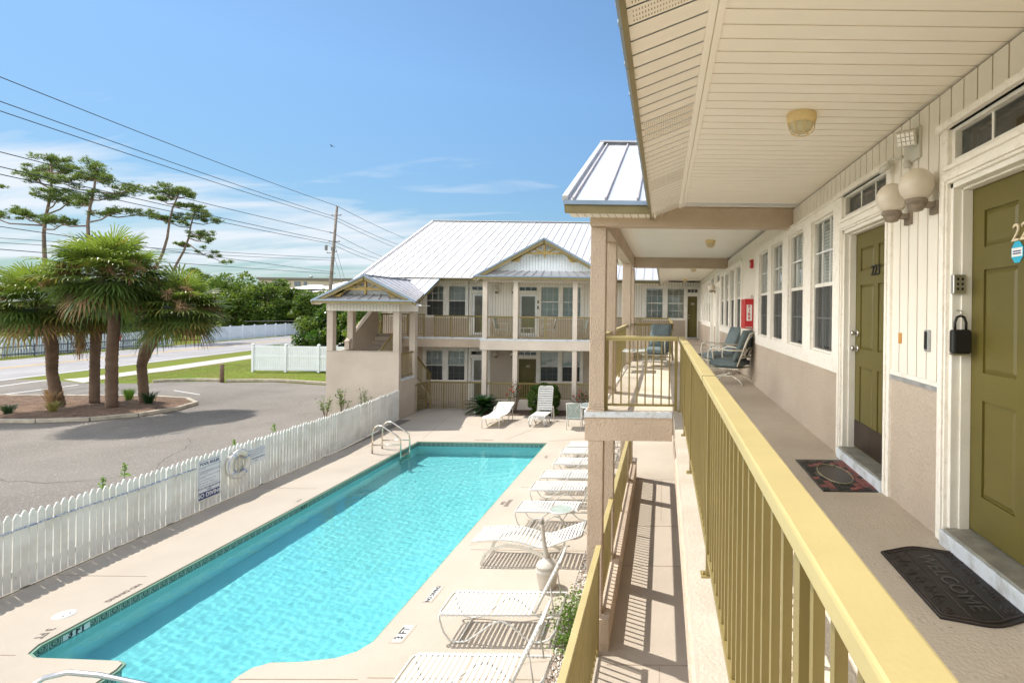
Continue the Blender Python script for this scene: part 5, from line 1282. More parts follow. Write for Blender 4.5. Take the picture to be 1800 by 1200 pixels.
dup(c1, (1.25, 11.45, FL), R(6), 'cushioned patio chair at the right wall, the farther of the two')
dup(c1, (-0.38, 13.25, FL), R(-75), 'dark cushioned chair at the far end of the projecting porch seen through the railing')
# glass topped table on the porch
t = thing('porch_table', 'small square white table with frosted glass top on the projecting porch', 'side table', (-0.60,11.7,FL))
tx0, tx1, ty0, ty1, tz = -0.86,-0.36,11.35,11.95,FL+0.45
mb = MB(); mb.tube([(tx0,ty0,tz),(tx1,ty0,tz),(tx1,ty1,tz),(tx0,ty1,tz),(tx0,ty0,tz)],0.018,8); obj('rim', mb, alum, t)
obj('table_top', MB().box(tx0+0.015,tx1-0.015,ty0+0.015,ty1-0.015,tz+0.004,tz+0.012), mat('frosted_glass_top', (0.62,0.70,0.66), 0.15, 0, 0.1, 8), t)
for x, y in ((tx0,ty0),(tx1,ty0),(tx1,ty1),(tx0,ty1)): obj('leg', MB().tube([(x,y,tz),(x,y,FL)],0.015,8), alum, t)
obj('stretcher', MB().tube([(tx0,ty0,FL+0.1),(tx1,ty1,FL+0.1)],0.010,6).tube([(tx1,ty0,FL+0.1),(tx0,ty1,FL+0.1)],0.010,6), alum, t)
# far porch chairs and table
def make_porch_chair():
    t = thing('sling_chair', 'x', 'chair', (0,0,0), 0, 'white framed sling chairs of the far wing')
    for y in (-0.26,0.26):
        obj('side_frame', MB().tube([(-0.27,y,0),(-0.29,y,0.30),(-0.30,y,0.60),(-0.22,y,0.66),(0.20,y,0.66)],0.016,8).tube([(0.34,y,0),(0.24,y,0.36),(0.30,y,0.66),(0.38,y,0.98)],0.016,8), alum, t)
    mb = MB(); mb.tube([(-0.28,-0.26,0.40),(0.24,-0.26,0.38)],0.014,6).tube([(-0.28,0.26,0.40),(0.24,0.26,0.38)],0.014,6).tube([(-0.28,-0.26,0.40),(-0.28,0.26,0.40)],0.014,6); mb.tube([(0.38,-0.26,0.98),(0.38,0.26,0.98)],0.016,8)
    for s_ in (-1,1):
        mb.tube([(0.25,s_*0.25,0.45),(0.31,s_*0.06,0.68),(0.37,s_*0.22,0.94)],0.010,6); mb.tube([(0.37,-0.2*s_,0.94),(0.30,0,0.72),(0.26,0.2*s_,0.50)],0.008,6)
    obj('cross_bars', mb, alum, t)
    obj('seat', MB().prism([(-0.28,-0.25,0.405),(-0.28,0.25,0.405),(0.24,0.25,0.385),(0.24,-0.25,0.385)],(0,0,0.015)), slinggreen, t)
    obj('backrest', MB().prism([(0.245,-0.25,0.42),(0.245,0.25,0.42),(0.365,0.25,0.96),(0.365,-0.25,0.96)],(-0.012,0,0.003)), slinggreen, t)
    return t
pc = make_porch_chair(); pc.location = (-7.35,24.2,FL); pc.rotation_euler = (0,0,R(180)); pc['label'] = 'patio chair at the left end of the far upper porch, turned to the right'
dup(pc, (-5.25,24.2,FL), R(5), 'patio chair in the middle of the far upper porch, facing left beside the low table')
dup(pc, (-3.85,24.3,FL), R(20), 'patio chair near the right post of the far upper porch, mostly behind the post')
t = thing('low_table', 'low white table between the chairs on the far upper porch', 'side table', (-6.2,24.1,FL))
obj('table_top', MB().box(-6.45,-5.95,23.9,24.4,FL+0.44,FL+0.47), alum, t)
for x in (-6.43,-5.97):
    for y in (23.92,24.38): obj('leg', MB().box(x-0.015,x+0.015,y-0.015,y+0.015,FL,FL+0.44), alum, t)
dup(pc, (-3.28,19.85,0), R(-87), 'sling chair with curved back bars at the pool deck table, back to the camera')
dup(pc, (-2.55,21.3,0), R(75), 'grey backed chair behind the patio table on the pool deck, partly hidden by the pillar')
t = thing('patio_table', 'round glass patio table on the deck behind the curved back chair', 'patio table', (-2.75,20.6,0))
mb = MB(); c0 = Vector((-2.75,20.6,0.71)); mb.tube([c0+Vector((math.cos(a),math.sin(a),0))*0.56 for a in [2*math.pi*k/32 for k in range(32)]],0.02,8,closed=True); obj('rim', mb, alum, t)
obj('table_top', MB().lathe([(0,0.712),(0.55,0.712)],(-2.75,20.6,0),32), mat('patio_glass', (0.30,0.36,0.35), 0.1, 0, 0.1, 4), t)
for k in range(4):
    a = math.pi/4+k*math.pi/2; obj('leg', MB().tube([c0+Vector((math.cos(a)*0.5,math.sin(a)*0.5,0)), Vector((-2.75+math.cos(a)*0.42,20.6+math.sin(a)*0.42,0))],0.016,8), alum, t)

# ------------------------------------------------------------ lamps and fittings
def ceiling_lamp(x, y, z, label):
    t = thing('ceiling_lamp', label, 'ceiling light', (x,y,z), 0, 'caged ceiling lights over the upper walkway')
    obj('base', MB().lathe([(0,0),(0.098,0),(0.10,-0.005),(0.10,-0.04),(0.094,-0.062),(0.07,-0.066)],(x,y,z),28), yell, t)
    obj('lens', MB().lathe([(0.078,-0.05),(0.076,-0.08),(0.064,-0.11),(0.045,-0.125),(0,-0.130)],(x,y,z),24), lens_m, t)
    mb = MB()
    for k in range(8):
        a = k*math.pi/4; u = Vector((math.cos(a),math.sin(a),0)); b = Vector((x,y,z))
        mb.tube([b+u*0.092+Vector((0,0,-0.055)), b+u*0.09+Vector((0,0,-0.09)), b+u*0.072+Vector((0,0,-0.125)), b+u*0.045+Vector((0,0,-0.138))],0.0035,5)
    mb.tube([Vector((x,y,z-0.138))+Vector((math.cos(a),math.sin(a),0))*0.045 for a in np.linspace(0,2*math.pi,16,endpoint=False)],0.0035,5,closed=True)
    obj('wire_cage', mb, yell, t); return t
ceiling_lamp(0.93, 3.62, ZC, 'nearest yellowed caged ceiling light, above the walkway and left of the globe lamps')
ceiling_lamp(0.91, 10.4, ZB+0.03, 'caged ceiling light under the white ceiling of the projecting porch')
ceiling_lamp(0.93, 16.6, ZC, 'third caged ceiling light, just beyond the second tan beam')
ceiling_lamp(0.92, 22.8, ZC, 'farthest caged ceiling light, near the end wall with the windows')
def globe_lamp(wl, s, z, label, r=0.104, group='globe wall lamps'):
    p = lambda ds, d, dz: wl.P(s+ds, d, z+dz)
    c0 = Vector(p(0, 0.125, 0)); t = thing('globe_lamp', label, 'wall lamp', tuple(c0), 0, group)
    mb = MB(); mb.lathe([(0.001,r)]+[(r*math.sin(a),r*math.cos(a)) for a in np.linspace(0.15,2.75,14)], tuple(c0), 24); obj('globe', mb, globe, t)
    mb = MB(); mb.lathe([(0.001,-r*0.86),(0.062,-r*0.86),(0.066,-r*0.92),(0.066,-r*1.08),(0.054,-r*1.11),(0.05,-r*1.35),(0.04,-r*1.50),(0.02,-r*1.56),(0.001,-r*1.56)], tuple(c0), 18)
    q0 = p(0,0.0,0); wl.box(mb, s-0.035, s+0.035, 0.02, 0.08, z-r*1.3, z-r*1.02); wl.box(mb, s-0.045, s+0.045, 0.0, 0.022, z-r*1.7, z-r*0.95)
    obj('bracket', mb, weath, t); return t
globe_lamp(W, 3.27, 5.24, 'globe wall lamp nearest the camera, next to door 224')
globe_lamp(W, 3.62, 5.23, 'globe wall lamp next to door 223, the farther one of the near pair')
globe_lamp(W, 16.95, 5.2, 'small globe wall lamp between the two distant white storm doors, nearer one')
globe_lamp(W, 17.3, 5.2, 'small globe wall lamp between the two distant white storm doors, farther one')
globe_lamp(B, -8.0, 5.33, 'left globe lamp on the far wing upper wall beside the storm door')
globe_lamp(B, -7.2, 5.33, 'right globe lamp on the far wing upper wall, left of the door with dark glass')
globe_lamp(B, -8.0, 2.25, 'left globe lamp on the far wing ground floor wall')
globe_lamp(B, -7.2, 2.25, 'right globe lamp on the far wing ground floor wall, left of the green door')
grey_w = mat('flood_plastic', (0.60, 0.58, 0.52), 0.5, 0, 0.05, 5)
# twin flood light
t = thing('flood_light', 'white twin flood light with LED lenses high on the siding above the globe lamps', 'flood light', (NX,3.6,5.6))
mb = MB(); W.box(mb, 3.46, 3.68, 0.0, 0.02, 5.47, 5.68); mb.lathe([(0.0,-0.03),(0.022,-0.02),(0.026,0.0),(0.022,0.02),(0,0.03)],(NX-0.035,3.60,5.46),12); obj('back_plate', mb, grey_w, t, bevel=0.004)
nv = Vector((-0.55,-0.68,-0.48)).normalized(); ev = nv.cross(Vector((0,0,1))).normalized(); uv = ev.cross(nv) * -1
Mh = frame_m((NX-0.085,3.50,5.605), uv.cross(nv), uv)
mb = MB().box(-0.062,0.062,-0.05,0.05,-0.03,0.02); mb.xform(Mh); hd = obj('lamp_head', mb, grey_w, t, bevel=0.006)
mb = MB()
for i in range(4):
    for j in range(3): mb.merge(MB().box(-0.052+i*0.027,-0.030+i*0.027,-0.040+j*0.028,-0.017+j*0.028,0.02,0.028), Mh)
led = mat('led_lens', (0.85,0.83,0.78), 0.12, 0.2, 0.05, 20); obj('led_lenses', mb, led, hd)
mb = MB(); mb.lathe([(0.0,0.0),(0.035,0.004),(0.05,0.02),(0.055,0.045),(0.03,0.05),(0,0.05)],(0,0,0),16); mb.xform(Matrix.Translation((NX-0.085,3.86,5.53)) @ Matrix.Rotation(R(150),4,'Y')); obj('lamp_head', mb, grey_w, t)
obj('arm', MB().tube([(NX-0.02,3.70,5.54),(NX-0.06,3.82,5.55)],0.010,6).tube([(NX-0.02,3.57,5.6),(NX-0.07,3.52,5.6)],0.012,6), grey_w, t)
# fire alarm, cabinet, doorbell, patch, key boxes
t = thing('fire_alarm', 'small red fire alarm horn high on the wall near the far windows', 'fire alarm', (NX,10.0,5.33))
mb = MB(); W.box(mb, 9.9, 10.06, 0.0, 0.055, 5.26, 5.42); obj('housing', mb, redm, t, bevel=0.008); mb = MB(); W.box(mb,9.93,10.03,0.055,0.08,5.30,5.36); obj('strobe', mb, white, t)
t = thing('extinguisher_cabinet', 'red fire extinguisher cabinet with a white FIRE label on the right wall', 'fire cabinet', (NX,10.1,4.4))
mb = MB(); W.box(mb, 9.85, 10.35, 0.0, 0.16, 4.12, 4.68); obj('cabinet', mb, redm, t, bevel=0.012)
F3 = frame_m((NX-0.08, 9.848, 4.42), (1,0,0), (0,0,1))
mb = MB(); W.box(mb, 9.846, 9.85, 0.03, 0.13, 4.27, 4.57); obj('label_plate', mb, white, t)
mb = MB()
for k, ch in enumerate('FIRE'): mb.merge(text_mb(ch, 0.075, bold=0.003), frame_m((NX-0.08, 9.844, 4.53-k*0.07),(1,0,0),(0,0,1)))
obj('lettering', mb, redm, t)
mb = MB(); W.box(mb, 9.84,9.86,0.02,0.15,4.14,4.16); mb.tube([(NX-0.03,9.86,4.68),(NX-0.03,9.9,4.74),(NX-0.03,9.98,4.70)],0.008,6); obj('latch', mb, chrome, t)
tag(obj('wall_patch', MB().box(NX-0.006,NX-0.0,3.72,3.765,4.235,4.31), mat('orange_wood', (0.55,0.27,0.07), 0.6, 0, 0.1, 10), at=(NX,3.74,4.27)), 'small orange brown patch on the white siding left of the doorbell', 'patch')
t = thing('doorbell', 'grey camera doorbell on the siding between the two green doors', 'doorbell', (NX,3.34,4.28))
mb = MB(); W.box(mb, 3.315, 3.365, 0.0, 0.022, 4.21, 4.345); obj('body', mb, mat('satin_nickel', (0.42,0.44,0.46), 0.35, 0.6, 0.05, 6), t, bevel=0.004)
mb = MB(); W.box(mb, 3.322, 3.358, 0.022, 0.0245, 4.225, 4.335); obj('face', mb, black, t)
t = thing('key_safe', 'small grey key safe with push buttons screwed to the jamb of door 224', 'key safe', (NX,3.0,4.6))
mb = MB(); mb.box(NX-0.01,NX+0.06,3.045,3.082,4.565,4.675); obj('body', mb, chrome, t, bevel=0.004)
mb = MB()
for i in range(2):
    for j in range(3): mb.lathe([(0,0.004),(0.007,0.004),(0.008,0.0)],(0,0,0),8) if False else mb.box(NX+0.008+i*0.026,NX+0.02+i*0.026,3.042,3.046,4.585+j*0.028,4.600+j*0.028)
obj('buttons', mb, black, t)
t = thing('lock_box', 'black padlock style key lock box hanging from a screw on the jamb of door 224', 'lock box', (NX,3.05,4.35))
mb = MB(); mb.box(NX-0.035,NX+0.075,3.0,3.05,4.22,4.36); obj('body', mb, black, t, bevel=0.014)
mb = MB(); mb.tube([(NX-0.012,3.025,4.35),(NX-0.012,3.025,4.40),(NX+0.0,3.025,4.43),(NX+0.02,3.025,4.438),(NX+0.04,3.025,4.43),(NX+0.052,3.025,4.40),(NX+0.052,3.025,4.35)],0.008,8); obj('shackle', mb, black, t)
mb = MB(); mb.box(NX-0.03,NX+0.07,2.999,3.051,4.213,4.222); obj('base_plate', mb, chrome, t); obj('hook', MB().tube([(NX+0.02,3.06,4.47),(NX+0.02,3.02,4.465),(NX+0.02,3.015,4.44)],0.006,6), chrome, t)
t = thing('door_camera', 'black and white keypad lock beside the door with dark glass on the far upper porch', 'door lock', (-6.0,BY,4.6))
mb = MB(); B.box(mb,-6.035,-5.985,0.022,0.05,4.70,4.84); B.box(mb,-6.035,-5.985,0.022,0.06,4.42,4.58); obj('body', mb, black, t); mb = MB(); B.box(mb,-6.03,-5.99,0.05,0.055,4.42,4.48); obj('button', mb, white, t)
# door mats
t = thing('door_mat', 'rectangular rubber mat with red brick pattern and dark oval in front of door 223', 'door mat', (1.42,4.4,FL))
obj('base', MB().box(1.22,1.66,3.98,4.82,FL,FL+0.008), black, t)
mb = MB(); rr_ = random.Random(4)
for i in range(8):
    for j in range(13):
        x = 1.235+i*0.0525; y = 3.995+j*0.0635 + (0.03 if i%2 else 0)
        if y+0.055 > 4.81: continue
        if ((x+0.022-1.44)/0.125)**2+((y+0.03-4.4)/0.26)**2 < 1.15: continue
        mb.box(x,x+0.045,y,y+0.056,FL+0.008,FL+0.012, 1 if rr_.random() < (0.12 + 0.9*(x-1.24)/0.42) else 0)
obj('brick_pattern', mb, [mat('rubber_grey', (0.035,0.035,0.03), 0.7, 0, 0.3, 12), mat('rubber_red', (0.26,0.09,0.08), 0.7, 0, 0.35, 18)], t)
mb = MB(); mb.tube([(1.44+0.125*math.cos(a),4.4+0.26*math.sin(a),FL+0.011) for a in np.linspace(0,2*math.pi,36,endpoint=False)],0.005,6,closed=True); obj('oval_rim', mb, mat('rubber_tan', (0.30,0.26,0.16), 0.7, 0, 0.3, 14), t)
t = thing('door_mat', 'black scalloped WELCOME mat with scroll pattern in front of door 224', 'door mat', (1.42,2.62,FL))
out = [(1.24,2.98)] + [(1.24+0.42*k/12, 2.98+0.045*math.sin(math.pi*k/12)+0.02*math.sin(math.pi*k/12)**4) for k in range(1,12)] + [(1.66,2.98),(1.66,2.34)] + [(1.66-0.42*k/12, 2.34-0.045*math.sin(math.pi*k/12)-0.02*math.sin(math.pi*k/12)**4) for k in range(1,12)] + [(1.24,2.34)]
obj('base', MB().prism([(x,y,FL) for x,y in out],(0,0,0.008)), mat('rubber_black', (0.010,0.008,0.008), 0.5, 0, 0.3, 9), t)
mb = MB()
for sc_ in (0.97,0.90): mb.tube([(1.45+(x-1.45)*sc_,2.66+(y-2.66)*(sc_+0.02),FL+0.009) for x,y in out],0.0045,5,closed=True)
rr_ = random.Random(9)
for cx_ in (1.31,1.59):
    for k in range(7):
        cy_ = 2.40+k*0.088; r_ = rr_.uniform(0.030,0.042); a0 = rr_.uniform(0,6)
        mb.tube([(cx_+(r_*(1-q/15))*math.cos(a0+q*0.75)+rr_.uniform(-.001,.001),cy_+(r_*(1-q/15))*math.sin(a0+q*0.75),FL+0.009) for q in range(14)],0.003,4)
        mb.tube([(cx_+0.05*math.cos(a0+q*0.4),cy_+0.03*math.sin(a0+q*0.6),FL+0.009) for q in range(8)],0.0025,4)
for x in (1.38,1.52): mb.tube([(x,2.32,FL+0.009),(x,3.0,FL+0.009)],0.003,4)
obj('scroll_relief', mb, mat('rubber_relief', (0.05,0.036,0.03), 0.45, 0, 0.3, 20), t)
mb = MB().merge(text_mb('WELCOME', 0.115), frame_m((1.45,2.66,FL+0.0125),(0,-1,0),(1,0,0))); obj('lettering', mb, mat('rubber_letter', (0.075,0.066,0.062), 0.45, 0, 0.2, 20), t)
tag(obj('door_mat', MB().box(1.05,1.6,15.8,16.5,FL,FL+0.012), mat('mat_navy', (0.02,0.03,0.07), 0.9, 0, 0.2, 30), at=(1.3,16.1,FL)), 'dark blue mat in front of the distant white storm door', 'door mat')
c1.rotation_euler.z = R(-32); c2_ = [o for o in bpy.data.objects if o.name.startswith('patio_chair.')]
for o in c2_:
    if o.location.y > 12: o.rotation_euler.z = R(72); o.location = (-0.15, 12.75, FL)
    else: o.rotation_euler.z = R(18)
# ------------------------------------------------------------ palms
def palm_crown(cx, cy, cz, rad, n, rng, par, dead=0.12, top=1.0):
    mb = MB()
    pr = random.Random(int(cx*100) & 0xffff)
    for i in range(n):
        u = (i+0.5)/n; el = math.asin(max(-0.86, 1 - 1.72*u)) + R(pr.uniform(-9,9)); az = i*2.39996 + pr.uniform(-0.3,0.3)
        dirv = Vector((math.cos(el)*math.cos(az), math.cos(el)*math.sin(az), math.sin(el)*top))
        pl = rad*pr.uniform(0.34,0.60)*(1.0 if el > 0 else 0.85); p0 = Vector((cx,cy,cz)); p1 = p0 + dirv*pl - Vector((0,0,0.10*pl*math.cos(el)))
        old = u > 1-dead
        mi = 1 if u < 0.25 else (0 if pr.random() < 0.5 else 1)
        mi = 0 if u < 0.6 and pr.random() < 0.75 else (1 if pr.random() < 0.93 else 2)
        if old: mi = 2 if pr.random() < 0.35 else (3 if pr.random() < 0.3 else 1)
        mb.bar(p0+dirv*0.1, p1, 0.035, 0.02, mi=mi)
        side = dirv.cross(Vector((0,0,1)));
        if side.length < 0.05: side = Vector((1,0,0))
        side.normalize(); nrm = side.cross(dirv).normalized()
        fan = rad*pr.uniform(0.38,0.52); nb_ = 24
        for k in range(nb_):
            t_ = (k+0.5)/nb_*2-1; ang = t_*R(125); bd = (dirv*math.cos(ang) + side*math.sin(ang)).normalized()
            L = fan*(1-0.28*abs(t_)**2)*pr.uniform(0.88,1.05); bd = (bd - nrm*0.22*(1-abs(t_))).normalized()
            w_ = 0.030*rad/2.0*pr.uniform(0.8,1.2); wv = bd.cross(nrm).normalized()*w_
            a = p1; b = p1+bd*L*0.55 - Vector((0,0,0.03*L)); droop = 0.18 + 0.35*pr.random() + (0.4 if old else 0)
            c_ = p1+bd*L*0.85 - Vector((0,0,droop*L*0.28)); d_ = p1+bd*L*0.98 - Vector((0,0,droop*L*0.62))
            mm = mi if pr.random() < 0.94 else (2 if mi == 0 else 1)
            mb.add([a-wv*0.3,a+wv*0.3,b+wv,b-wv,c_+wv*0.6,c_-wv*0.6,d_], [(0,1,2,3),(3,2,4,5),(5,4,6)], mm)
    # flower stalks: fine branching brown sprays
    for i in range(int(n*0.17)):
        az = pr.uniform(0,6.28); el = R(pr.uniform(-5,50)); dv = Vector((math.cos(el)*math.cos(az), math.cos(el)*math.sin(az), math.sin(el)))
        L = rad*pr.uniform(0.55,0.85); p0 = Vector((cx,cy,cz)); p1 = p0+dv*L*0.6; p2 = p0+dv*L+Vector((0,0,-L*0.2))
        mb.tube([p0,p1,p2],0.012,4,mi=3)
        for k in range(70):
            s_ = p1.lerp(p2, pr.random()); q = Vector((pr.gauss(0,1),pr.gauss(0,1),pr.gauss(-0.3,1))).normalized()*pr.uniform(0.1,0.34); w_ = q.orthogonal().normalized()*0.010
            mb.add([s_-w_,s_+w_,s_+q+w_,s_+q-w_],[(0,1,2,3)],3)
    return obj('crown', mb, [lf_palm, lf_palmd, lf_palmy, lf_dead], par, fixn=False)
def palm_trunk(pts, rads, par, boots=True):
    mb = MB(); P_ = [Vector(p) for p in pts]; N = 40; q = []; rr = []
    for i in range(N+1):
        t_ = i/N*(len(P_)-1); k = min(int(t_), len(P_)-2); f = t_-k; q.append(P_[k].lerp(P_[k+1], f)); rr.append((rads[k]*(1-f)+rads[k+1]*f)*(1.0 + (0.06 if i % 2 else -0.03)))
    mb.tube(q, rr, 14); pr = random.Random(int(P_[0].x*10))
    if boots:
        for k in range(46):
            a = pr.uniform(0,6.28); t_ = pr.uniform(0.80,1.0); p = q[int(t_*N)]; r_ = rr[int(t_*N)]; u = Vector((math.cos(a),math.sin(a),0))
            mb.bar(p+u*r_*0.8, p+u*(r_+0.10)+Vector((0,0,0.22)), 0.06, 0.02, up=u)
    return obj('trunk', mb, bark, par)
rngp = np.random.default_rng(5)
palms = [
 ('leftmost of the four island palms, with a curved trunk and low leaning crown', [(-25.9,22.7,0.08),(-25.85,22.4,1.5),(-25.4,22.0,2.6),(-25.05,21.5,3.9)], [0.27,0.21,0.24,0.22], (-25.2,21.3,4.4), 2.25, 82),
 ('short straight cabbage palm second from the left on the island, mostly hidden by the crowns', [(-24.9,23.2,0.08),(-24.9,23.2,2.0),(-24.85,23.2,3.6)], [0.21,0.20,0.24], (-24.9,23.3,4.15), 1.9, 50),
 ('tallest cabbage palm with a thick scaly trunk in the middle of the island group', [(-23.1,22.2,0.08),(-22.7,21.8,2.2),(-22.1,21.3,3.6),(-21.55,20.7,4.8)], [0.24,0.23,0.22,0.24], (-21.5,20.45,5.5), 2.35, 92),
 ('rightmost island palm, its trunk bending right under a wide drooping crown', [(-23.0,23.5,0.08),(-22.75,23.1,1.8),(-22.15,22.7,2.5),(-21.2,22.3,3.4)], [0.22,0.20,0.27,0.25], (-19.95,21.8,4.2), 2.15, 78)]
for lab, pts, rads, cc, rad, n in palms:
    t = thing('palm_tree', lab, 'palm tree', pts[0], 0, 'cabbage palms on the island'); palm_trunk(pts, [0.82*r_ for r_ in rads], t); palm_crown(*cc, rad, n, rngp, t)
t = thing('palm_tree', 'palm with orange dead fronds behind the stair tower, seen between its posts', 'palm tree', (-15.5,30,0)); palm_trunk([(-15.5,30,0),(-15.5,30,3.3)],[0.2,0.2],t,False); palm_crown(-15.4,30,3.9,1.7,30,rngp,t,dead=0.35)
# dead hanging frond
mb = MB(); pr = random.Random(2)
for k in range(60):
    a = Vector((-25.35+pr.uniform(-.08,.08),23.0,3.3)); e = a+Vector((pr.gauss(0,0.16),pr.gauss(0,0.1),-pr.uniform(0.7,1.35))); w_ = Vector((0.02,0,0)); mb.add([a-w_,a+w_,e+w_*0.5,e-w_*0.5],[(0,1,2,3)])
tag(obj('hanging_dead_frond', mb, lf_dead, at=(-25.3,23,3.2), fixn=False), 'brown dead frond bundle hanging between the two left palm trunks', 'dead frond')
# ------------------------------------------------------------ generic tree
def tree(name, label, cat, base, blobs, leaf, mats_, per=90, trunk_r=0.2, limbs=True, rng=None, group=None, mixf=None, trunkm=None, up=0.3, shell=0.5):
    rng = rng or np.random.default_rng(int(abs(base[0]*10)) + int(abs(base[1])))
    t = thing(name, label, cat, base, 0, group)
    if trunk_r:
        mb = MB(); zc = min(b[2] for b in blobs); mb.tube([base, (base[0]+0.1,base[1],(base[2]+zc)/2), (base[0],base[1],zc)], [trunk_r,trunk_r*0.8,trunk_r*0.6], 8)
        for b in blobs[:14]: mb.tube([(base[0],base[1],(base[2]+zc)*0.6), ((base[0]+b[0])/2,(base[1]+b[1])/2,(zc+b[2])/2-0.1), b[:3]], [trunk_r*0.5,trunk_r*0.3,trunk_r*0.12], 6)
        obj('trunk', mb, trunkm or pineb, t)
    P_, idx = clump_points(blobs, per, rng, shell)
    tone = rng.uniform(0,1,len(blobs)); mi = [(1 if rng.random() < (0.65 if tone[k] > 0.62 else 0.12) else 0) for k in idx] if len(mats_) > 1 else None
    obj('crown', leaves(P_, leaf, rng, mi, up), mats_, t, fixn=False); return t
def blobcloud(rng, n, c, r, br, flat=0.8):
    out = []
    for _ in range(n):
        d = rng.normal(size=3); d /= np.linalg.norm(d); q = rng.uniform(0.3,1.0)**0.5; b = br*rng.uniform(0.7,1.35)
        out.append((c[0]+d[0]*r[0]*q, c[1]+d[1]*r[1]*q, c[2]+d[2]*r[2]*q, b, b, b*flat))
    return out
rg = np.random.default_rng(21)
# pines: trunk with listed limbs, needle pads at the limb ends
def pine(label, base, top, limbs, seed, r0=0.28):
    """limbs: (height fraction, dx, dz, ends) with pads"""
    t = thing('pine_tree', label, 'pine tree', base, 0, 'tall pines beyond the road'); b = Vector(base); tp = Vector(top); pr = random.Random(seed)
    mb = MB(); N = 10; tr = [b.lerp(tp, i/N)+Vector((0.25*math.sin(i*1.3+seed),0,0)) for i in range(N+1)]
    mb.tube(tr, [r0*(1-0.72*i/N) for i in range(N+1)], 8); pads = []
    for hf, dx, dz, pw in limbs:
        pw *= 0.86
        p0 = b.lerp(tp, hf)+Vector((0.25*math.sin(hf*N*1.3+seed),0,0)); dy = pr.uniform(-0.5,0.5)*abs(dx)
        e = p0+Vector((dx,dy,dz)); m1 = p0.lerp(e,0.45)+Vector((0,0,-0.12*abs(dx)*0.6)); mb.tube([p0,m1,p0.lerp(e,0.75)+Vector((0,0,0.02)),e],[r0*0.36,r0*0.26,r0*0.18,r0*0.08],6)
        for q in range(7):
            f = pr.uniform(0.4,1.0); s_ = p0.lerp(e,f); e2 = s_+Vector((pr.uniform(-1,1)*pw*0.95,pr.uniform(-1,1)*pw*0.95,pr.uniform(-0.1,0.8)*pw*0.6)); mb.tube([s_,e2],[r0*0.12,r0*0.05],5)
            pads.append((e2.x,e2.y,e2.z+0.1,pw*pr.uniform(0.28,0.55),pw*pr.uniform(0.28,0.55),pw*pr.uniform(0.18,0.36)))
        pads.append((e.x,e.y,e.z+0.15,pw*0.75,pw*0.7,pw*0.42))
    obj('trunk', mb, pineb, t)
    rng = np.random.default_rng(seed); C_, idx = clump_points(pads, 1, rng)
    vs = []; mbn = MB(); tufts = []
    for (x,y,z,a,b_,c_) in pads:
        for _ in range(int(16+42*a*b_)):
            d = rng.normal(size=3); d /= np.linalg.norm(d); q = rng.uniform(0.2,1.0); tufts.append((x+d[0]*a*q,y+d[1]*b_*q,z+d[2]*c_*q))
    for p in tufts:
        o_ = Vector(p)
        for k in range(7):
            d = Vector(rng.normal(size=3)).normalized(); d.z = abs(d.z)*0.8+0.1; L = 0.34*rng.uniform(0.7,1.2); w_ = d.orthogonal().normalized()*0.024
            mbn.v += [tuple(o_-w_), tuple(o_+w_), tuple(o_+d*L)]; n_ = len(mbn.v); mbn.f.append([n_-3,n_-2,n_-1]); mbn.m.append(0); mbn.sm.append(False)
    obj('crown', mbn, lf_pine, t, fixn=False); return t
pine('leftmost tall pine with a high rounded crown and long low side limbs', (-70.9,60,0), (-69.6,60,20.6), [(0.98,0.3,0.4,1.6),(0.93,-1.5,0.5,1.5),(0.93,1.6,0.3,1.5),(0.86,-3.6,1.2,1.5),(0.84,-2.4,1.6,1.2),(0.80,1.8,0.2,1.4),(0.73,2.4,0.9,1.7),(0.70,3.6,2.0,1.6),(0.66,-4.6,1.1,1.3),(0.64,-2.4,1.4,1.0),(0.62,4.0,0.4,1.3),(0.64,-6.6,1.2,1.2)], 3)
pine('second tall pine from the left, its broad dome crown touching the first one', (-63.8,58,0), (-62.6,58,19.0), [(0.97,0.2,0.5,1.9),(0.95,-1.8,0.0,1.7),(0.94,2.0,-0.2,1.8),(0.88,-3.3,0.8,1.7),(0.88,3.6,0.2,1.9),(0.83,1.5,0.2,1.4),(0.80,-2.2,0.2,1.3),(0.76,5.0,-0.1,1.4),(0.70,3.0,1.2,1.4),(0.68,-3.6,0.3,1.4),(0.56,2.6,0.3,1.2),(0.55,4.0,-0.3,1.2)], 8)
pine('third tall pine, leaning right with a small mushroom shaped crown', (-62.0,62,0), (-56.9,62,17.4), [(0.99,0.0,0.4,1.4),(0.97,-1.6,0.4,1.3),(0.97,1.5,0.3,1.4),(0.93,-2.6,0.6,1.0),(0.92,1.9,-0.3,1.1),(0.82,-1.2,0.0,0.9),(0.84,1.4,-0.3,0.9)], 12, 0.24)
pine('fourth pine, leaning right with ragged layered limbs drooping to the right', (-62.2,64,0), (-56.6,64,15.6), [(0.99,0.4,0.3,1.1),(0.97,1.6,-0.2,1.2),(0.92,2.8,0.0,1.1),(0.88,-2.0,0.4,0.9),(0.84,3.4,-0.6,1.1),(0.80,1.6,-0.5,1.0),(0.76,4.0,-2.4,1.0),(0.74,-0.8,-0.1,0.7),(0.58,5.0,-1.4,0.9)], 17, 0.22)
pine('pine at the left edge of the photo, only the tips of its limbs show', (-80.0,60,0), (-79.5,60,18.4), [(0.95,2.4,0.2,1.4),(0.88,3.6,-0.6,1.3),(0.80,3.4,-0.6,1.2),(0.97,0,0.2,1.5)], 23)
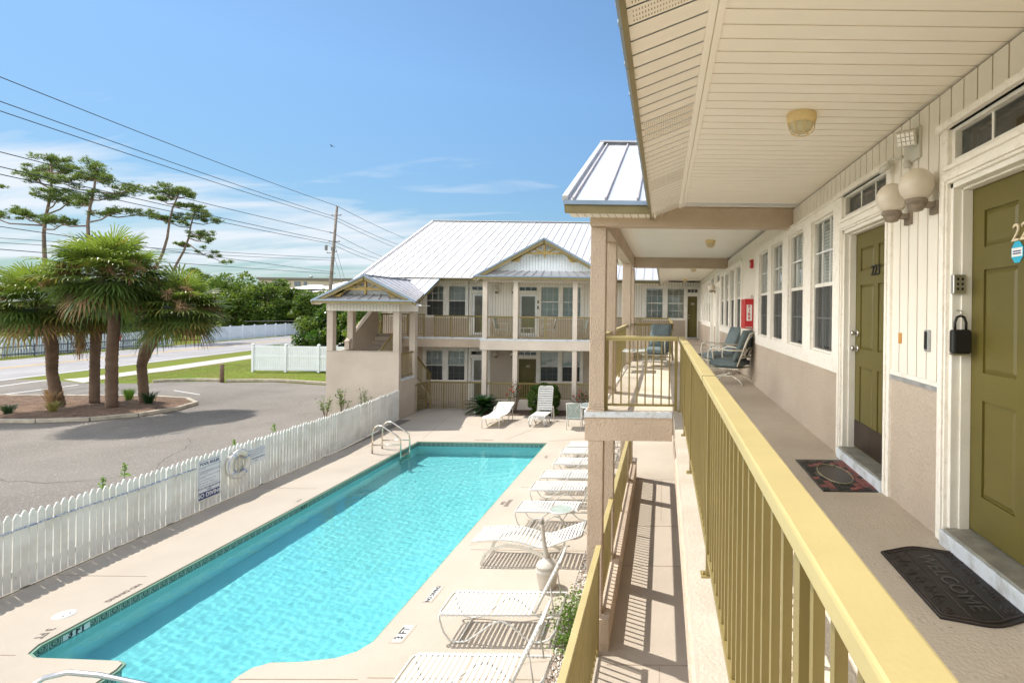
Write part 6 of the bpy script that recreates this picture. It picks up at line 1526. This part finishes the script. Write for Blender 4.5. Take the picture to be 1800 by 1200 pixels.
# the wood behind the white fence: separate crowns
blobrows = [(-64.5,79,4.2,8.5,5),(-67.5,83,4.4,9.4,6),(-61.0,80,4.0,7.6,5),(-71.0,82,4.6,9.2,6),(-64.5,88,4.5,9.0,6),(-60.5,88,4.2,7.6,5),(-57.2,92,4.0,7.0,5),(-76.5,84,5.0,9.4,6),(-55.5,84,3.6,6.2,4),(-82,84,5,9.0,6),(-88,86,5,9,6),(-52,96,5,6.6,5)]
names_ = ['leftmost of the leafy','tall olive green','lower front','rounded grey green','back row','light green','right hand','shadowy','small yellow green','far left','distant left','distant right']
blobrows2 = []
for k, (x,y,r,h,nb_) in enumerate(blobrows):
    rk = np.random.default_rng(100+k); bl = blobcloud(rk, 34, (x,y,h*0.55), (r*0.72,r*0.72,h*0.42), 1.15)
    tree('leafy_tree', '%s tree of the wood behind the white fence across the road' % names_[k], 'tree', (x,y,0), bl, 0.26, [lf_tree, lf_tree2], per=230, trunk_r=0.22, group='leafy trees across the road', rng=rk)
# hedge line seen under the palms on the left
for k, (x,y,w_,h) in enumerate([(-66,48,4.5,4.2),(-75,46,4.5,4.6),(-58.5,56,3.0,2.6),(-62,66,4.5,4.6),(-84,50,5,5),(-69,58,4,4.5)]):
    rk = np.random.default_rng(200+k); tree('broad_bush', ['large dark bush','leftmost dark bush','low bush','tall bush','outermost bush','middle bush'][k]+' behind the palms on the far side of the road', 'bush', (x,y,0), blobcloud(rk, 18, (x,y,h*0.5), (w_*0.8,w_*0.6,h*0.42), 1.0), 0.24, [lf_tree, lf_tree2], per=170, trunk_r=0.15, rng=rk, group='bushes across the road')
# magnolia beside the stair tower
rk = np.random.default_rng(31); bl = blobcloud(rk, 36, (-23.6,38,2.4), (2.4,1.8,1.9), 0.62)
tree('magnolia_tree', 'glossy leaved magnolia left of and behind the stair tower', 'tree', (-23.4,38,0), bl, 0.13, [lf_mag, lf_tree2], per=420, trunk_r=0.12, rng=rk)
rk = np.random.default_rng(33); tree('magnolia_tree', 'second magnolia seen through the opening between the tower posts', 'tree', (-19.5,36,0), blobcloud(rk, 26, (-19.2,36,2.6), (2.2,1.5,2.0), 0.6), 0.13, [lf_mag, lf_tree2], per=380, trunk_r=0.12, rng=rk)
# small pindo palm on the verge
def feather(name, label, cat, base, n, L, m_, droop, leaflet, el0=80, trunk=0.3, w=0.02, seed=1, nl=26, stiff=1.0):
    t = thing(name, label, cat, base, 0); pr = random.Random(seed); mb = MB(); b = Vector(base)+Vector((0,0,trunk))
    for i in range(n):
        u = (i+0.5)/n; el = R(el0*(1-u)+8); az = i*2.39996; Lf = L*pr.uniform(0.85,1.1)
        h = Vector((math.cos(az),math.sin(az),0)); pts = []
        for k in range(8):
            s_ = k/7; pts.append(b+h*Lf*s_*math.cos(el*(1-0.3*s_))+Vector((0,0,Lf*s_*math.sin(el)-droop*Lf*s_*s_)))
        mb.tube(pts, [0.014*(1-0.7*k/7) for k in range(8)], 4, caps=False)
        for k in range(nl):
            s_ = 0.12+0.86*k/nl; f = s_*7; q = min(int(f),6); p = pts[q].lerp(pts[q+1], f-q); d = (pts[q+1]-pts[q]).normalized(); side = d.cross(Vector((0,0,1))).normalized()
            ll = leaflet*(1-abs(s_-0.45)*1.1)
            for sg_ in (-1,1):
                e = p+(side*sg_*0.85+d*0.45+Vector((0,0,0.18*stiff))).normalized()*ll-Vector((0,0,0.15*ll)); wv = d*w*0.5
                mb.add([p-wv,p+wv,e],[(0,1,2)])
    obj('fronds', mb, m_, t, fixn=False)
    if trunk: obj('trunk', MB().tube([base,b],[0.12,0.1],10), bark, t)
    return t
feather('pindo_palm', 'small grey green feather palm growing on the verge above the white vinyl fence', 'palm', (-31.2,43,0), 26, 2.0, leafmat('pindo_leaf', (0.10,0.15,0.07), 0.3, 1.0), 0.55, 0.5, seed=4, trunk=0.5, w=0.03)
feather('sago_palm', 'dark green sago palm in front of the far wing beside the olive fence', 'sago palm', (-7.55,22.45,0), 58, 0.92, lf_sago, 0.45, 0.20, seed=6, trunk=0.22, w=0.030, nl=34, el0=80)
# clipped round bush
rk = np.random.default_rng(41); t = thing('round_bush', 'clipped round green bush behind the upright white lounger', 'bush', (-5.0,22.2,0))
n_ = 15000; d = rk.normal(size=(n_,3)); d /= np.linalg.norm(d,axis=1)[:,None]; bump = 1+0.05*np.sin(d[:,0]*9+2)+0.05*np.sin(d[:,1]*8)+0.04*np.sin(d[:,2]*11)
rr = rk.uniform(0.86,1.02,n_)*bump; P_ = np.stack([-4.98+d[:,0]*0.68*rr, 22.3+d[:,1]*0.6*rr, 0.70+d[:,2]*0.60*rr],1)
low_ = blobcloud(rk, 5, (-4.95,22.15,0.18), (0.65,0.35,0.08), 0.2); P2, _ = clump_points(low_, 600, rk); P_ = np.concatenate([P_, P2]); P_[:,2] = np.maximum(P_[:,2],0.02)
obj('foliage', leaves(P_, 0.038, rk, [int(x) for x in (rk.random(len(P_)) < 0.3)], 0.3), [leafmat('boxwood', (0.045,0.085,0.014), 0.45, 3), lf_weed], t, fixn=False)
obj('stem', MB().tube([(-4.98,22.3,0),(-4.98,22.3,0.7)],[0.08,0.05],8).tube([(-4.98,22.3,0.3),(-4.7,22.2,0.8)],[0.05,0.02],6), pineb, t)
# rose-like shrubs
def spindly(label, x, y, h, seed, fl=True, w_=0.45, n=16, name='rose_bush', m_=None):
    t = thing(name, label, 'shrub', (x,y,0)); pr = random.Random(seed); mb = MB(); pts = []; tips = []
    for i in range(n):
        a = pr.uniform(0,6.28); e = Vector((x+math.cos(a)*w_*pr.uniform(0.2,1), y+math.sin(a)*w_*0.5, h*pr.uniform(0.5,1.0))); m1 = Vector((x,y,0)).lerp(e,0.5)+Vector((0,0,0.08)); mb.tube([(x,y,0),m1,e],[0.012,0.009,0.004],5); tips.append(e)
        for k in range(26): s_ = m1.lerp(e,pr.random()); pts.append((s_.x+pr.gauss(0,0.06),s_.y+pr.gauss(0,0.06),s_.z+pr.gauss(0,0.06)))
    obj('stems', mb, wood, t); rg2 = np.random.default_rng(seed); obj('leaves', leaves(pts, 0.04, rg2, [int(v) for v in rg2.random(len(pts)) < 0.4]), m_ or [lf_shrub, lf_bur], t, fixn=False)
    if fl:
        for e in tips[:6]: obj('flower', MB().lathe([(0,-0.03),(0.035,-0.01),(0.04,0.02),(0.015,0.035),(0,0.03)], tuple(e), 8), flower, t)
    return t
spindly('leggy rose bush with red blooms between the two far loungers', -6.25, 22.5, 1.45, 3)
spindly('low rose bush behind the patio table near the pillar', -3.35, 22.6, 0.95, 9, w_=0.6)
# soil bed
struct('planting_bed', fill([(-7.6,21.9),(-3.9,21.95),(-2.4,22.3),(-2.4,23.2),(-7.7,23.2),(-7.9,22.3)], [], 0.006), mat('bed_soil', (0.10,0.065,0.045), 0.95, 0, 0.3, 10, 1.0, 30, speck=((0.4,0.36,0.3),40,0.66)))
# weeds by the gravel, seedlings behind the fence
def weed(label, x, y, h, w_, seed, n=260, size=0.028):
    rk = np.random.default_rng(seed); t = thing('weed', label, 'weed', (x,y,0)); P_ = rk.normal(size=(n,3))*np.array([w_*0.4,w_*0.5,h*0.28])+np.array([x,y,h*0.45]); P_[:,2] = np.clip(P_[:,2],0.01,None)
    mb = MB()
    for k in range(14): e = P_[k*7]; mb.tube([(x,y,0),((x+e[0])/2,(y+e[1])/2,e[2]*0.6),tuple(e)],0.004,4)
    obj('stems', mb, lf_weed, t); obj('leaves', leaves(P_, size, rk), lf_weed, t, fixn=False)
weed('leafy green weed growing out of the gravel behind the second lounger', -1.22, 7.55, 0.34, 0.42, 5, 900)
weed('smaller weed in the gravel near the bottom railing', -1.20, 7.0, 0.2, 0.26, 6, 300)
for k, (x, y, h) in enumerate([(-10.5,9.95,1.20),(-10.55,10.4,1.32),(-10.5,13.0,1.16),(-10.7,14.6,1.2)]):
    t = thing('seedling', ['light green seedling poking over the near part of the picket fence','tall pale seedling poking over the picket fence left of the signs','tiny shoot above the fence near the second sign','small yellow shoot above the far part of the fence'][k], 'seedling', (x,y,0)); rk = np.random.default_rng(k)
    zz_ = rk.uniform(h*0.8,h,70); P_ = np.stack([x+rk.normal(size=70)*0.07*(h-zz_+0.06)*2.2, y+rk.normal(size=70)*0.07*(h-zz_+0.06)*2.2, zz_],1)
    obj('stem', MB().tube([(x,y,0),(x,y,h*0.95)],0.007,5), lf_weed, t); obj('leaves', leaves(P_, 0.030, rk), lf_weed, t, fixn=False)
for k, (x, y, h) in enumerate([(-12.95,20.35,1.15),(-12.35,20.4,1.45),(-11.55,20.45,1.35)]):
    spindly(['short leafy shrub at the left foot of the stair tower wall','tall thin shrub against the stair tower wall, left one','tall thin shrub against the stair tower wall, right one'][k], x, y, h, 50+k, False, 0.30, 9, 'wall_shrub', [lf_weed, lf_shrub])
# island planting
for k, (x, y, h, w_, col_) in enumerate([(-27.2,23.6,0.7,0.5,lf_dead),(-25.6,22.2,0.75,0.5,lf_dead),(-24.2,24.0,0.6,0.4,lf_weed),(-22.4,23.1,0.6,0.45,lf_sago),(-25.6,20.7,0.4,0.5,lf_sago),(-24.4,21.2,0.45,0.4,lf_palmy),(-28.6,21.9,0.6,0.5,lf_weed)]):
    t = thing('grass_tuft', ['brown wispy grass tuft left of the leftmost palm trunk','tan wispy grass tuft between the first two palm trunks','bright green tuft behind the third palm trunk','dark green tuft right of the rightmost palm trunk','low grey green clump near the island kerb','small dry tuft by the middle of the island','leafy yellow green plant at the left edge of the island'][k], 'grass tuft', (x,y,0.1)); pr = random.Random(k); mb = MB()
    for _ in range(110):
        a = pr.uniform(0,6.28); d_ = Vector((math.cos(a)*w_*pr.uniform(0.2,1),math.sin(a)*w_*pr.uniform(0.2,1),h*pr.uniform(0.6,1))); s_ = Vector((x+pr.gauss(0,0.05),y+pr.gauss(0,0.05),0.1)); ww = Vector((0.012,0,0)); m1 = s_+d_*0.6+Vector((0,0,0.1)); mb.add([s_-ww,s_+ww,m1+ww*0.7,m1-ww*0.7,s_+d_],[(0,1,2,3),(3,2,4)])
    obj('blades', mb, col_, t, fixn=False)
rk = np.random.default_rng(77); tree('flowering_bush', 'yellow green flowering bush on the island at the left edge of the photo', 'bush', (-29.3,21.6,0.1), blobcloud(rk, 12, (-29.6,21.8,0.4), (0.9,0.5,0.3), 0.3), 0.06, [lf_weed, lf_tree2], per=160, trunk_r=0.03, rng=rk)
# ------------------------------------------------------------ far side of the road
def far_fence(label, a, b, h, step, name='white_fence', m_=bluewhite, gap=0.02, thick=0.03, w_=0.13, posts=2.4):
    t = thing(name, label, 'fence', (*a,0)); a = Vector((*a,0)); b = Vector((*b,0)); L = (b-a).length; u = (b-a)/L; mb = MB(); s_ = 0
    while s_ < L: p = a+u*s_; mb.bar(p+Vector((0,0,0.05))+u*w_/2, p+Vector((0,0,h))+u*w_/2, thick, w_, up=u); s_ += w_+gap
    obj('picket_panel', mb, m_, t)
    mb = MB(); mb.bar(a+Vector((0,0,0.3)), b+Vector((0,0,0.3)), 0.05, 0.1); mb.bar(a+Vector((0,0,h-0.2)), b+Vector((0,0,h-0.2)), 0.05, 0.1); obj('fence_rail', mb, m_, t)
    for k in range(int(L/posts)+1): p = a+u*k*posts; pw_ = 0.07 if thick > 0.025 else 0.025; obj('post', MB().box(p.x-pw_,p.x+pw_,p.y-pw_,p.y+pw_,0,h+0.12*(pw_ > 0.05)), m_, t)
far_fence('pale blue white fence in front of the wood across the road', (-54.0,62.0), (-57.6,90.0), 1.75, 0.16, gap=0.006)
far_fence('white picket fence glimpsed between the palm trunks across the road', (-52.8,40.0), (-53.6,58.0), 1.6, 0.2, gap=0.08)
far_fence('white fence at far left behind the palms', (-56.0,34.0), (-52.8,40.0), 1.5, 0.2, gap=0.10)
far_fence('thin dark iron fence along the far kerb of the road', (-51.6,34.0), (-51.9,55.0), 1.1, 0.2, 'iron_fence', mat('iron_grey', (0.10,0.11,0.12), 0.6), gap=0.16, thick=0.02, w_=0.02)
# dark car beyond the road
t = thing('parked_car', 'dark car parked beyond the road, glimpsed between the two left palm trunks', 'car', (-54.6,47.2,0))
cm = mat('car_dark', (0.02,0.03,0.06), 0.2, 0.4, 0.1, 2); bodyp = [(0,0.35),(0.15,0.75),(1.1,0.88),(1.6,1.35),(3.0,1.40),(3.7,0.95),(4.3,0.9),(4.4,0.4)]
u0 = Vector((-55.4,45.0,0)); mb = MB(); mb.prism([(u0.x,u0.y+x,z) for x,z in bodyp],(1.75,0,0)); obj('body', mb, cm, t, bevel=0.05)
mb = MB(); mb.prism([(u0.x-0.01,u0.y+x,z) for x,z in [(1.25,0.92),(1.68,1.28),(2.95,1.32),(3.5,0.95)]],(1.77,0,0)); obj('window', mb, mat('car_glass', (0.05,0.07,0.08), 0.05, 0.2, 0.05, 2), t)
mb = MB(); mb.box(u0.x+0.15,u0.x+1.6,u0.y-0.02,u0.y+0.1,0.55,0.68); obj('headlight', mb, white, t)
for dy in (0.85,3.5):
    for dx in (0.0,1.55):
        w__ = obj('wheel', MB().lathe([(0.2,0.0),(0.33,0.0),(0.33,0.2),(0.2,0.2)],(u0.x+dx,u0.y+dy,0.33),20,axis='X'), black, t); obj('rim', MB().lathe([(0.0,0.02),(0.2,0.02),(0.2,0.18),(0,0.18)],(u0.x+dx,u0.y+dy,0.33),14,axis='X'), chrome, w__)
t = thing('red_flag', 'small red flag on a stick beyond the road, right of the tallest palm trunk', 'flag', (-52.4,50.6,0)); obj('pole', MB().tube([(-52.4,50.6,0),(-52.4,50.6,1.5)],0.02,6), chrome, t); mb = MB(); mb.prism([(-52.4,50.6,0.75),(-52.0,50.7,0.9),(-51.75,50.6,1.45),(-52.25,50.6,1.1)],(0,0.02,0)); obj('cloth', mb, redm, t)
# distant buildings
bt = mat('beige_block', (0.42,0.36,0.30), 0.9, 0, 0.05, 0.1); whb = mat('white_house', (0.70,0.68,0.66), 0.8, 0, 0.05, 0.3); dkw = mat('far_window', (0.10,0.13,0.17), 0.3, 0, 0.1, 1); wr = mat('white_roof', (0.74,0.70,0.69), 0.5, 0.1, 0.03, 0.5)
t = thing('office_block', 'long flat roofed beige building on the horizon above the wood', 'building', (-134,200,0))
obj('wall', MB().box(-153,-112,200,215,0,14.2), bt, t); obj('roof', MB().box(-153.6,-111,199.4,215.6,14.2,15.0), mat('block_roof', (0.16,0.14,0.13), 0.9), t)
for x in (-147.5,-145.0,-139.5,-136.0,-126.5,-120,-116): obj('window', MB().box(x,x+(2.2 if x == -139.5 else 1.1),199.85,200.02,11.9,13.6), dkw, t)
t = thing('white_house', 'white house with pale metal hip roofs behind the treetops left of the utility pole', 'house', (-84,130,0))
obj('wall', MB().box(-93,-76,130,140,0,7.9), whb, t)
mb = MB()
for (a,b,z0,z1,y) in ((-96,-75,7.9,9.0,129),(-86,-73,8.6,10.9,131),(-92.5,-86,8.6,9.9,130)):
    m = (a+b)/2; q = (b-a)*0.22; mb.add([(a,y,z0),(b,y,z0),(b,y+12,z0),(a,y+12,z0),(m-q,y+6,z1),(m+q,y+6,z1)],[(0,1,5,4),(1,2,5),(2,3,4,5),(3,0,4),(3,2,1,0)])
obj('roof', mb, wr, t)
for x in (-91.5,-89.5,-86.5,-84,-81): obj('window', MB().box(x,x+0.9,129.9,130.03,5.6,7.3), dkw, t)
# small white house whose wall shows among the leaves
# ------------------------------------------------------------ utility pole, wires
t = thing('utility_pole', 'tall wooden utility pole with insulator arms, street lamp and guy wires beyond the stair tower', 'utility pole', (-43.3,68,0))
PB = Vector((-43.3,68,0)); PT = Vector((-42.1,68,17.3)); pp = lambda f: PB.lerp(PT, f)
obj('pole', MB().tube([PB,pp(0.5),PT],[0.24,0.20,0.14],12), mat('pole_wood', (0.26,0.215,0.18), 0.9, 0, 0.25, 4, 0.8, 10), t)
gm = mat('insulator_grey', (0.20,0.19,0.19), 0.5)
att = []
for f, sd, L in ((0.93,-1,0.55),(0.93,1,0.6),(0.80,-1,0.6),(0.735,-1,0.65),(0.735,1,0.7),(0.65,-1,0.8),(0.66,1,0.4)):
    p = pp(f); e = p+Vector((sd*L,0,0.06)); obj('insulator_arm', MB().tube([p,e],[0.05,0.06],8).lathe([(0,0.12),(0.07,0.08),(0.04,0.02),(0.07,-0.04),(0,-0.06)],tuple(e),8), gm, t); att.append(e)
mb = MB(); mb.box(pp(0.70).x-1.1,pp(0.70).x-0.85,67.9,68.1,pp(0.70).z-0.5,pp(0.70).z+0.15); mb.tube([pp(0.71)+Vector((-0.85,0,0)),pp(0.69)],0.03,6); mb.box(pp(0.685).x-0.15,pp(0.685).x+0.15,67.7,67.85,pp(0.685).z-0.3,pp(0.685).z+0.1); obj('fuse_cutout', mb, gm, t)
mb = MB(); a = pp(0.475); mb.tube([a,a+Vector((-1.0,-0.3,0.12)),a+Vector((-2.0,-0.5,0.0))],0.035,6); mb.lathe([(0,0.12),(0.15,0.08),(0.25,-0.02),(0.16,-0.14),(0,-0.16)],tuple(a+Vector((-2.25,-0.55,-0.02))),12); obj('street_lamp', mb, mat('lamp_grey', (0.40,0.42,0.40), 0.5, 0.3), t)
obj('guy_wire', MB().tube([pp(0.73),(-38.6,68,0)],0.025,5).tube([pp(0.65),(-38.8,68,0)],0.025,5), gm, t)
def span(label, pts, r=0.03, sag=0.0):
    mb = MB(); P_ = []
    a, b = Vector(pts[0]), Vector(pts[-1])
    for i in range(25): s_ = i/24; p = a.lerp(b, s_); p.z -= sag*4*s_*(1-s_); P_.append(p)
    mb.tube(P_, r, 5, caps=False); c_ = P_[12]; tag(obj('power_line', mb, mat('wire_black', (0.03,0.03,0.035), 0.6) if 'wire_black' not in MATS else MATS['wire_black'], at=tuple(c_)), label, 'power line', 'overhead power lines')
def ext(a, b, y):   # extend the line a->b to the given y
    a, b = Vector(a), Vector(b); return a + (b-a)*((y-a.y)/(b.y-a.y))
wires = [('topmost power line of the pole', (-35.25,28,16.55), (-42.13,68,17.33), (-49.08,100,17.45), 0.3),
 ('upper pair of power lines, higher one', (-35.24,28,15.23), (-42.4,68,15.93), (-50.2,100,16.2), 0.25),
 ('upper pair of power lines, lower one', (-35.23,28,14.72), (-42.7,68,15.7), (-50.9,100,15.7), 0.25),
 ('middle power line of the pole', (-35.2,28,12.52), (-42.6,68,13.85), (-53.2,100,13.9), 0.2),
 ('lower pair of power lines, higher one', (-35.2,28,11.74), (-42.3,68,12.7), (-53.8,100,13.4), 0.2),
 ('lower pair of power lines, lower one', (-35.19,28,11.34), (-42.9,68,12.5), (-54.4,100,12.85), 0.2)]
for lab, a, b, c_, sg_ in wires:
    a2 = ext(b, a, 18); span(lab + ', left of the utility pole', [a2, b], 0.027, sg_); span(lab + ', right of the utility pole', [b, c_], 0.03, 0.15)
for lab, a, b in (('thick low cable above the palms', (-35.16,28,8.51), (-42.2,68,8.77)), ('thin cable crossing low behind the pines, upper one', (-50.2,40,9.35), (-42.2,68,10.6)), ('thin cable crossing low behind the pines, lower one', (-50.2,40,9.0), (-42.2,68,10.3)), ('low cable rising from the left edge to the street lamp', (-35.14,28,7.31), (-42.2,68,8.6))):
    span(lab, [ext(b, a, 18 if a[1] < 30 else 34), b], 0.022, 0.1)
span('dark cable hanging in front of the leafy trees', [(-47.5,60,2.6), (-33.5,60,2.9)], 0.035, 0.0)
# bird
t = thing('bird', 'small dark bird gliding high in the clear sky', 'bird', (-25.2,40,16.5))
mb = MB(); mb.tube([(-25.4,40,16.5),(-25.28,40,16.52),(-25.12,40,16.52),(-25.0,40,16.5)],[0.01,0.035,0.035,0.008],8); obj('body', mb, MATS['wire_black'], t)
mb = MB(); mb.prism([(-25.26,40,16.53),(-25.14,40,16.53),(-25.05,39.72,16.60),(-25.16,39.5,16.62)],(0,0,0.012)); mb.prism([(-25.26,40,16.53),(-25.14,40,16.53),(-25.05,40.28,16.60),(-25.16,40.5,16.62)],(0,0,0.012)); obj('wing', mb, MATS['wire_black'], t)

t.scale = (0.6,0.6,0.6)
